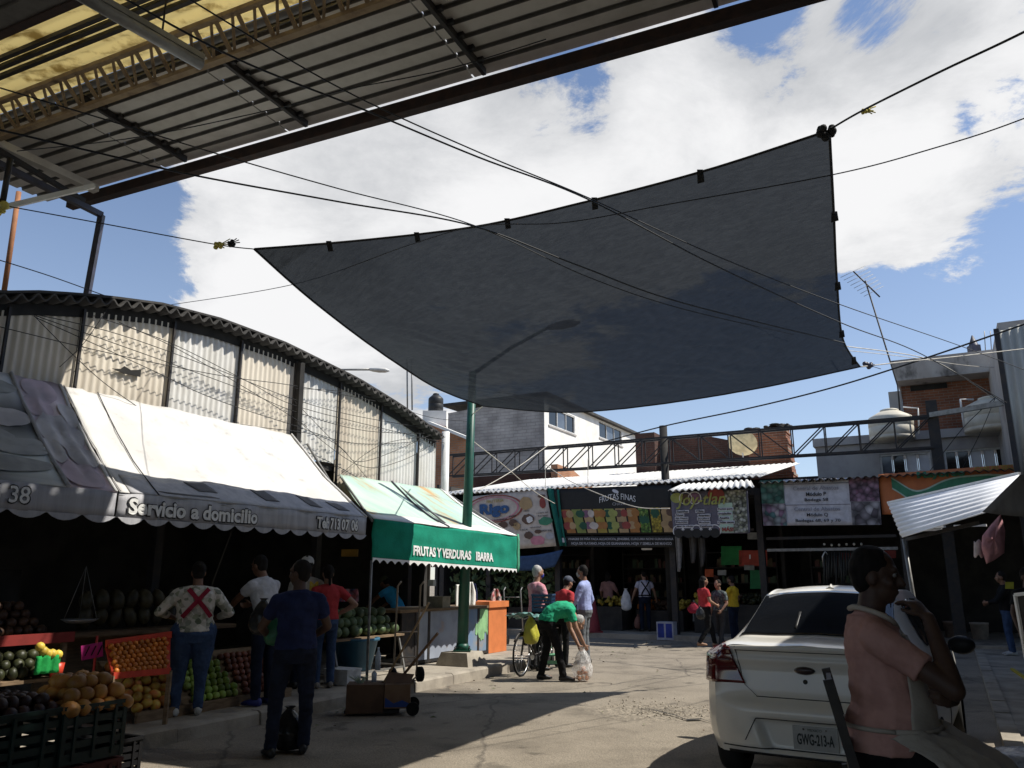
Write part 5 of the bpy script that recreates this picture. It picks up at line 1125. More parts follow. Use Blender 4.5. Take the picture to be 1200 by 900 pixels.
# ============================================================ PEOPLE
SK = [mat('skin_brown', (.20, .105, .065), .55, (.16, .08, .05), 12, spec=.35), mat('skin_tan', (.33, .19, .125), .55, (.27, .15, .10), 12, spec=.35), mat('skin_dark', (.09, .05, .034), .55, (.07, .038, .026), 12, spec=.35)]
H_BLACK = mat('black_hair', (.009, .008, .007), .75, (.016, .013, .012), 30, stretch=(1, 1, .2), spec=.15); H_GREY = mat('grey_hair', (.42, .41, .39), .7, (.28, .27, .26), 40, stretch=(1, 1, .2))
M_eyew = mat('eye_white', (.30, .28, .26), .3); M_eyed = mat('eye_dark', (.015, .01, .008), .2)
M_jean = cloth('blue_denim', (.045, .075, .15), (.03, .05, .10), 7); M_jeand = cloth('dark_denim', (.014, .02, .04), (.01, .013, .025), 7); M_blk = cloth('black_cloth', (.012, .012, .013)); M_char = cloth('charcoal_cloth', (.05, .05, .053))
M_shoeb = mat('black_shoe', (.015, .015, .015), .5); M_shoew = mat('pale_shoe', (.5, .5, .48), .6); M_sole = mat('shoe_sole', (.45, .44, .4), .8)
def ring(c, ax, ay, n=14): return [c + ax * math.cos(2 * math.pi * k / n) + ay * math.sin(2 * math.pi * k / n) for k in range(n)]
def loft(mb, secs, n=14, mi=0):
    vs = []
    for c, ax, ay in secs: vs += ring(Vector(c), Vector(ax), Vector(ay), n)
    m = len(secs); fs = [(i * n + k, i * n + (k + 1) % n, (i + 1) * n + (k + 1) % n, (i + 1) * n + k) for i in range(m - 1) for k in range(n)]
    fs += [tuple(reversed(range(n))), tuple(range((m - 1) * n, m * n))]
    mb.add(vs, fs, mi, True)
def basis(d, hint=None):
    d = d.normalized(); h = Vector(hint) if hint is not None else Vector((0, 1, 0))
    if abs(d.dot(h.normalized())) > .95: h = Vector((1, 0, 0))
    x = h.cross(d).normalized(); return x, d.cross(x)
def limb(mb, p0, p1, r0, r1, e0=1, e1=1, mid=None):
    """tapered limb; round ends where e is 1, flat where 0; mid = (fraction, radius)"""
    p0, p1 = Vector(p0), Vector(p1); d = (p1 - p0); x, y = basis(d); u = d.normalized(); S = []
    if e0:
        for a in (75, 45, 18): S.append((p0 - u * r0 * math.sin(R(a)), r0 * math.cos(R(a))))
    S.append((p0, r0))
    if mid: S.append((p0 + d * mid[0], mid[1]))
    S.append((p1, r1))
    if e1:
        for a in (18, 45, 75): S.append((p1 + u * r1 * math.sin(R(a)), r1 * math.cos(R(a))))
    loft(mb, [(c, x * r, y * r) for c, r in S])
def fuse(mb, voxel, it=2, wr=0., seed=0, fac=.5):
    """one continuous surface from overlapping volumes"""
    me = bpy.data.meshes.new('tmp'); me.from_pydata(mb.v, [], mb.f); me.update()
    o = bpy.data.objects.new('tmp', me); C.objects.link(o)
    r = o.modifiers.new('r', 'REMESH'); r.mode = 'VOXEL'; r.voxel_size = voxel; r.use_smooth_shade = True
    s = o.modifiers.new('s', 'SMOOTH'); s.factor = fac; s.iterations = it
    dg = bpy.context.evaluated_depsgraph_get(); out = bpy.data.meshes.new_from_object(o.evaluated_get(dg))
    bpy.data.objects.remove(o); bpy.data.meshes.remove(me)
    if wr:
        nr = [v.normal.copy() for v in out.vertices]
        for v, n in zip(out.vertices, nr):
            p = v.co; k = noise.noise((p.x * 9 + seed, p.y * 9, p.z * 16)) + .6 * noise.noise((p.x * 22 + p.z * 18, p.y * 22 + seed, p.z * 30 - p.x * 12))
            v.co = p + n * wr * k
    return out
def mesh_obj(name, me, m, parent=None, M=None):
    me.materials.clear()
    for q in (m if isinstance(m, (list, tuple)) else [m]): me.materials.append(q)
    if M is not None: me.transform(M)
    o = bpy.data.objects.new(name, me); C.objects.link(o)
    if parent is not None: o.parent = parent
    me.polygons.foreach_set('use_smooth', [True] * len(me.polygons))
    return o
def hand(mb, w, d, n, side, curl=.5, sc=1., spread=1.):
    """wrist w, finger direction d, palm normal n (towards which fingers curl), side: thumb side"""
    d = d.normalized(); n = (n - d * n.dot(d)).normalized(); x = (side - d * side.dot(d) - n * side.dot(n)).normalized()
    loft(mb, [(w - d * .02 * sc, x * .024 * sc, n * .020 * sc), (w + d * .03 * sc, x * .034 * sc, n * .017 * sc), (w + d * .075 * sc, x * .042 * sc, n * .015 * sc), (w + d * .092 * sc, x * .038 * sc, n * .012 * sc)])
    for k, (o, l) in enumerate(((.031, .070), (.011, .080), (-.010, .075), (-.029, .058))):
        b = w + d * .082 * sc + x * o * sc; a = curl * (1 + .12 * k)
        q = Matrix.Rotation(a, 3, d.cross(n)); d1 = q @ (d + x * o * 1.2 * spread); q2 = Matrix.Rotation(a * 1.9, 3, d.cross(n)); d2 = q2 @ d; l *= sc
        m1 = b + d1 * l * .5; limb(mb, b, m1, .0095 * sc, .009 * sc); limb(mb, m1, m1 + d2 * l * .52, .009 * sc, .0075 * sc)
    b = w + d * .025 * sc + x * .03 * sc; m1 = b + (x * .7 + d * .6 + n * .25).normalized() * .038 * sc; limb(mb, b, m1, .0125 * sc, .011 * sc); limb(mb, m1, m1 + (d * .85 + x * .25 + n * .35).normalized() * .032 * sc, .0105 * sc, .0085 * sc)
SHIRT_Z = 1.455
def person(label, foot, face, h=1.7, g=1., skin=0, shirt=None, sleeve=.55, hem=.90, pants=None, shoe=None, hair='short', hairm=None, bend=0., yaw=0., nod=0., J={}, vox=.014, mask=None, belly=0., hips=1., extra=None, legs_w=1., cap=None, grip=.7, wr=.004, group=None):
    wr *= 1.5; s = h / 1.72
    Rz = Matrix.Rotation(-R(face), 4, 'Z'); M = Matrix.Translation(foot) @ Rz @ Matrix.Scale(s, 4)
    arc = bend > 60
    def bz(z): return R(bend) * max(0, min(1, (z - .90) / (.5 if arc else .28)))
    pv = Vector(J.get('pel', (0, 0, .95)))
    def B(p):
        p = Vector(p); a = bz(p.z)
        if arc and p.z > .9:                                         # the spine curls over as an arc
            k = R(bend) / .5; l = min(p.z - .9, .5); S_ = Vector((0, (1 - math.cos(k * l)) / k, .9 + math.sin(k * l) / k)); e_ = p.z - .9 - l
            S_ += Vector((0, math.sin(a), math.cos(a))) * e_; q = Vector((p.x, p.y, 0)); q.rotate(Matrix.Rotation(-a, 3, 'X')); return S_ + q + pv - Vector((0, 0, .95))
        q = p - Vector((0, 0, .95)); q.rotate(Matrix.Rotation(-a, 3, 'X')); return q + pv
    D = {}
    for sd, sx in (('L', -1), ('R', 1)):
        D['sho' + sd] = B((.180 * sx * (.6 + .4 * g), -.01, 1.362)); D['elb' + sd] = B((.25 * sx * (.55 + .45 * g), -.03, 1.12)); D['wri' + sd] = B((.26 * sx * (.55 + .45 * g), .05, .88))
        D['hip' + sd] = Vector((.088 * sx * (.35 + .65 * g * hips), 0, .90)) + pv - Vector((0, 0, .95)); D['kne' + sd] = Vector((.10 * sx, .025, .50)); D['ank' + sd] = Vector((.105 * sx, -.01, .085))
    for k, v in J.items():
        if k != 'pel': D[k] = Vector(v)
    secs = [(.83, .13 * hips, .095 * hips, -.01), (.90, .163 * hips, .118 * hips, -.012), (.98, .158 * hips, .110 * hips, -.005), (1.08, .142, .100, 0), (1.20, .152, .106, .005), (1.30, .164, .110, .003), (1.365, .150, .098, -.008), (1.415, .095, .078, -.015), (1.445, .068, .066, -.018)]
    def torso(inf, z0, z1):
        out = []
        zs = [z0] + [q[0] for q in secs if z0 < q[0] < z1] + [z1]
        for z in zs:
            for a, b in zip(secs, secs[1:]):
                if a[0] <= z <= b[0] or (b is secs[-1] and z >= b[0]) or (a is secs[0] and z <= a[0]):
                    f = max(0, min(1, (z - a[0]) / (b[0] - a[0]))); rx, ry, yo = (a[i] + (b[i] - a[i]) * f for i in (1, 2, 3)); break
            bl = belly * math.exp(-((z - 1.06) / .13) ** 2); rx, ry, yo = rx * g + bl * .3, ry * g + bl * .55, yo + bl * .5
            an = bz(z); out.append((B((0, yo, z)), Vector((rx + inf, 0, 0)), Matrix.Rotation(-an, 3, 'X') @ Vector((0, ry + inf, 0))))
        return out
    Hc = B((0, .025, 1.615)); nk = B((0, -.012, 1.44)); Hm = Matrix.Rotation(-R(bend) * .75 - R(nod), 3, 'X') if True else None
    Hm = Matrix.Rotation(-R(yaw), 3, 'Z') @ Matrix.Rotation(R(-bend * .75 - nod), 3, 'X')
    if 'head' in J: Hc = Vector(J['head'])
    hp = lambda x, y, z: Hc + Hm @ Vector((x, y, z))
    mb = MB(); loft(mb, torso(-.012, .84, 1.43)); limb(mb, nk - (Hc - nk) * .15, Hc + (nk - Hc) * .3, .062, .056)
    mb.ball(hp(0, -.005, .015), (.076, .094, .108), 16, 0, Hm); mb.ball(hp(0, .030, -.06), (.056, .060, .058), 14, 0, Hm); mb.ball(hp(0, .05, -.095), (.03, .032, .026), 10, 0, Hm)
    limb(mb, hp(0, .088, .01), hp(0, .108, -.032), .011, .017); limb(mb, hp(-.022, .084, -.068), hp(.022, .084, -.068), .011, .011); limb(mb, hp(-.04, .078, .028), hp(.04, .078, .028), .014, .014)
    for sx in (-1, 1): mb.ball(hp(.078 * sx, -.01, -.015), (.011, .022, .034), 8, 0, Hm); mb.ball(hp(.05 * sx, .055, -.03), (.024, .026, .026), 8)
    for sd, sx in (('L', -1), ('R', 1)):
        S_, E_, W_ = D['sho' + sd], D['elb' + sd], D['wri' + sd]
        limb(mb, S_, E_, .052 * (.5 + .5 * g), .040, mid=(.45, .047 * (.5 + .5 * g))); limb(mb, E_, W_, .041, .027, mid=(.3, .040))
        limb(mb, B((.06 * sx, -.015, 1.41)), S_, .048, .050)
        fd = D.get('fin' + sd); fd = (fd - W_) if fd is not None else (W_ - E_)
        pn = Vector(J['pal' + sd]) if 'pal' + sd in J else Vector((-sx, 0, 0)); hand(mb, W_, fd, pn, Vector((0, 1, 0)) if 'thu' + sd not in J else Vector(J['thu' + sd]), grip)
        limb(mb, D['hip' + sd], D['kne' + sd], .078 * legs_w, .055); limb(mb, D['kne' + sd], D['ank' + sd], .052, .036, mid=(.35, .055)); A = D['ank' + sd]; ft = D.get('toe' + sd, A + Vector((.03 * sx, .16, -.055)))
        limb(mb, A + Vector((0, -.02, -.03)), ft, .035, .026)
    body = mesh_obj('person', fuse(mb, vox, 2), SK[skin] if isinstance(skin, int) else skin)
    body.matrix_basis = M; tag(body, label, 'person', group)
    sh = shirt or M_blk
    mb = MB(); loft(mb, torso(.019, hem, 1.44)); limb(mb, B((0, -.012, 1.40)), B((0, -.008, SHIRT_Z + .005)), .080, .066, 1, 0)
    for sd, sx in (('L', -1), ('R', 1)):
        S_, E_, W_ = D['sho' + sd], D['elb' + sd], D['wri' + sd]; ga = .5 + .5 * g
        limb(mb, B((.05 * sx, -.012, 1.405)), S_, .060, .063 * ga)
        if sleeve <= 1: limb(mb, S_, S_.lerp(E_, sleeve), .066 * ga, .060 * ga, 1, 0)
        else: limb(mb, S_, E_, .066 * ga, .055, 1, 1); limb(mb, E_, E_.lerp(W_, sleeve - 1), .056, .042, 1, 0)
    so_ = mesh_obj('shirt', fuse(mb, vox, 2, wr, label.__len__()), sh, body)
    mb = MB(); loft(mb, torso(.012, .80, hem + .035)) if pv.z > .8 else None
    for sd in 'LR':
        a, b, c = D['hip' + sd], D['kne' + sd], D['ank' + sd]; limb(mb, a + Vector((0, 0, .03)), b, .094 * legs_w, .068 * (.5 + .5 * legs_w), mid=(.4, .086 * legs_w)); limb(mb, b, c + (b - c).normalized() * -.02, .068 * (.5 + .5 * legs_w), .056, 1, 0, mid=(.4, .064))
    mesh_obj('trousers', fuse(mb, vox, 2, wr, 3), pants or M_jeand, body)
    for sd, sx in (('L', -1), ('R', 1)):
        A = D['ank' + sd]; ft = D.get('toe' + sd, A + Vector((.03 * sx, .17, -.05))); d = (ft - A); d.z = 0; d = d.normalized(); x = Vector((d.y, -d.x, 0)); zz = Vector((0, 0, 1)); z0 = A.z - .085
        mb = MB(); q = lambda l, z: Vector((A.x, A.y, z0 + z)) + d * l
        loft(mb, [(q(-.075, .035), x * .02, zz * .025), (q(-.06, .045), x * .036, zz * .043), (q(0, .05), x * .042, zz * .05), (q(.08, .038), x * .048, zz * .036), (q(.15, .028), x * .045, zz * .026), (q(.185, .022), x * .022, zz * .016)])
        me = bpy.data.meshes.new('shoe'); me.from_pydata(mb.v, [], mb.f); mesh_obj('shoe', me, shoe or M_shoeb, body)
    for sx in (-1, 1):
        me_ = MB(); me_.ball(hp(.031 * sx, .077, .006), .0125, 8, 0); me_.ball(hp(.031 * sx, .084, .006), .0075, 6, 1); me = bpy.data.meshes.new('eye'); me.from_pydata(me_.v, [], me_.f); mesh_obj('eye', me, [M_eyew, M_eyed], body); me.polygons.foreach_set('material_index', me_.m)
    if hair != 'none':
        hm = hairm or H_BLACK; mb = MB()
        mb.ball(hp(0, -.020, .029), (.084, .094, .103), 16, 0, Hm); mb.ball(hp(0, -.045, -.02), (.074, .058, .074), 12, 0, Hm)
        if hair == 'long': limb(mb, hp(0, -.07, .0), hp(0, -.085, -.22), .075, .05); limb(mb, hp(.05, -.05, .0), hp(.06, -.05, -.14), .045, .03); limb(mb, hp(-.05, -.05, 0), hp(-.06, -.05, -.14), .045, .03)
        if hair == 'bun': mb.ball(hp(0, -.11, .06), (.05, .05, .045), 10)
        if hair == 'tail': limb(mb, hp(0, -.10, .03), hp(0, -.13, -.16), .035, .018)
        mesh_obj('hair', fuse(mb, min(vox, .011), 1, .005, 8), hm, body)
    if cap:
        mb = MB(); mb.ball(hp(0, -.012, .045), (.092, .104, .088), 14, 0, Hm); loft(mb, [(hp(0, .06, .055), Hm @ Vector((.075, 0, 0)), Hm @ Vector((0, .01, .012))), (hp(0, .13, .045), Hm @ Vector((.07, 0, -.01)), Hm @ Vector((0, .0, .008))), (hp(0, .165, .035), Hm @ Vector((.045, 0, -.01)), Hm @ Vector((0, 0, .006)))])
        mesh_obj('cap', fuse(mb, .010, 1), cap, body)
    if mask:
        mb = MB(); mb.ball(hp(0, .052, -.052), (.064, .058, .052), 14, 0, Hm); mb.ball(hp(0, .088, -.035), (.03, .03, .03), 8, 0, Hm); mesh_obj('face_mask', fuse(mb, .009, 2), mask, body)
    if extra: extra(body, D, B, hp, torso)
    return body
def part_of(body, name, mb, m):
    """mb in the person's own coordinates"""
    me = bpy.data.meshes.new(name); me.from_pydata([Vector(p) for p in mb.v], [], mb.f); o = mesh_obj(name, me, m, body); me.polygons.foreach_set('use_smooth', mb.sm); return o
M_leafy = voro('leaf_blouse', [(.46, .42, .36), (.62, .58, .52), (.07, .09, .05), (.55, .50, .44), (.20, .22, .14), (.6, .55, .48)], 19, 1.); M_polo = cloth('white_polo', (.55, .55, .58)); M_navy = cloth('navy_shirt', (.018, .026, .075), (.014, .019, .055)); M_redsh = cloth('red_shirt', (.42, .045, .05)); M_strap = cloth('crimson_strap', (.25, .02, .04))
M_cyan = cloth('bright_blue_shirt', (.06, .42, .85)); M_pinkst = cloth('pink_striped_shirt', (.62, .33, .36), (.5, .2, .24)); M_oxf = cloth('blue_oxford', (.33, .38, .62)); M_kelly = cloth('green_shirt', (.03, .36, .19), (.022, .29, .15)); M_lilac = cloth('lilac_shirt', (.52, .52, .64)); M_flor = voro('dark_floral', [(.015, .02, .025), (.03, .045, .055), (.14, .17, .15), (.012, .015, .02)], 26, 1.); M_yel = cloth('yellow_shirt', (.62, .40, .03)); M_peach = cloth('peach_tshirt', (.55, .31, .26), (.46, .25, .21)); M_cream = cloth('cream_apron', (.47, .42, .35), (.40, .35, .29), 5); M_blue = cloth('blue_mask', (.04, .06, .32)); M_capg = cloth('grey_cap', (.11, .12, .15)); M_gtrou = cloth('grey_trousers', (.15, .16, .17))
M_plast = mat('black_bag_plastic', (.016, .016, .017), .25, (.03, .03, .03), 12, bump=.6, bs=14); M_wbag = mat('white_bag_plastic', (.62, .62, .62), .4, (.5, .5, .5), 9, bump=.5, bs=16)
def bag(o, w_, d_, h_, m, label, cat='bag', seed=1, rot=0., knot=True, name='plastic_bag'):
    """a soft tied bag standing at o"""
    mb = MB(); F = Matrix.Translation(o) @ Matrix.Rotation(rot, 4, 'Z')
    def fn(u, v):
        g = 2 * math.pi * u; z = v; r = (math.sin(math.pi * min(v * 1.05, 1) ** .62) ** .55) if v < .93 else .12 + .25 * (v - .93) / .07
        r *= 1 + .26 * noise.noise((math.cos(g) * 1.6 + seed, math.sin(g) * 1.6, v * 3)) + .11 * noise.noise((math.cos(g) * 5 + seed, math.sin(g) * 5, v * 8))
        if v < .02: r = min(r, .75)
        return F @ Vector((math.cos(g) * r * w_ / 2, math.sin(g) * r * d_ / 2, z * h_))
    mb.grid(fn, 28, 20); return solo(mb.build(name, m), label, cat)
def people():
    def blouse(b, D, B, hp, torso):
        for sx in (-1, 1):
            mb = MB(); P3 = [B((-.115 * sx, -.135, 1.42)), B((-.06 * sx, -.15, 1.36)), B((.0, -.165, 1.29)), B((.08 * sx, -.165, 1.2)), B((.16 * sx, -.14, 1.10))]
            for a, c in zip(P3, P3[1:]): mb.bar(a, c, .05, .02, up=(0, 1, 0))
            part_of(b, 'apron_strap', mb, M_strap)
    person('heavyset woman in a leaf print blouse with crossed red apron straps, back turned', PZ(218, 838, .15), -28, 1.62, 1.32, 0, M_leafy, 1.55, .93, M_jean, M_shoew, 'bun', J=dict(elbL=(-.40, .02, 1.16), wriL=(-.20, .24, 1.08), elbR=(.40, .02, 1.14), wriR=(.2, .24, 1.04), ankL=(-.13, 0, .085), ankR=(.12, -.02, .085), kneL=(-.12, .02, .5), kneR=(.12, .02, .5)), hips=1.06, legs_w=1.62, vox=.011, extra=blouse, wr=.005)
    person('man in a white polo shirt leaning toward the dark stall', PZ(306, 826, .15), -62, 1.74, 1.08, 0, M_polo, .6, .92, M_jeand, mat('blue_trainer', (.03, .04, .2), .5), 'short', bend=14, J=dict(elbL=(-.22, .28, 1.2), wriL=(-.15, .48, 1.08), elbR=(.26, .25, 1.16), wriR=(.2, .48, 1.12)), vox=.012)
    def navy(b, D, B, hp, torso):
        mb = MB(); [limb(mb, hp(-.05, .088, .006), hp(.05, .088, .006), .004, .004)]; [limb(mb, hp(.07 * sx, .02, .01), hp(.05 * sx, .088, .01), .003, .003) for sx in (-1, 1)]; part_of(b, 'glasses', mb, M_blk)
    person('man in navy shirt and dark jeans standing on the road with his back turned', PZ(339, 886, 0), -22, 1.76, 1.12, 2, M_navy, .62, .93, M_jeand, M_shoeb, 'short', yaw=-48, J=dict(elbL=(-.31, .10, 1.12), wriL=(-.22, .34, 1.02), elbR=(.29, .04, 1.12), wriR=(.16, .26, 1.0), ankL=(-.17, .0, .085), kneL=(-.15, .03, .5), ankR=(.13, .08, .085), kneR=(.13, .06, .5)), vox=.010, extra=navy, mask=None, wr=.006, legs_w=1.1)
    def jersey(b, D, B, hp, torso):
        me = text_mesh('M', .05); me.transform(Matrix.Translation(B((.05, -.150, 1.27))) @ Matrix.Rotation(R(90), 4, 'X') @ Matrix.Scale(.17, 4)); mesh_obj('jersey_letter', me, mat('jersey_yellow', (.55, .38, .04), .7), b)
    person('person in a white cap and pale jersey with a yellow M behind the navy man', PZ(352, 806, .15), -35, 1.74, 1., 0, cloth('pale_jersey', (.50, .47, .42)), .6, .9, M_jeand, M_shoeb, 'short', cap=M_wcanvas, extra=jersey)
    person('woman in red shirt and blue jeans standing with a hand on her hip', PZ(378, 806, .15), -28, 1.62, 1.06, 1, M_redsh, .55, .95, M_jean, mat('grey_shoe', (.25, .22, .19), .8), 'tail', J=dict(elbR=(.42, -.06, 1.16), wriR=(.19, .05, 1.02), elbL=(-.24, .12, 1.12), wriL=(-.1, .3, 1.05)), vox=.012)
    person('stall vendor in bright blue shirt bending over behind the counter', W(-9.45, 13.0, .145) , -60, 1.6, 1., 0, M_cyan, .5, .92, M_blk, M_shoeb, 'short', bend=34, J=dict(elbL=(-.25, .42, 1.15), wriL=(-.22, .6, 1.0), elbR=(.26, .40, 1.12), wriR=(.2, .58, .98)), cap=cloth('olive_cap', (.07, .08, .05)))
    person('grey haired man in pink striped shirt with a blue mask behind the bicycle', PX(628, 760, 15.2) * Vector((1, 1, 0)) if False else Vector((.46, 15.2, 0)), 62, 1.82, 1.1, 1, M_pinkst, .6, .93, M_char, M_shoeb, 'short', H_GREY, mask=M_blue, J=dict(elbL=(-.27, .1, 1.12), wriL=(-.1, .3, 1.0), elbR=(.27, .04, 1.1), wriR=(.22, .25, .95)))
    person('person in red shirt and dark grey cap beside the stacked blue crates', Vector((.93, 15.7, 0)), 50, 1.66, 1.05, 1, M_redsh, .6, .92, M_blk, M_shoeb, 'short', bend=16, cap=M_capg, mask=None)
    person('man in light blue long sleeved shirt and mask facing the crates', Vector((1.42, 16.3, 0)), -68, 1.84, 1.08, 0, M_oxf, 1.85, .93, M_gtrou, M_shoeb, 'short', mask=cloth('grey_mask', (.3, .32, .32)), J=dict(elbL=(-.25, .08, 1.12), wriL=(-.2, .22, .92), elbR=(.27, -.06, 1.12), wriR=(.27, .06, .88)))
    person('man in green shirt bending right over to lift a bag of oranges', PZ(650, 797, 0), 84, 1.74, 1.16, 1, M_kelly, .6, .93, M_blk, M_shoeb, 'short', H_GREY, bend=132, nod=-62, J=dict(pel=(0, -.10, .93), elbL=(-.20, .30, .78), wriL=(-.12, .42, .52), elbR=(.20, .33, .80), wriR=(.12, .47, .54), ankL=(-.13, -.2, .085), kneL=(-.12, -.10, .5), ankR=(.13, .12, .085), kneR=(.12, .04, .5)), vox=.012, wr=.006)
    person('person in dusky pink top and long black skirt deep in the black sign shop', PZ(714, 738, .13), 40, 1.66, 1., 0, cloth('dusky_top', (.30, .17, .16)), .9, .95, M_blk, M_shoeb, 'long', J=dict(elbR=(.26, .1, 1.12), wriR=(.2, .3, 1.0)))
    def susp(b, D, B, hp, torso):
        for sx in (-1, 1):
            mb = MB(); P3 = [B((-.12 * sx, -.115, 1.42)), B((-.06 * sx, -.130, 1.33)), B((.02 * sx, -.132, 1.22)), B((.10 * sx, -.125, 1.10)), B((.13 * sx, -.115, 1.0))]
            for a, c in zip(P3, P3[1:]): mb.bar(a, c, .035, .015, up=(0, 1, 0))
            part_of(b, 'brace_strap', mb, M_blk)
        mb = MB(); n = 16; pts = [Vector((.172 * math.cos(2 * math.pi * k / n), .128 * math.sin(2 * math.pi * k / n), 1.02)) for k in range(n + 1)]; mb.tube(pts, .022, 5); part_of(b, 'waist_band', mb, M_blk)
    person('man in lilac shirt with crossed black braces seen from behind at the dark shop', PZ(757, 740, .13), -6, 1.68, 1.08, 1, M_lilac, .55, .98, M_jeand, M_shoeb, 'short', nod=25, J=dict(elbL=(-.29, .0, 1.14), wriL=(-.36, .08, .9), elbR=(.29, .0, 1.14), wriR=(.36, .06, .92)), extra=susp)
    person('woman in red top and black trousers walking with a red shoulder bag', PZ(828, 758, 0), 76, 1.64, 1.15, 1, M_redsh, .6, .98, M_blk, mat('sandal_tan', (.35, .2, .12), .7), 'long', J=dict(ankL=(-.08, .28, .085), kneL=(-.09, .2, .5), ankR=(.08, -.22, .12), kneR=(.09, .03, .5), elbR=(.28, .02, 1.12), wriR=(.2, .24, 1.02), elbL=(-.27, .1, 1.1), wriL=(-.2, .3, 1.1)), hips=1.1, legs_w=1.15)
    person('woman in dark floral blouse walking close beside the woman in red', PZ(846, 757, 0), -120, 1.56, 1.15, 1, M_flor, .75, .92, M_char, M_shoeb, 'short', J=dict(elbL=(-.28, -.0, 1.12), wriL=(-.25, .18, .93), ankL=(-.1, .14, .085), ankR=(.1, -.14, .085)), hips=1.08, legs_w=1.1)
    person('man in yellow short sleeved shirt standing by the rear of the white car', PZ(862, 753, 0), -48, 1.66, 1.05, 0, M_yel, .6, .92, M_jeand, M_shoeb, 'short', mask=M_char, J=dict(elbR=(.27, -.02, 1.12), wriR=(.26, .1, .9), elbL=(-.24, .14, 1.12), wriL=(-.1, .3, 1.0)))
    person('man in dark jacket and pale jeans standing in the right hand shops', PZ(1187, 768, .07), -66, 1.66, 1.1, 0, M_blk, 1.8, .92, M_jean, M_shoew, 'short', J=dict(elbL=(-.24, .18, 1.12), wriL=(-.1, .36, 1.08), elbR=(.25, .14, 1.12), wriR=(.12, .34, 1.05)))
    def ringm(b, D, B, hp, torso):
        mb = MB(); n = 18; pts = [B((.02 + .085 * math.cos(2 * math.pi * k / n), .150 + .0 * k, 1.30 + .045 * math.sin(2 * math.pi * k / n))) for k in range(n + 1)]; mb.tube(pts, .008, 4); part_of(b, 'shirt_print', mb, mat('khaki_print', (.25, .25, .12), .8))
    person('person in a black shirt with a khaki ring print beyond the white car', W(.9, 13.4, .07), 172, 1.66, 1.1, 2, M_blk, .6, .92, M_blk, M_shoeb, 'short', extra=ringm)
people()
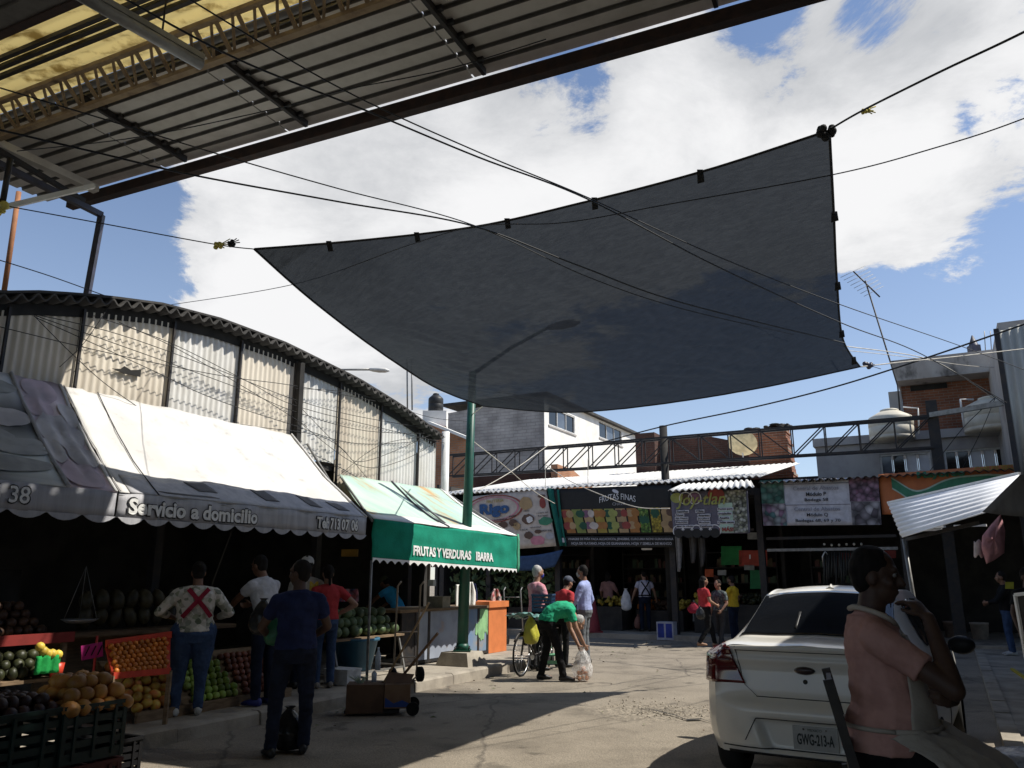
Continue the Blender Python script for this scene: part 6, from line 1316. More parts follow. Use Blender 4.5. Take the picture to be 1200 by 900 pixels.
# ------------------------------------------------------------ the man in the foreground
def foreground_man():
    base = Vector((1.60, 3.68, 0))
    def ex(b, D, B, hp, torso):
        # bib and neck strap
        mb = MB(); secs = torso(.026, .93, 1.36)
        def bib(u, v):
            i = v * (len(secs) - 1); k = min(int(i), len(secs) - 2); f = i - k; c = secs[k][0].lerp(secs[k + 1][0], f); ax = secs[k][1].lerp(secs[k + 1][1], f); ay = secs[k][2].lerp(secs[k + 1][2], f)
            sp = (2.15 - 1.5 * max(0, v - .35)) ; g_ = R(90) + (u - .5) * sp * 1.15; return c + ax * math.cos(g_) + ay * math.sin(g_) + Vector((0, .004 * noise.noise((u * 7, v * 9, 1)), 0))
        mb.slab(bib, 30, 24, -.004); part_of(b, 'apron_bib', mb, M_cream)
        for sx in (-1, 1):
            mb = MB(); mb.tube(smooth_path([bib(.5 + .45 * sx * .9, 1), B((.12 * sx, .06, 1.43)), B((.09 * sx, -.05, 1.475)), B((.0, -.095, 1.47))], 6), .012, 6); part_of(b, 'neck_strap', mb, M_cream)
        # skirt of the apron blown over the thighs
        mb = MB()
        def sk(u, v):                                                # u from his left thigh over to the right one, v waist -> hem
            x = -.26 + .58 * u; q_ = torso(.034, 1.0, 1.002)[0]; ga = R(150 - 158 * u); a = q_[0] + q_[1] * math.cos(ga) + q_[2] * math.sin(ga); e = Vector((x * 1.12, .68 + .05 * math.sin(u * 7) - .20 * max(0, (u - .6) / .4), .52 - .02 * u))
            p = a.lerp(e, v); p.z += .085 * math.sin(math.pi * v) - .12 * max(0, abs(u - .45) - .33) * (1 + v) + .022 * math.sin(u * 19 + v * 5 + 2 * noise.noise((u * 3, v * 3, 1))) * (.3 + v) + .03 * noise.noise((u * 5, v * 4, 4)) + .014 * noise.noise((u * 15, v * 11, 2)); p.y += .02 * noise.noise((u * 7, v * 7, 8)); return p
        mb.slab(sk, 44, 30, .005); part_of(b, 'apron_skirt', mb, M_cream)
        mb = MB(); q_ = torso(.030, 1.0, 1.002)[0]; mb.tube([q_[0] + q_[1] * math.cos(R(a)) + q_[2] * math.sin(R(a)) for a in range(0, 361, 20)], .010, 5); part_of(b, 'apron_tie', mb, M_cream)
    b = person('man in peach t-shirt and cream apron on a tall chair, hand at his mouth', base, 110, 1.72, 1.06, 2, M_peach, .62, .90, M_blk, M_shoeb, 'short', belly=.07, nod=4, yaw=6, vox=.008, wr=.005, grip=.55, hips=1.22, legs_w=1.1, extra=ex,
               J=dict(elbR=(.27, .25, 1.17), wriR=(.115, .205, 1.44), finR=(.045, .12, 1.55), palR=(-.6, -.6, .1), thuR=(-.3, -.5, .8), elbL=(-.25, .22, 1.10), wriL=(.05, .27, 1.11), finL=(.16, .23, 1.13), palL=(0, -1, .2), thuL=(0, 0, 1),
                      kneL=(-.14, .44, .68), kneR=(.15, .42, .64), ankL=(-.13, .42, .30), ankR=(.14, .36, .27)))
    M_chair = mat('dark_chair_wood', (.03, .025, .022), .6, (.05, .04, .032), 8)
    Fm = Matrix.Translation(base) @ Matrix.Rotation(-R(110), 4, 'Z')
    c = thing('tall_chair', 'tall dark wooden chair with slatted back under the man in the apron', 'chair', base, -R(110))
    k = MB(Fm)
    def pt(n, mbf): m_ = MB(Fm); mbf(m_); m_.build(n, M_chair, c)
    pt('seat', lambda m: m.box((0, .05, .80), (.46, .42, .04)))
    for sx in (-.23, .23):
        pt('back_post', lambda m: m.bar((sx, -.13, .80), (sx, -.215, 1.19), .028, .038)); pt('leg', lambda m: m.bar((sx, -.16, .78), (sx, -.05, .0), .035, .045)); pt('leg', lambda m: m.bar((sx, .22, .78), (sx, .30, .0), .035, .045)); pt('side_rail', lambda m: m.bar((sx, -.1, .3), (sx, .27, .3), .03))
    for z in (1.15, 1.04, .93): pt('back_slat', lambda m: m.box((0, -.13 - .218 * (z - .8), z), (.43, .02, .05)))
    pt('foot_rail', lambda m: m.bar((-.23, .27, .24), (.23, .27, .24), .03))
foreground_man()
# ============================================================ THE WHITE CAR
def white_car():
    M_body = mat('white_car_paint', (.76, .74, .68), .28, (.72, .70, .64), 2, coat=.5, dirt=(.64, .61, .55), dscale=1.5)
    M_gl = mat('car_glass', (.008, .009, .011), .04, (.006, .007, .009), 2, spec=.5); M_rub = mat('black_trim', (.015, .015, .016), .5); M_tyre = mat('tyre_rubber', (.018, .018, .018), .85); M_rim = mat('steel_rim', (.3, .3, .31), .35, metal=.8)
    M_lampr = mat('red_lamp', (.10, .006, .009), .12, (.07, .004, .006), 5, spec=.7, coat=.6); M_lampd = mat('smoked_lamp', (.09, .02, .02), .15, spec=.7); M_chrome = mat('chrome', (.5, .5, .5), .15, metal=1.); M_seam = mat('panel_gap', (.05, .048, .045), .9)  # panel_gap also colours the painted shade lines of boot lip and recess
    M_plate = mat('plate_grey', (.42, .42, .40), .5, (.36, .36, .34), 10)
    rear = PX(943, 800, 6.42); rear.z = 0
    hd = -SA - R(3.0)
    F = Matrix.Translation(rear) @ Matrix.Rotation(hd + R(90), 4, 'Z')            # local +X runs to the front, +Y to the car's left
    car = thing('parked_car', 'white saloon car seen from behind with plate GWG-213-A', 'car', rear, hd + R(90))
    def cr(xs, ys, x):                                               # monotone-ish cubic through points
        if x <= xs[0]: return ys[0]
        if x >= xs[-1]: return ys[-1]
        for i in range(len(xs) - 1):
            if x <= xs[i + 1]:
                h = xs[i + 1] - xs[i]; t = (x - xs[i]) / h
                m0 = (ys[i + 1] - ys[i - 1]) / (xs[i + 1] - xs[i - 1]) if i else (ys[1] - ys[0]) / h
                m1 = (ys[i + 2] - ys[i]) / (xs[i + 2] - xs[i]) if i + 2 < len(xs) else (ys[-1] - ys[-2]) / h
                return (2 * t ** 3 - 3 * t * t + 1) * ys[i] + (t ** 3 - 2 * t * t + t) * h * m0 + (-2 * t ** 3 + 3 * t * t) * ys[i + 1] + (t ** 3 - t * t) * h * m1
    XS = [0, .15, .38, .55, .85, 1.30, 1.9, 2.6, 3.1, 3.7, 4.0, 4.05]
    prof = dict(top=[1.10, 1.118, 1.13, 1.145, 1.32, 1.50, 1.535, 1.47, 1.14, 1.02, .86, .72],           # centre line height
                wid=[.70, .80, .825, .835, .845, .85, .85, .85, .845, .80, .66, .55],
                belt=[1.0, 1.025, 1.035, 1.035, 1.02, 1.005, .985, .97, .95, .87, .75, .63],                  # shoulder height
                roofw=[.60, .66, .66, .64, .585, .56, .575, .60, .66, .62, .52, .45],
                rail=[1.08, 1.095, 1.105, 1.12, 1.28, 1.45, 1.48, 1.41, 1.10, .98, .82, .69])
    def P(x, v):
        """v 0 sill .. 1 centre of the top; left half"""
        g = {k: cr(XS, y, x) for k, y in prof.items()}
        zb = .24 + (.06 if x < .4 else 0); w_ = g['wid']
        pts = [(w_ * .93, zb), (w_ * .985, zb + .12), (w_, .52), (w_ * .995, .72), (w_ * .975, g['belt'] - .06), (w_ * .945, g['belt']), (g['roofw'] + .012, g['rail'] - .03), (g['roofw'] - .06, g['rail'] + .01), (g['roofw'] * .5, g['top'] - .012), (0, g['top'])]
        i = v * (len(pts) - 1); k = min(int(i), len(pts) - 2); ks = list(range(len(pts)))
        return cr(ks, [p[0] for p in pts], i), cr(ks, [p[1] for p in pts], i)
    def surf(x, v, s=1, o=0.):
        y, z = P(x, v); xx = x
        if x < .16: xx = x + .0
        if o:
            e = .01; y1, z1 = P(x, min(v + e, 1)); y0, z0 = P(x, max(v - e, 0)); ya, za = P(x + .02, v)
            a = Vector((0, y1 - y0, z1 - z0)); b = Vector((.02, ya - y, za - z)); n = a.cross(b).normalized()
            if n.y < -.01 or (abs(n.y) < .05 and n.z < 0): n = -n
            if n.z < -.5: n = -n
            return Vector((xx + n.x * o, (y + n.y * o) * s, z + n.z * o))
        return Vector((xx, y * s, z))
    mb = MB(F); nx, nv = 70, 46
    xs = [0, .02, .05, .09] + [.14 + (4.05 - .14) * (i / nx) ** 1.0 for i in range(nx + 1)]
    for s in (1, -1):
        vs = [surf(x, j / nv, s) for x in xs for j in range(nv + 1)]
        fs = [(i * (nv + 1) + j, (i + 1) * (nv + 1) + j, (i + 1) * (nv + 1) + j + 1, i * (nv + 1) + j + 1) for i in range(len(xs) - 1) for j in range(nv)]
        mb.add(vs, fs if s < 0 else [tuple(reversed(f)) for f in fs], 0, True)
    # rear face: a grid from side to side whose depth follows bumper and boot lid
    def rx(z, f):
        """how far the rear surface stands behind x = 0 at height z, f = |y| / half width"""
        bump = .085 * (1 / (1 + math.exp(-(.675 - z) / .016))) * (1 - .25 * f * f)
        lid = .04 * math.exp(-((z - 1.075) / .035) ** 2) - .035 * (1 / (1 + math.exp(-(z - .72) / .05))) * (1 - abs((z - .90) / .3)) + .02 * math.exp(-((z - .98) / .03) ** 2)
        rec = -.075 * (1 / (1 + math.exp((abs(z - .445) - .11) / .008))) * (1 / (1 + math.exp((f - .52 + (.57 - z) * .35) / .018)))
        low = -.05 * max(0, (.36 - z) / .1)
        return -(bump + lid + rec + low) * (1 - f ** 8)
    zr = [P(0, j / nv) for j in range(nv + 1)]
    nyy = 56
    def rear_pt(z, y, hw): f = min(1, abs(y) / hw) if hw > 1e-4 else 0; return Vector((rx(z, f) + .10 * f ** 2.5 * 0 + .0, y, z))
    zs = [.30 + (1.095 - .30) * i / 64 for i in range(65)]
    def hw(z):
        best = .7
        for (y0, z0), (y1, z1) in zip(zr, zr[1:]):
            if z0 <= z <= z1 and z1 > z0: best = y0 + (y1 - y0) * (z - z0) / (z1 - z0); break
        return best
    # round the plan of the tail: corners run forward
    def tail(p):
        f = min(1, abs(p.y) / .72); return p
    vs = [rear_pt(z, hw(z) * (2 * k / nyy - 1), hw(z)) for z in zs for k in range(nyy + 1)]
    mb.add(vs, [(i * (nyy + 1) + j, (i + 1) * (nyy + 1) + j, (i + 1) * (nyy + 1) + j + 1, i * (nyy + 1) + j + 1) for i in range(64) for j in range(nyy)], 0, True)
    vs = [Vector((0, y_, 1.0)) for y_ in (-.64, .64)] + [Vector((.02, .6, 1.0)), Vector((.02, -.6, 1.0))]
    # belly
    mb.add([(.05, -.7, .30), (.05, .7, .30), (4.0, .6, .26), (4.0, -.6, .26)], [(0, 1, 2, 3)])
    body = mb.build('body', M_body, car)
    def rpatch(name, z0, z1, y0f, y1f, m, o=.006, nz=14, ny=14, zfn=None):
        """panel lying on the rear face"""
        mb = MB(F)
        def fn(u, v):
            z = z0 + (z1 - z0) * v; 
            y = y0f(z) + (y1f(z) - y0f(z)) * u
            if zfn: z = zfn(u, z)
            p = rear_pt(z, y, hw(z)); p.x -= o; return p
        mb.slab(fn, ny, nz, -.004); return mb.build(name, m, car)
    c_ = lambda k: (lambda z: k)
    # boot lid gaps
    for s in (1, -1):
        rpatch('panel_gap', .715, 1.08, lambda z: s * (.47 + .16 * max(0, (z - .78)) - 1.2 * max(0, .80 - z)) - .0025, lambda z: s * (.47 + .16 * max(0, (z - .78)) - 1.2 * max(0, .80 - z)) + .0025, M_seam, .004, 10, 1)
    rpatch('panel_gap', .710, .715, c_(-.37), c_(.37), M_seam, .004, 1, 20)
    rpatch('lower_valance', .30, .318, c_(-.60), c_(.60), M_rub, .005, 3, 20)
    for z, y0, y1 in ((.345, -.64, .64),): rpatch('bumper_crease', z, z + .008, c_(y0), c_(y1), M_seam, .004, 1, 20)
    rpatch('boot_lip_shadow', 1.045, 1.050, c_(-.52), c_(.52), M_seam, .003, 1, 20)
    rpatch('recess_shade', .556, .563, c_(-.37), c_(.37), M_seam, .003, 1, 20)  # shade along the plate recess painted as dark lines, top and sides
    for s in (1, -1): rpatch('recess_shade', .40, .56, lambda z: s * (.37 + .55 * (.56 - z)) - .004, lambda z: s * (.37 + .55 * (.56 - z)) + .004, M_seam, .003, 6, 1)
    # tail lamps wrapping round the corner
    for s in (1, -1):
        mb = MB(F)
        def lamp(u, v, s=s):
            z = .80 + .29 * v
            edge = .50 + .06 * v - .05 * (1 - v) ** 2 + .05 * (v > .96)
            L = (hw(z) - edge); tot = L + .30 * (.55 + .45 * v)
            d = u * tot
            if d < L: p = rear_pt(z, edge + d, hw(z)); return Vector((p.x - .012, p.y * s, z))
            x = d - L; best = None
            for j in range(12, 40):
                y, zz = P(x, j / nv)
                if zz >= z: break
            return Vector((x - .006, (y + .012) * s, z))
        mb.slab(lamp, 26, 14, .01 * s); o = mb.build('tail_lamp', M_lampr, car)
        mb = MB(F); mb.slab(lambda u, v: lamp(.06 + .5 * u, .42 + .22 * v) + Vector((-.006, .003 * s, 0)), 10, 4, .004 * s); mb.build('lamp_lens', M_lampd, o)
        mb = MB(F); mb.slab(lambda u, v: lamp(.05 + .6 * u, .40 + .015 * v) + Vector((-.007, .003 * s, 0)), 10, 1, .004 * s); mb.build('lamp_divider', M_lampd, o)
    # badge, lock, plate
    mb = MB(F); mb.lathe([(0, 0), (1, 0), (1, .010), (.85, .016), (0, .016)], (0, 0, 0), 24)
    def onrear(mb_, y, z, sy, sz, o=.0):
        m = MB(); p = rear_pt(z, y, hw(z)); 
        for v in mb_.v: pass
    def oval(name, y, z, ry, rz, m, th, par=car):
        mb = MB(F); p = rear_pt(z, y, hw(z)); n = 28; vs = []
        for k, sc in ((0, 1), (1, 1), (2, .82)):
            for i in range(n): g = 2 * math.pi * i / n; vs.append((p.x - (0, th * .7, th)[k], y + ry * sc * math.cos(g), z + rz * sc * math.sin(g)))
        mb.add(vs, [(k * n + i, k * n + (i + 1) % n, (k + 1) * n + (i + 1) % n, (k + 1) * n + i) for k in (0, 1) for i in range(n)] + [tuple(2 * n + i for i in range(n))], 0, True); return mb.build(name, m, par)
    ring = oval('badge', 0, .915, .078, .031, M_chrome, .014); oval('badge_field', 0, .915, .068, .025, mat('badge_dark', (.05, .03, .03), .3), .020, ring); oval('boot_lock', 0, .835, .017, .017, M_seam, .008)
    pz, pw = .445, .30
    X = F.to_3x3() @ Vector((0, -1, 0)); Y = Vector((0, 0, 1)); o = F @ Vector((rear_pt(pz, 0, .7).x - .022, -.05, pz))
    mb = MB(F); mb.box((rear_pt(pz, 0, .7).x - .010, -.05, pz), (.02, pw + .02, .165)); pl = mb.build('number_plate', M_plate, car)
    lettering('GWG-213-A', o - Vector((0, 0, .008)), X, Y, .262, .078, mat('plate_letters', (.03, .035, .03), .6), pl, .02); lettering('MEXICO', o + Vector((0, 0, .058)), X, Y, .10, .018, mat('plate_small', (.1, .12, .1), .6), pl)
    mb = MB(F)
    for y in (-.13, .03): mb.tube([(rear_pt(pz, 0, .7).x - .018, y - .0, pz + .062), (rear_pt(pz, 0, .7).x - .028, y, pz + .062)], .008, 8)
    mb.build('plate_screw', M_chrome, pl)
    # glass
    mb = MB(F)
    def rw(u, v):
        x = .55 + (1.24 - .55) * v; yy = (2 * u - 1); g = cr(XS, prof['roofw'], x); lim = .80 + .03 * v
        vv = 1 - abs(yy) * .285 * lim / .8
        q = surf(x, vv, 1 if yy >= 0 else -1, .006); return q
    mb.slab(rw, 40, 16, .004); mb.build('rear_window', M_gl, car)
    for s in (1, -1):
        for x0, x1, nm in ((1.02, 1.62, 'rear_quarter_window'), (1.70, 2.52, 'front_window')):
            mb = MB(F)
            def sw(u, v):
                x = x0 + (x1 - x0) * u; lo, hi = .575, .655
                if nm[0] == 'r' and u < .35: hi = lo + (hi - lo) * (.25 + .75 * u / .35)
                if nm[0] == 'f' and u > .62: hi = lo + (hi - lo) * (1 - .95 * (u - .62) / .38)
                return surf(x, lo + (hi - lo) * v, s, .006)
            mb.slab(sw, 20, 8, .004 * s); mb.build(nm, M_gl, car)
        mb = MB(F)
        for x in (1.66, 2.56):
            pass
        mb = MB(F); mb.tube([surf(1.66, j / 20, s, .002) for j in range(2, 12)], .004, 4); mb.build('door_gap', M_seam, car)
        mb = MB(F); p = surf(2.32, .50, s, .0)
        mb.ball(p + Vector((.03, s * .13, .06)), (.055, .12, .085), 14); mb.bar(p + Vector((.02, 0, .02)), p + Vector((.03, s * .08, .04)), .05, .03); mb.build('wing_mirror', M_rub, car)
        for x in (.72, 3.25):
            mb = MB(F); y = s * .76; wz = .29
            prof_t = [(.18, -.09), (.27, -.09), (.288, -.05), (.29, 0), (.288, .05), (.27, .09), (.18, .09)]
            n = 28; vs = [(x + r * math.cos(2 * math.pi * i / n), y + d * s, wz + r * math.sin(2 * math.pi * i / n)) for i in range(n) for r, d in prof_t]; k = len(prof_t)
            mb.add(vs, [(i * k + j, ((i + 1) % n) * k + j, ((i + 1) % n) * k + j + 1, i * k + j + 1) for i in range(n) for j in range(k - 1)], 0, True); wh = mb.build('wheel', M_tyre, car)
            mb = MB(F); mb.add([(x, y + .075 * s, wz)] + [(x + .185 * math.cos(2 * math.pi * i / 20), y + .06 * s, wz + .185 * math.sin(2 * math.pi * i / 20)) for i in range(20)], [(0, 1 + i, 1 + (i + 1) % 20) for i in range(20)]); mb.build('rim', M_rim, wh)
    mb = MB(F)
    def ws(u, v):
        x = 2.62 + .46 * v; yy = 2 * u - 1; return surf(x, 1 - abs(yy) * .27, 1 if yy >= 0 else -1, .006)
    mb.slab(ws, 30, 10, .004); mb.build('windscreen', M_gl, car)
    mb = MB(F); a = surf(1.36, 1, 1); mb.slab(lambda u, v: a + Vector((.16 * u, .035 * (2 * v - 1) * (1 - .7 * u), .003 + .045 * (1 - abs(2 * v - 1)) * (u * (1 - u) * 3.2) ** .7)), 10, 8, .004); mb.build('aerial_fin', M_body, car)
    # dim shapes seen through the rear glass: stickers
    for (y, x) in ((-.33, .72),):
        mb = MB(F); mb.slab(lambda u, v: rw(.60 + .012 * u, .12 + .3 * v) + Vector((-.004, 0, .006)), 2, 4, .001); mb.build('window_sticker', mat('sticker_grey', (.035, .035, .035), .5), car)
    return F
CARF = white_car()
# ============================================================ STALL GOODS, LEFT
M_crateg = mat('green_crate_plastic', (.007, .026, .022), .5, (.005, .02, .017), 8); M_crater = mat('red_crate_plastic', (.12, .02, .018), .5, (.08, .014, .012), 8); M_crateb = mat('blue_crate_plastic', (.02, .07, .14), .45, (.015, .05, .11), 8); M_cratek = mat('black_crate_plastic', (.008, .008, .009), .6, spec=.2)
M_wood = mat('weathered_wood', (.22, .15, .09), .85, (.14, .095, .055), 5, stretch=(1, 1, 6)); M_handle = mat('pale_broom_handle', (.42, .29, .16), .7, (.32, .21, .11), 8)
M_card = mat('brown_cardboard', (.11, .065, .04), .9, (.075, .045, .028), 3); M_foam = mat('white_foam', (.7, .7, .68), .8)
def fruit_mat(n, a, b, sc=18, rough=.45): 
    m = mat(n, a, rough, b, sc, 4, bump=.15, bs=90, spec=.4, dirt=tuple(v * .45 for v in b), dscale=sc * 1.6, dlo=.62, dhi=.72); t = m.node_tree; pb = t.nodes['Principled BSDF']; old = pb.inputs['Base Color'].links[0].from_socket
    oi = t.nodes.new('ShaderNodeObjectInfo'); mr = t.nodes.new('ShaderNodeMapRange'); t.links.new(oi.outputs['Random'], mr.inputs[0]); mr.inputs[3].default_value = .55; mr.inputs[4].default_value = 1.2
    g = t.nodes.new('ShaderNodeMix'); g.data_type = 'RGBA'; g.blend_type = 'MULTIPLY'; g.inputs[0].default_value = 1; t.links.new(old, g.inputs[6]); t.links.new(mr.outputs[0], g.inputs[7]); t.links.new(g.outputs[2], pb.inputs['Base Color']); return m
F_or = fruit_mat('orange_peel', (.62, .20, .025), (.5, .14, .02)); F_man = fruit_mat('mango_skin', (.55, .38, .06), (.5, .16, .04), 7); F_mel = fruit_mat('tan_melon', (.54, .27, .06), (.44, .18, .045), 9); F_lim = fruit_mat('green_apple_skin', (.22, .36, .05), (.32, .42, .10), 7); F_wat = fruit_mat('pale_green_melon', (.11, .16, .07), (.07, .11, .045), 6); F_yel = fruit_mat('yellow_fruit', (.65, .5, .08), (.55, .38, .05), 8); F_brn = fruit_mat('brown_fruit', (.085, .042, .022), (.05, .026, .015), 8); F_dgr = fruit_mat('dark_green_fruit', (.045, .05, .02), (.03, .034, .013), 8)
def fruit_mesh(name, r, m, sc=(1, 1, 1), n=9):
    b = MB(); b.ball((0, 0, 0), (r * sc[0], r * sc[1], r * sc[2]), n); b.tube([(0, 0, r * sc[2] * .9), (r * .06, 0, r * sc[2] * 1.1)], r * .06, 4)
    me = bpy.data.meshes.new(name); me.from_pydata(b.v, [], b.f); me.polygons.foreach_set('use_smooth', [True] * len(me.polygons)); me.materials.append(m); return me
def heap(name, me, pts, label, group, cat='fruit', seed=1, jit=.6):
    rnd = random.Random(seed)
    for p in pts:
        o = place(name, me, None, Matrix.Translation(p) @ MS @ Matrix.Rotation(rnd.uniform(0, 6.28), 4, 'Z') @ Matrix.Rotation(rnd.uniform(-jit, jit), 4, 'X') @ Matrix.Diagonal((*[rnd.uniform(.84, 1.08)] * 2, rnd.uniform(.82, 1.04), 1))); tag(o, label, cat, group)
def pile_pts(c0, nt, ns, dt, ds, dz, layers, seed=1, j=.15):
    """pyramid of spheres: c0 = (t, s, z) of the first"""
    rnd = random.Random(seed); out = []
    for l in range(layers):
        for i in range(nt - l):
            for k in range(ns - l): out.append(W(c0[0] + dt * (i + l * .5 + rnd.uniform(-j, j)), c0[1] + ds * (k + l * .5 + rnd.uniform(-j, j)), c0[2] + dz * l))
    return out
def crate(o, L, D_, H, m, label, rot=-SA, group=None, name='crate', slats=5):
    """open plastic crate standing at o, long side along its local y"""
    a = thing(name, label, 'crate', o, rot, group); F = Matrix.Translation(o) @ Matrix.Rotation(rot, 4, 'Z')
    def p(n, f): k = MB(F); f(k); k.build(n, m, a)
    p('base', lambda k: k.box((0, 0, .012), (D_, L, .024)))
    for sx in (-1, 1):
        for i in range(slats): z = .045 + (H - .06) * i / (slats - 1) * .98; p('slat', lambda k: k.box((sx * (D_ / 2 - .008), 0, z), (.016, L - .03, (H / slats) * .62)))
        for i in range(slats): z = .045 + (H - .06) * i / (slats - 1) * .98; p('slat', lambda k: k.box((0, sx * (L / 2 - .008), z), (D_ - .03, .016, (H / slats) * .62)))
        for sy in (-1, 1): p('corner_post', lambda k: k.box((sx * (D_ / 2 - .012), sy * (L / 2 - .012), H / 2), (.03, .03, H)))
    for sx in (-1, 1): p('rim', lambda k: k.box((sx * (D_ / 2 + .003), 0, H - .008), (.022, L + .012, .024))); p('rim', lambda k: k.box((0, sx * (L / 2 + .003), H - .0085), (D_ - .02, .022, .024)))
    for i in (-1, 0, 1): p('rib', lambda k: k.box((D_ / 2 + .001, i * L / 3.2, H / 2), (.018, .02, H - .05)))
    return a
def left_goods():
    g = 'green crates stacked at the near corner of the stall'
    crate(W(-5.50, 3.22, .42), .64, .56, .36, M_crateg, 'upper green crate holding dark fruit at the near left corner')
    crate(W(-5.50, 3.22, .02), .64, .56, .38, M_crateg, 'lower green crate under the crate of dark fruit')
    crate(W(-5.45, 3.76, .42), .46, .50, .36, M_crateg, 'upper green crate heaped with tan melons')
    crate(W(-5.45, 3.76, .02), .46, .50, .38, M_crater, 'red brown crate under the crate of tan melons')
    crate(W(-6.34, 4.66, .02), .42, .46, .30, M_cratek, 'empty black crate standing on the road by the kerb')
    heap('melon', fruit_mesh('melon', .062, F_mel, (1, 1, .9)), pile_pts((-5.66, 3.58, .76), 5, 5, .105, .10, .075, 3, 3), 'tan melon heaped in the green crate by the road', 'tan melons in the green crate', seed=4)
    heap('dark_fruit', fruit_mesh('dark_fruit', .05, fruit_mat('dark_plum', (.06, .028, .022), (.04, .02, .016))), pile_pts((-5.74, 2.94, .77), 6, 7, .09, .09, .06, 2, 5), 'dark purple fruit heaped in the nearest green crate', 'dark fruit in the nearest crate', seed=5)
    # stand with tiers
    st = thing('fruit_stand', 'dim tiered fruit stand with a red edged shelf at the left', 'stand', W(-8.7, 4.6, .145), -SA)
    for n, lo, hi, m in [('shelf', (-9.3, 3.2, 1.0), (-8.2, 5.55, 1.03), M_wood), ('edge_strip', (-8.2, 3.2, .96), (-8.17, 5.55, 1.06), mat('red_edge', (.22, .025, .02), .6)), ('lower_shelf', (-8.6, 3.2, .62), (-7.95, 5.5, .65), M_wood), ('leg', (-8.25, 3.3, .145), (-8.2, 3.35, 1.0), M_wood), ('leg', (-8.25, 5.45, .145), (-8.2, 5.5, 1.0), M_wood), ('back_panel', (-9.3, 3.2, .145), (-9.26, 5.55, 1.7), M_black)]:
        k = SB(); k.bb(lo, hi); k.build(n, m, st)
    heap('brown_fruit', fruit_mesh('brown_fruit', .055, F_brn), pile_pts((-9.1, 3.9, 1.08), 7, 14, .11, .11, .08, 4, 7), 'brown round fruit stacked high on the red edged shelf', 'brown fruit on the red edged shelf', seed=6)
    heap('green_fruit', fruit_mesh('green_fruit', .055, F_dgr, (1, 1, 1.1)), pile_pts((-8.5, 4.0, .71), 5, 13, .11, .11, .075, 3, 8), 'dull green fruit on the lower shelf of the tiered stand', 'green fruit on the lower shelf', seed=7)
    # sunlit yellow fruit on a green cloth, red cup
    o = PT(54, 770, -7.93); k = MB(); k.slab(lambda u, v: o + U * (.26 * (u - .5)) + N * (.05 + .02 * math.sin(u * 18)) + Vector((0, 0, .02 - .17 * v)), 10, 5, .008); solo(k.build('green_cloth', cloth('bright_green_cloth', (.02, .30, .07))), 'bright green cloth hanging below the sunlit yellow fruit', 'cloth')
    for i, (x, y) in enumerate([(47, 758), (51, 763), (56, 766), (61, 766), (68, 767)]):
        solo(place('yellow_fruit', fruit_mesh('yellow_fruit', .045, F_yel) if i == 0 else bpy.data.meshes['yellow_fruit'], None, Matrix.Translation(PT(x, y, -7.9))), 'sunlit yellow fruit above the green cloth', 'fruit', 'yellow fruit above the green cloth')
    k = MB(); k.lathe([(0, 0), (.055, 0), (.07, .13), (.062, .13), (.05, .02), (0, .02)], PT(65, 793, -7.95), 16); solo(k.build('cup', mat('red_plastic', (.6, .06, .03), .4)), 'bright red plastic cup below the sunlit yellow fruit', 'cup')
    # magenta price card on a red stick
    a = thing('price_card', 'magenta price card on a red stick before the oranges', 'sign', PT(110, 795, -7.8), -SA)
    MB().tube([PT(109, 795, -7.8), PT(114, 745, -7.8)], .012, 6).build('stick', mat('red_stick', (.4, .03, .03), .6), a); k = MB(); q = [PT(95, 757, -7.79), PT(120, 752, -7.79), PT(121, 769, -7.79), PT(96, 774, -7.79)]; k.poly(q, .006, N); k.build('card', mat('magenta_card', (.38, .015, .16), .7), a)
    k = MB(); c0 = (q[0] + q[2]) / 2 + N * .006
    for i in range(3): k.bar(c0 + U * (-.08 + .07 * i) + Vector((0, 0, -.04)), c0 + U * (-.04 + .07 * i) + Vector((0, 0, .05)), .012, .003, up=N)
    k.build('brush_mark', M_blk, a)
    # sloping rack of oranges
    q00, q10, q01, q11 = PT(132, 792, -7.3), PT(199, 786, -7.3), PT(124, 758, -7.62), PT(200, 747, -7.62)
    rk = thing('orange_rack', 'sloping red rack of oranges in neat rows, sunlit at one end', 'rack', (q00 + q10) / 2, -SA)
    M_redb = mat('red_rack_board', (.55, .05, .02), .6, (.45, .04, .02), 6)
    k = MB(); k.slab(lambda u, v: q00.lerp(q10, u).lerp(q01.lerp(q11, u), v), 2, 2, .02); k.build('board', M_redb, rk)
    k = MB(); k.bar(q01 + Vector((0, 0, .03)), q11 + Vector((0, 0, .03)), .03, .07); k.build('top_rail', M_redb, rk); k = MB(); k.bar(q00, q10, .03, .06); k.build('bottom_rail', M_redb, rk)
    for e in (q00, q10): k = MB(); k.bar(e, Vector((e.x, e.y, .145)), .04); k.build('leg', M_wood, rk)
    nr = (q10 - q00).cross(q01 - q00).normalized(); nr = nr if nr.z > 0 else -nr
    pts = [q00.lerp(q10, (i + .6 + .4 * (j % 2)) / 11).lerp(q01.lerp(q11, (i + .6 + .4 * (j % 2)) / 11), (j + .6) / 7.1) + nr * .02 for j in range(7) for i in range(10)]
    heap('orange', fruit_mesh('orange', .033, F_or), pts, 'orange lying in a row on the sloping red rack', 'oranges on the red rack', seed=9)
    # mangoes and apples at the foot
    ft = thing('fruit_stand', 'low sloping stand of mangoes and green apples behind the woman in the leaf blouse', 'stand', W(-7.95, 6.9, .145), -SA)
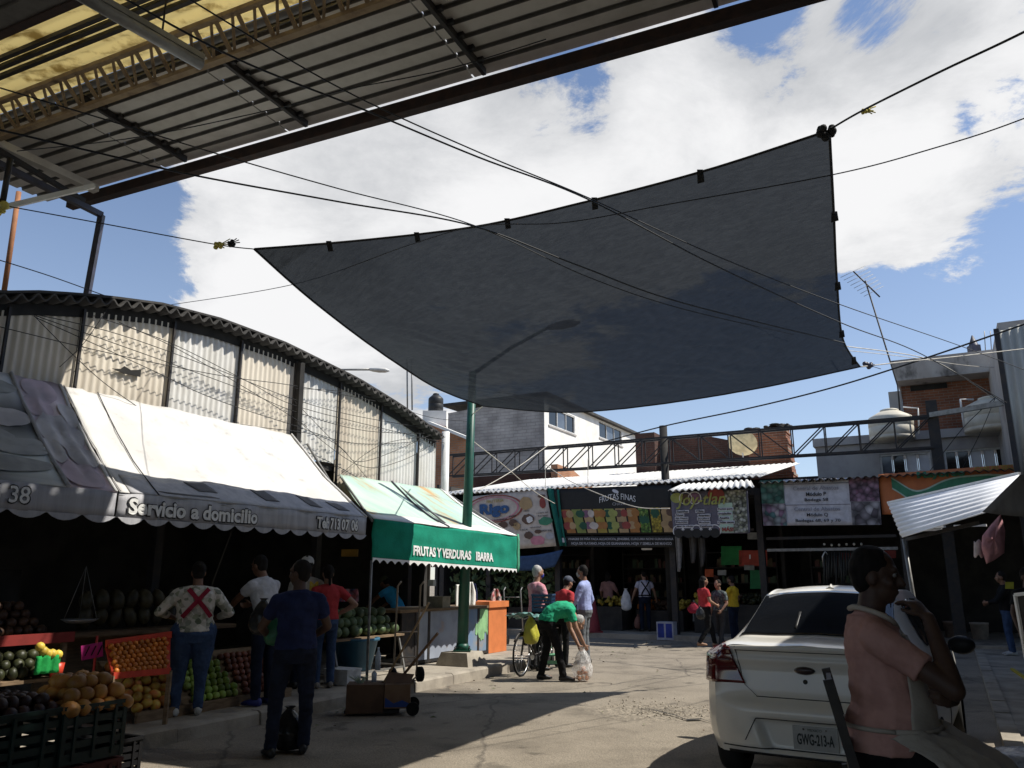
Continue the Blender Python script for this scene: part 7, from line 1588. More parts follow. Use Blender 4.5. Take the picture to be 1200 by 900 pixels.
    k = SB(); k.add([(-7.62, 5.95, .2), (-7.62, 8.2, .2), (-8.3, 8.2, .72), (-8.3, 5.95, .72)], [(0, 1, 2, 3)]); k.bb((-8.34, 5.95, .145), (-8.3, 8.2, .72)); k.build('sloping_board', M_wood, ft); k = SB(); k.bb((-7.62, 5.95, .145), (-7.58, 8.2, .25)); k.build('front_board', M_wood, ft)
    sl = lambda t, s: W(t, s, .2 + (-7.62 - t) / .68 * .52 + .055)
    heap('mango', fruit_mesh('mango', .058, F_man, (1, 1.15, 1)), [sl(-7.66 - .085 * i, 6.0 + .11 * (j + .5 * (i % 2))) + Vector((0, 0, .03 * ((i * 3 + j) % 2))) for i in range(7) for j in range(5)], 'yellow and red mango on the low sloping stand', 'mangoes on the low stand', seed=10)
    heap('apple', fruit_mesh('apple', .05, F_lim), [sl(-7.66 - .08 * i, 6.75 + .095 * (j + .5 * (i % 2))) for i in range(7) for j in range(7)], 'green apple on the low sloping stand', 'green apples on the low stand', seed=11)
    heap('red_fruit', fruit_mesh('red_fruit', .05, fruit_mat('dull_red_fruit', (.2, .06, .035), (.14, .05, .03))), [sl(-7.66 - .08 * i, 7.5 + .095 * (j + .5 * (i % 2))) for i in range(7) for j in range(7)], 'dull red fruit on the far end of the low sloping stand', 'red fruit on the low stand', seed=12)
    # things deep in the stall
    sc = thing('hanging_scale', 'pale hanging scale pan above the oranges in the dark stall', 'scale', PT(93, 731, -8.3), 0)
    MB().lathe([(0, 0), (.12, .01), (.19, .05), (.18, .05), (.11, .02), (0, .012)], PT(93, 731, -8.3), 20).build('pan', mat('scale_steel', (.3, .3, .3), .45, metal=.6), sc)
    for i in range(3): g_ = 2.1 * i; MB().tube([PT(93, 731, -8.3) + Vector((.18 * math.cos(g_), .18 * math.sin(g_), .05)), PT(93, 731, -8.3) + Vector((0, 0, .6))], .004, 4).build('chain', M_greysteel, sc)
    heap('pineapple', fruit_mesh('pineapple', .09, fruit_mat('pineapple_skin', (.06, .05, .022), (.04, .032, .015)), (1, 1, 1.5)), [W(-9.0, 6.2 + .2 * i, 1.15 + .2 * j) for i in range(9) for j in range(2)], 'dim pineapple stacked at the back of the stall', 'pineapples at the back of the stall', seed=13)
    k = SB(); k.bb((-9.2, 5.8, .95), (-8.75, 8.3, 1.0)); k.bb((-9.2, 5.8, .145), (-9.15, 8.3, .95)); solo(k.build('shelf', M_wood), 'dark wooden back shelf behind the orange rack', 'shelf')
    # green melons on a trestle over the blue tub
    tr = thing('trestle_table', 'steel trestle table heaped with green melons', 'table', W(-8.35, 10.3, .145), -SA)
    k = SB(); k.bb((-8.75, 9.4, .70), (-8.0, 11.2, .73)); k.build('table_top', M_wood, tr)
    for s in (9.5, 11.1):
        for t0, t1 in ((-8.05, -7.9), (-8.7, -8.85)): k = SB(); k.bar((t0, s, .70), (t1, s, .146), .03); k.build('leg', M_greysteel, tr)
        k = SB(); k.bar((-8.85, s, .25), (-7.93, s, .25), .025); k.build('stretcher', M_greysteel, tr)
    k = SB(); k.bar((-7.93, 9.5, .23), (-7.93, 11.1, .23), .03); k.build('stretcher', M_greysteel, tr)
    heap('green_melon', fruit_mesh('green_melon', .088, F_wat, (1, 1.15, 1)), pile_pts((-8.62, 9.5, .82), 4, 10, .165, .17, .125, 3, 14), 'pale green melon in the heap over the blue tub', 'green melons over the blue tub', seed=15)
    b = PT(416, 786, -8.15); b.z = .26; tb = thing('tub', 'large blue plastic tub under the heap of green melons', 'tub', b); k = MB(); k.lathe([(0, 0), (.24, 0), (.33, .42), (.36, .42), (.36, .46), (.31, .46), (.22, .03), (0, .03)], b, 24); k.build('tub_body', mat('blue_tub_plastic', (.03, .12, .20), .5, (.025, .10, .17), 5), tb)
    o = PT(402, 776, -7.8); o.z = .15; k = MB(); k.box(o + Vector((0, 0, .09)), (.42, .3, .18), Matrix.Rotation(-SA, 3, 'Z')); k.box(o + Vector((0, 0, .195)), (.44, .32, .03), Matrix.Rotation(-SA, 3, 'Z')); solo(k.build('foam_box', M_foam), 'white foam box on the pavement by the woman in red', 'box')
    # ------------------------------------------------ painted counter
    ct = thing('market_counter', 'market counter of grey, green and orange painted panels under the green awning', 'counter', W(-8.6, 13.6, .145), -SA)
    T_ = -8.32; M_pan = mat('grey_blue_panel', (.33, .37, .44), .7, (.27, .30, .36), 3, dirt=(.40, .27, .17), dscale=1.6, dlo=.6, dhi=.75); M_pan2 = mat('blue_panel', (.15, .23, .36), .7, (.20, .26, .32), 3, dirt=(.4, .25, .14), dscale=1.8, dlo=.58, dhi=.74)
    M_gp = mat('green_patch_paint', (.27, .50, .24), .7); M_op = mat('orange_panel_paint', (.62, .19, .06), .65, (.52, .16, .05), 3)
    SS = lambda px: TS(PT(px, 750, T_))[1]
    zc = TS(PT(560, 713, T_))[2]
    e = [SS(470), SS(487), SS(502), SS(539), SS(560), SS(571)]
    for i, (a, b) in enumerate(zip(e, e[1:])):
        k = SB(); k.bb((T_ - .03, a + .008, .22), (T_ + (.004 if i % 2 else 0), b - .008, zc)); k.build('panel', (M_dsteel, M_pan, M_pan, M_pan2, M_pan2)[i], ct)
    for s in e[1:]: k = SB(); k.bb((T_ - .02, s - .035, .145), (T_ + .012, s + .035, zc)); k.build('upright', M_dsteel, ct)
    k = SB(); k.bb((T_ - .02, e[0], .17), (T_ + .018, e[-1], .215)); k.build('kick_rail', M_dsteel, ct)
    a, b = SS(556.5), SS(571); k = SB(); rnd = random.Random(12); n = 16
    k.poly([(T_ + .012, a + (b - a) * i / n, zc - .42 - .12 * rnd.random() - (.1 if 3 < i < 12 else 0)) for i in range(n + 1)] + [(T_ + .012, a + (b - a) * i / n, zc - (.30 if i < 6 else .01) + .05 * rnd.random() * (i < 6)) for i in range(n, -1, -1)], .004, (1, 0, 0)); k.build('green_paint', M_gp, ct)
    a, b = SS(571), SS(593); k = SB(); k.bb((T_ - .7, a + .01, .15), (T_ + .01, b, zc + .0)); k.build('orange_end', M_op, ct); k = SB(); k.bb((T_ - .72, a - .01, zc + .003), (T_ + .05, b + .03, zc + .12)); k.build('orange_cap', M_op, ct)
    k = SB(); k.bb((T_ - .75, e[0] - .1, zc + .004), (T_ + .04, a - .02, zc + .05)); k.build('counter_top', M_wood, ct)
    # things on and above it
    o = PT(514, 712, T_ - .15); k = MB(); k.box(o + Vector((0, 0, .08)), (.34, .26, .22), Matrix.Rotation(-SA, 3, 'Z')); k.box(o + Vector((.0, -.0, .195)), (.36, .28, .015), Matrix.Rotation(-SA, 3, 'Z')); solo(k.build('carton', mat('pale_carton', (.33, .30, .23), .9)), 'pale carton standing on the market counter', 'box')
    def garment(x0, y0, x1, y1, t, m, label, name='hanging_apron', sl=.3):
        k = MB(); k.slab(lambda u, v: PT(x0 + (x1 - x0) * (.5 + (u - .5) * (sl + (1 - sl) * min(1, v * 2.2))), y0 + (y1 - y0) * v, t + .03 * math.sin(u * 9 + v)), 14, 14, .01); return solo(k.build(name, m), label, 'garment')
    garment(534, 685, 541, 711, -8.6, M_wcanvas, 'white apron hanging left of the green lamp post', sl=.9); garment(547, 682, 557, 710, -8.6, M_wcanvas, 'white apron hanging just right of the green lamp post'); garment(553, 684, 559, 706, -8.7, M_navy, 'dark blue garment half hidden behind the white apron')
    garment(575, 690, 587, 711, -8.5, voro('gaudy_shirt', [(.6, .55, .5), (.45, .04, .06), (.7, .66, .6), (.05, .05, .06)], 14), 'white and red patterned shirt hanging at the end of the counter', 'hanging_shirt'); garment(397, 690, 420, 705, -9.0, voro('red_blue_cloth', [(.5, .04, .05), (.25, .32, .5), (.45, .06, .05), (.05, .08, .2)], 12), 'red and blue folded cloths on the dark stall shelf', 'folded_cloth', .9)
    k = MB(); k.box(PT(506, 683, -9.0), (.13, .1, .12), Matrix.Rotation(-SA, 3, 'Z')); solo(k.build('dial_scale', M_white), 'small white dial scale hanging over the counter', 'scale'); k = MB(); k.box(PT(410, 648, -9.9), (.3, .1, .13)); solo(k.build('carton', mat('ochre_carton', (.42, .24, .05), .8)), 'ochre carton on the high dark shelf left of the green awning', 'box')
left_goods()
# ============================================================ STREET THINGS
def hand_truck(o, rot, lean, label, hgt=1.25, w_=.4, m=None):
    a = thing('hand_truck', label, 'hand truck', o, rot); m = m or M_greysteel; F = Matrix.Translation(o) @ Matrix.Rotation(rot, 4, 'Z'); L = lambda z: Vector((0, -lean * z, z))
    for sx in (-1, 1):
        MB(F).tube([L(.1) + Vector((sx * w_ / 2, 0, 0)), L(hgt) + Vector((sx * w_ / 2, 0, 0)), L(hgt + .06) + Vector((sx * w_ / 2, -.12, 0))], .014, 7).build('rail', m, a)
        MB(F).tube([Vector((sx * (w_ / 2 + .03) - .03, -.06, .11)), Vector((sx * (w_ / 2 + .03) + .03, -.06, .11))], .105, 16).build('wheel', M_blk, a)
    for z in (.35, .7, 1.05): MB(F).tube([L(z) + Vector((-w_ / 2, 0, 0)), L(z) + Vector((w_ / 2, 0, 0))], .011, 6).build('cross_bar', m, a)
    MB(F).box((0, .1, .02), (w_, .22, .012)).build('toe_plate', m, a); return a
def street_things():
    hand_truck(PZ(604, 757, .145), R(160), -.18, 'silver hand truck leaning at the orange end of the counter', 1.2)
    b = PZ(474, 800, .145); hand_truck(b, R(30), .05, 'old hand truck standing upright behind the sweeping cart', 1.35, .36, mat('worn_brown_steel', (.42, .34, .25), .5))
    # sweeper's cart
    o = PZ(438, 836, 0); F = Matrix.Translation(o) @ Matrix.Rotation(R(6), 4, 'Z') @ Matrix.Scale(.86, 4); a = thing('sweeping_cart', "street sweeper's cart made of dark cardboard boxes on two wheels", 'cart', o, R(6))
    q = lambda n, m, f: (lambda k: (f(k), k.build(n, m, a)))(MB(F))
    q('box', M_card, lambda k: k.box((-.12, 0, .22), (.52, .42, .38)))
    q('box', mat('printed_cardboard', (.19, .12, .075), .9, (.15, .09, .055), 4), lambda k: k.box((.33, -.02, .25), (.36, .40, .32)))
    q('blue_print', mat('blue_carton_print', (.03, .07, .28), .8), lambda k: k.poly([(.16, -.225, .11), (.49, -.225, .11), (.49, -.225, .16), (.40, -.225, .20), (.28, -.225, .16), (.16, -.225, .24)], .004, (0, -1, 0)))
    q('flap', M_card, lambda k: k.add([(.15, -.2, .42), (.5, -.2, .42), (.56, -.08, .53), (.2, -.05, .56)], [(0, 1, 2, 3)])); q('flap', M_card, lambda k: k.add([(.5, -.2, .415), (.5, .2, .415), (.58, .2, .47), (.6, -.15, .50)], [(0, 1, 2, 3)]))
    q('base_tray', M_black, lambda k: k.box((-.02, 0, .05), (.76, .40, .04)))
    for y in (-.26, .26): q('wheel', M_blk, lambda k: (k.tube([(.55, y - .025, .09), (.55, y + .025, .09)], .09, 20), k.tube([(.55, y - .03, .09), (.55, y + .03, .09)], .035, 12)))
    def stick(p, q_, r, label, m, name='broom'):
        t = thing(name, label, 'broom', p * 1); MB().tube([p, q_], r, 8).build('handle', m, t); d = (p - q_).normalized(); k = MB(); k.tube([p - d * .02, p + d * .06, p + d * .20], [.025, .05, .085], 10); k.build('bristles', M_card, t)
    stick(F @ Vector((.12, .02, .40)), PX(503, 706, 10.3), .014, 'broom with a long pale handle leaning right out of the sweeping cart', M_handle); stick(F @ Vector((.36, .05, .46)), PX(513, 742, 10.2), .018, 'short handled broom leaning low to the right over the sweeping cart', mat('brown_handle', (.24, .14, .08), .7))
    k = MB(); rnd = random.Random(3)
    for i in range(14): k.add([Vector((0, 0, 0)) + F @ Vector((-.22 + rnd.uniform(-.05, .05), -.05, .41)), F @ Vector((-.24 + rnd.uniform(-.16, .16), -.05 + rnd.uniform(-.1, .1), .52)), F @ Vector((-.20 + rnd.uniform(-.05, .05), -.05, .42))], [(0, 1, 2)])
    solo(k.build('leaf_trimmings', mat('pale_leaf', (.35, .42, .33), .7)), 'pale leaf trimmings sticking out of the sweeping cart', 'leaves')
    bt = F @ Vector((-.02, .1, .41)); k = MB(); k.lathe([(0, 0), (.035, 0), (.035, .18), (.012, .24), (.014, .27), (0, .27)], bt + Vector((.04, 0, .14)), 12); k.lathe([(0, .0), (.03, .0), (.034, .1), (0, .14)], bt, 10); solo(k.build('bottle', mat('pet_bottle', (.45, .52, .6), .15, (.4, .46, .55), 5)), 'clear plastic bottle standing in the sweeping cart', 'bottle')
    # bicycle
    f = Vector((.16, 14.25, 0)); d = Vector((.42, .91, 0)).normalized(); F = Matrix.Translation(f) @ Matrix.Rotation(math.atan2(d.y, d.x), 4, 'Z')
    by = thing('bicycle', 'old bicycle loaded with crates and bags by the kerb corner', 'bicycle', f, math.atan2(d.y, d.x)); r = .33; wb = 1.05; G = lambda n, m, fn: (lambda k: (fn(k), k.build(n, m, by))[1])(MB(F))
    for x in (0, wb):
        cir = [Vector((x + r * math.cos(2 * math.pi * i / 32), 0, r + .01 + r * math.sin(2 * math.pi * i / 32))) for i in range(33)]; wh = G('wheel', M_blk, lambda k: k.tube(cir, .018, 6))
        k = MB(F); k.tube([Vector((x, 0, r + .01)) + (p - Vector((x, 0, r + .01))) * .94 for p in cir], .010, 5); k.build('rim', M_chr, wh)
        for i in range(18): a_ = 2 * math.pi * i / 18; k = MB(F); k.tube([(x, .015 * (-1) ** i, r + .01), (x + r * .93 * math.cos(a_), 0, r + .01 + r * .93 * math.sin(a_))], .002, 3); k.build('spoke', M_chr, wh)
    G('frame', M_dsteel, lambda k: (k.tube([(0, 0, r), (.16, 0, .80)], .016, 6), k.tube([(.15, 0, .74), (.66, 0, .80)], .016, 6), k.tube([(.17, 0, .66), (.55, 0, .30)], .018, 6), k.tube([(.66, 0, .84), (.55, 0, .30)], .016, 6), k.tube([(.55, 0, .30), (wb, 0, r)], .012, 6), k.tube([(.66, 0, .78), (wb, 0, r)], .010, 6)))
    G('handlebar', M_chr, lambda k: k.tube([(.28, -.27, .98), (.17, -.2, 1.0), (.14, 0, .92), (.17, .2, 1.0), (.28, .27, .98)], .012, 6)); G('saddle', M_blk, lambda k: k.ball((.70, 0, .87), (.13, .07, .035), 10)); G('rack', M_dsteel, lambda k: (k.bar((.72, -.16, .72), (wb + .25, -.16, .72), .015), k.bar((.72, .16, .72), (wb + .25, .16, .72), .015), k.bar((wb, .16, .72), (wb, .03, r), .012), k.bar((wb, -.16, .72), (wb, -.03, r), .012)))
    G('chain_wheel', M_chr, lambda k: k.tube([(.55, .03, .30), (.55, .045, .30)], .09, 14)); G('pedal', M_blk, lambda k: k.bar((.55, .05, .30), (.45, .1, .18), .02)); G('mudguard', M_dsteel, lambda k: k.tube([Vector((r * 1.1 * math.cos(R(a)), 0, r + .01 + r * 1.1 * math.sin(R(a)))) for a in range(20, 150, 10)], .02, 5))
    c = F @ Vector((1.0, 0, .735)); crate(c, .52, .36, .28, M_cratek, 'black crate on the bicycle rack under the blue crate', -R(10)); crate(c + Vector((0, 0, .285)), .50, .36, .30, M_crateb, 'blue crate on top of the load behind the bending man', -R(10))
    hang = F @ Vector((.24, .0, .52)); bag(hang + Vector((.06, -.14, -.02)), .26, .2, .48, mat('yellow_bag_plastic', (.50, .48, .06), .35, (.42, .38, .05), 9, bump=.6, bs=14), 'yellow plastic bag hanging from the bicycle handlebar', seed=4)
    k = MB(); k.slab(lambda u, v: F @ Vector((.0 + .50 * u, -.30 + .6 * v, 1.03 + .07 * noise.noise((u * 5, v * 6, 2)) - .10 * abs(v - .5) - .05 * u)), 18, 18, .01); solo(k.build('plastic_cover', mat('teal_plastic', (.16, .30, .27), .35, (.10, .22, .20), 8, bump=.6, bs=12)), 'crumpled teal plastic cover over the bicycle handlebar', 'cover')
    # stool, clear bag with oranges, bags
    o = PZ(650, 787, 0) + Vector((0, .5, 0)); s = thing('stool', 'low pale green plastic stool behind the bending man', 'stool', o); Ms = mat('green_stool_plastic', (.14, .36, .20), .5); MB().box(o + Vector((0, 0, .24)), (.34, .28, .03)).build('seat', Ms, s)
    for x in (-.14, .14):
        for y in (-.11, .11): MB().bar(o + Vector((x, y, .23)), o + Vector((x * 1.15, y * 1.15, 0)), .035).build('leg', Ms, s)
    MB().box(o + Vector((0, -.13, .12)), (.27, .02, .06)).build('stretcher', Ms, s)
    m = bpy.data.materials.new('clear_bag_film'); m.use_nodes = True; t = m.node_tree; pb = t.nodes['Principled BSDF']; pb.inputs['Base Color'].default_value = (.75, .74, .72, 1); pb.inputs['Roughness'].default_value = .3; tr = t.nodes.new('ShaderNodeBsdfTransparent'); mx = t.nodes.new('ShaderNodeMixShader'); nn = t.nodes.new('ShaderNodeTexNoise'); nn.inputs['Scale'].default_value = 14; mr = t.nodes.new('ShaderNodeMapRange'); t.links.new(nn.outputs['Fac'], mr.inputs[0]); mr.inputs[1].default_value = .35; mr.inputs[2].default_value = .7; mr.inputs[3].default_value = .75; mr.inputs[4].default_value = .25; t.links.new(mr.outputs[0], mx.inputs[0]); t.links.new(pb.outputs[0], mx.inputs[1]); t.links.new(tr.outputs[0], mx.inputs[2]); t.links.new(mx.outputs[0], t.nodes['Material Output'].inputs[0])
    o = PZ(683, 798, 0); bag(o, .30, .26, .52, m, 'clear plastic bag of oranges in the hand of the bending man', seed=7, name='clear_bag'); me = bpy.data.meshes['orange']; rnd = random.Random(4)
    for i, (x, y, z) in enumerate([(-.06, -.05, .045), (.06, -.04, .045), (0, .06, .045), (-.07, .05, .05), (.07, .05, .05), (-.03, -.02, .12), (.05, .0, .12), (0, .05, .125), (-.06, .03, .12), (.0, -.05, .19), (.02, .02, .19)]): tag(place('orange', me, None, Matrix.Translation(o + Vector((x, y, z)))), 'orange inside the clear plastic bag', 'fruit', 'oranges in the clear bag')
    bag(PZ(334, 884, 0) + Vector((-.02, .16, 0)), .30, .26, .40, M_plast, 'black plastic bag on the road between the feet of the navy man', seed=2); bag(PX(319, 757, 8.2) + Vector((-.0, .0, -.0)), .20, .14, .34, mat('green_bag_plastic', (.02, .13, .06), .4, (.015, .1, .045), 8, bump=.5, bs=14), 'dark green bag held at the left side of the navy man', seed=3)
    bag(PX(306, 745, 8.3), .26, .2, .36, M_plast, 'black bag hanging from the hand of the navy man', seed=6); bag(PX(734, 716, 23.6), .3, .2, .62, M_wbag, 'white bag held by the person in the black skirt', seed=8); bag(PX(813, 719, 19.8), .28, .12, .26, cloth('red_bag_cloth', (.24, .02, .04)), 'red shoulder bag on the woman in the red top', seed=9, name='shoulder_bag'); bag(PX(821, 726, 19.3), .2, .14, .3, M_plast, 'small black bag carried by the woman in the red top', seed=10); bag(PX(357, 735, 9.6), .22, .18, .34, mat('grey_bag', (.22, .24, .30), .7), 'grey bag between the navy man and the woman in red', seed=12)
    bag(PX(748, 737, 24), .2, .16, .4, mat('pinkish_bag', (.2, .09, .07), .6), 'pinkish bag hanging from the left hand of the man in braces', seed=13)
    # cone, blue and white box, buckets
    o = PZ(697, 741, .13); cn = thing('traffic_cone', 'tall dull red traffic cone before the dark shops', 'cone', o); M_cone = mat('dull_red_cone', (.22, .025, .03), .7); MB().box(o + Vector((0, 0, .02)), (.42, .42, .04)).build('base', M_cone, cn); MB().lathe([(.17, .04), (.03, .92), (0, .92)], o, 18).build('cone_body', M_cone, cn)
    o = PZ(782, 750, 0); k = MB(); k.box(o + Vector((0, 0, .24)), (.46, .34, .46), Matrix.Rotation(-SA, 3, 'Z')); bx = thing('box', 'small blue and white printed box at the back kerb', 'box', o, -SA); k.build('carton_body', mat('blue_white_carton', (.45, .45, .5), .7), bx); Rm = Matrix.Rotation(-SA, 3, 'Z')
    for x in (-.11, .11): MB().box(o + Rm @ Vector((x, -.172, .25)), (.17, .008, .36), Rm).build('blue_panel', mat('blue_box_print', (.03, .05, .28), .7), bx)
    for x, y, lab, c in [(1150, 752, 'cream bucket in the dark right hand shops', (.42, .38, .33)), (1118, 750, 'brownish bucket left of the cream bucket', (.28, .2, .16))]:
        o = PZ(x, y, .07); k = MB(); k.lathe([(0, 0), (.17, 0), (.21, .42), (.22, .42), (.22, .46), (.2, .46), (.16, .02), (0, .02)], o, 18); solo(k.build('bucket', mat('bucket_' + str(x), c, .6)), lab, 'bucket')
    # right edge: framed board, yellow bar, wrapped bundle, table
    a = thing('framed_board', 'white framed board at the right edge', 'board', PX(1200, 765, 9), -R(30)); c4 = [PX(1190, 697, 9), PX(1225, 693, 8.6), PX(1235, 765, 8.7), PX(1203, 772, 9.1)]
    for p, q_ in zip(c4, c4[1:] + c4[:1]): MB().bar(p, q_, .035).build('frame_bar', M_white, a)
    MB().poly([p + Vector((0, .03, 0)) for p in c4], .01, (0, -1, 0)).build('board', M_dark, a)
    for p in (c4[3], c4[2]): MB().bar(p, Vector((p.x, p.y, .07)), .03).build('leg', M_dsteel, a)
    k = MB(); k.bar(PZ(1186, 784, .09), PZ(1222, 808, .09), .05, .03); solo(k.build('yellow_bar', mat('yellow_paint', (.55, .42, .03), .6)), 'yellow painted bar lying on the right pavement', 'bar')
    o = PZ(1200, 902, .42); t_, s_, _ = TS(o); tb = thing('side_table', 'low dark table at the lower right corner', 'table', W(t_, s_, 0), -SA); k = SB(); k.bb((t_ - .3, s_ - .4, .38), (t_ + .6, s_ + .4, .415)); k.build('table_top', M_dark, tb)
    for t in (t_ - .26, t_ + .56):
        for s in (s_ - .36, s_ + .36): k = SB(); k.bar((t, s, 0), (t, s, .38), .05); k.build('leg', M_dark, tb)
    o.z = .42; k = MB(); rnd = random.Random(5); k.grid(lambda u, v: o + Vector(((.20 + .03 * noise.noise((u * 9, v * 5, 1))) * (.5 - .5 * math.cos(math.pi * min(1, v * 2.2))) * math.cos(6.283 * u), .18 * (.5 - .5 * math.cos(math.pi * min(1, v * 2.2))) * math.sin(6.283 * u), .14 * (1 - v) ** .6 + .012 * noise.noise((u * 30, v * 12, 3)))), 30, 10); solo(k.build('wrapped_bundle', mat('clear_wrap', (.55, .55, .58), .15, (.3, .3, .33), 16, bump=.8, bs=22)), 'bundle wrapped in crinkled clear plastic at the lower right corner', 'bundle')
M_chr = mat('dull_chrome', (.45, .45, .45), .3, metal=.9)
street_things()
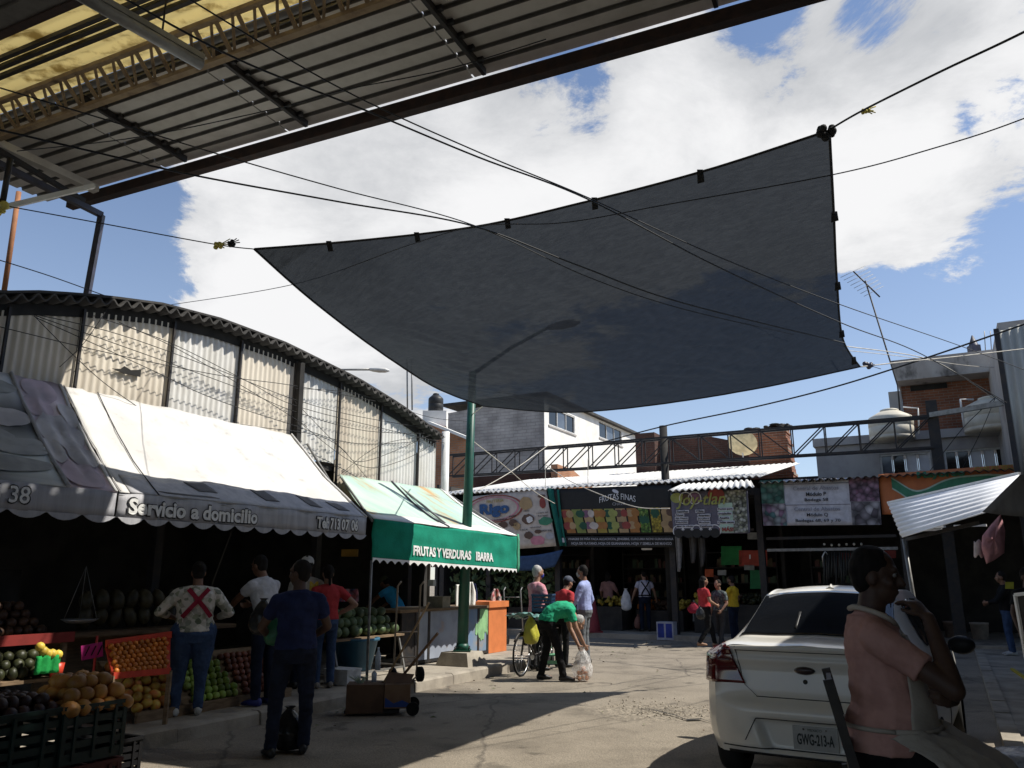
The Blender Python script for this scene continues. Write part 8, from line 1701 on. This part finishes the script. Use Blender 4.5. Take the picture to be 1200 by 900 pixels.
# ============================================================ BACK SHOP GOODS
def back_goods():
    cards = [(845, 640, 869, 662, (.02, .22, .05), 'green price card high in the chequered shop'), (866, 645, 899, 663, (.45, .07, .04), 'red price card with white figures in the chequered shop'), (826, 667, 836, 676, (.62, .12, .04), 'small bright orange card above the woman in red'), (879, 668, 893, 690, (.02, .18, .06), 'lower green card behind the man in yellow'), (841, 668, 851, 674, (.40, .40, .36), 'small white card right of the orange card'), (872, 662, 884, 668, (.30, .30, .27), 'small grey card under the red price card'), (876, 624, 888, 632, (.42, .42, .38), 'little grey sign at the corner of the patterned banner'), (812, 703, 819, 728, (.45, .45, .42), 'white upright sign behind the woman in red'), (985, 648, 1003, 656, (.2, .03, .03), 'dark red card left of the awning prop'), (1034, 645, 1050, 654, (.32, .06, .05), 'dull red card behind the foreground man'), (1178, 682, 1188, 690, (.35, .35, .03), 'yellow green label in the right hand shops')]
    for x0, y0, x1, y1, c, lab in cards:
        s_ = FS + 1.3 if x0 < 1100 else 17; q = [PS(x0, y0, s_), PS(x1, y0, s_), PS(x1, y1, s_), PS(x0, y1, s_)]; k = MB(); k.poly(q, .01, -U); o = thing('price_card', lab, 'sign', q[3], -SA); k.build('card', mat('card_paint', c, .7), o)
        if 'figures' in lab: k = MB(); k.poly([PS(878 + a, 650 + b, s_ - .01) for a, b in ((0, 0), (1.6, 0), (1.6, 5), (0, 5))], .004, -U); k.build('figure_mark', M_white, o)
    rnd = random.Random(21)
    for i in range(16):
        x = 966 + i * 2.9; y0 = 641 + rnd.uniform(-1, 1); k = MB(); ln = rnd.uniform(34, 50); k.tube([PS(x, y0, FS + .4), PS(x + rnd.uniform(-.6, .6), y0 + ln * .6, FS + .42), PS(x + rnd.uniform(-1, 1), y0 + ln, FS + .4)], [.012, .035, .025], 6)
        tag(k.build('hanging_bundle', mat('dark_bundle', (.03, .032, .03), .5) if i == 0 else bpy.data.materials['dark_bundle']), 'dark wrapped bundle hanging in a close row in the shop behind the car roof', 'bundle', 'dark bundles hanging behind the car roof')
        if i % 3 == 0: k = MB(); k.ball(PS(x, y0 - 2.5, FS + .4), .035, 6); tag(k.build('hook', M_white), 'pale hook on the rail above the dark bundles', 'hook', 'hooks above the dark bundles')
    for x0, y0, w_, h_, lab in [(791, 628, 8, 42, 'tapering pale cloth strip hanging left under the patterned banner'), (807, 628, 9, 32, 'dull cloth bundle hanging second under the patterned banner'), (818, 630, 8, 34, 'darker cloth bundle hanging third under the patterned banner')]:
        k = MB(); k.slab(lambda u, v: PS(x0 + w_ * (u - .0) * (1 - .55 * v * v) + 3 * v, y0 + h_ * v, FS - .7 + .04 * math.sin(u * 8)), 8, 8, .012); solo(k.build('hanging_cloth', cloth('dull_cloth', (.22, .21, .20) if 'pale' in lab else (.08, .075, .07))), lab, 'cloth')
    k = MB(); k.tube([PS(965, 665, FS), PS(964, 652, FS), PS(967, 646, FS), PS(970, 650, FS)], .022, 6); solo(k.build('pipe_hook', M_chr), 'bright curved pipe end beside the hanging bundles', 'pipe')
    k = MB(); k.bar(PS(752, 643.5, FS), PS(764, 643.5, FS), .05); solo(k.build('tube_light', M_white), 'short pale tube light under the black sign strip', 'lamp')
    # counters of produce in the dark
    def stall(t0, t1, s0, z, label, cols, seed):
        a = thing('produce_stand', label, 'stand', W((t0 + t1) / 2, s0, .13), -SA); k = SB(); k.bb((t0, s0, .13), (t1, s0 + .9, z)); k.build('stand_body', M_dark, a); rnd = random.Random(seed)
        for j, m in enumerate(cols):
            k = SB(); w_ = (t1 - t0) / len(cols)
            for i in range(70): k.ball((t0 + w_ * (j + rnd.random()), s0 + .9 * rnd.random(), z + .04 + .22 * rnd.random()), rnd.uniform(.04, .075), 6)
            tag(k.build('produce', m, a), None, None, None, 'stuff')
    stall(-12.2, -10.4, FS + .5, .75, 'stand of green produce under the cream banner', [F_wat, F_dgr, F_lim], 1); stall(-10.1, -8.6, FS + .8, .8, 'stand of dull fruit behind the red cone', [F_dgr, F_yel], 2); stall(-8.3, -6.9, FS + 1.2, .7, 'stand of orange and yellow fruit right of the man in braces', [F_or, F_brn, F_yel], 3); stall(-6.5, -4.5, FS + .9, .9, 'stand of mixed fruit behind the walking women', [F_yel, F_brn, F_dgr], 4); stall(-4.0, -1.0, FS + 1.0, .9, 'stand of dark goods behind the white car', [F_brn, F_dgr], 5)
    for t, s, z in ((-11.5, FS + 3, 1.6), (-8.5, FS + 3.5, 1.7), (-5.5, FS + 2.6, 1.5), (-2.5, FS + 2.6, 1.6)):
        a = thing('shelf', 'dim shelf of jars and packets in the back shops, %s' % {-11.5: 'under the cream banner', -8.5: 'under the fruit picture sign', -5.5: 'under the patterned banner', -2.5: 'under the Central de Abastos banner'}[t], 'shelf', W(t, s, .13), -SA)
        rnd = random.Random(int(t * 10))
        for zz in (1.0, 1.45, 1.9, 2.35): k = SB(); k.bb((t - 1.0, s, zz), (t + 1.0, s + .35, zz + .03)); k.build('board', M_dark, a)
        [SB().bb((t + u, s, .13), (t + u + .04, s + .35, 2.5)).build('side_panel', M_dark, a) for u in (-1.045, 1.005)]
        for c in ((.16, .12, .06), (.07, .11, .06), (.13, .05, .04)):
            k = SB()
            for i in range(16): u = rnd.uniform(-.95, .9); zz = rnd.choice((1.03, 1.48, 1.93)); h = rnd.uniform(.12, .3); k.bb((t + u, s + .05 + .001 * i, zz + .002), (t + u + rnd.uniform(.06, .12), s + .25, zz + h))
            tag(k.build('packets', mat('packet', c, .6), a), None, None, None, 'stuff')
    P2 = [W(-13, FS + .5, 1.3), W(-12.5, FS + .4, 1.55), W(-12.2, FS + .5, 1.2)]
    k = SB(); rnd = random.Random(9)
    for i in range(900):
        t, s, z = rnd.uniform(-14, -10.4), FS + rnd.uniform(-.2, .8), rnd.uniform(.9, 2.2); a = Vector((rnd.uniform(-.1, .1), rnd.uniform(-.1, .1), rnd.uniform(-.1, .1))); b = Vector((rnd.uniform(-.08, .08), rnd.uniform(-.08, .08), rnd.uniform(-.08, .08))); c = Vector((t, s, z)); k.add([c - a, c + b, c + a, c - b], [(0, 1, 2, 3)])
    tag(k.build('cut_foliage', mat('cut_foliage_green', (.06, .10, .04), .8, (.10, .13, .06), 5)), 'mass of cut greens and flowers hanging in the shop beside the green awning', None, None, 'stuff')
back_goods()
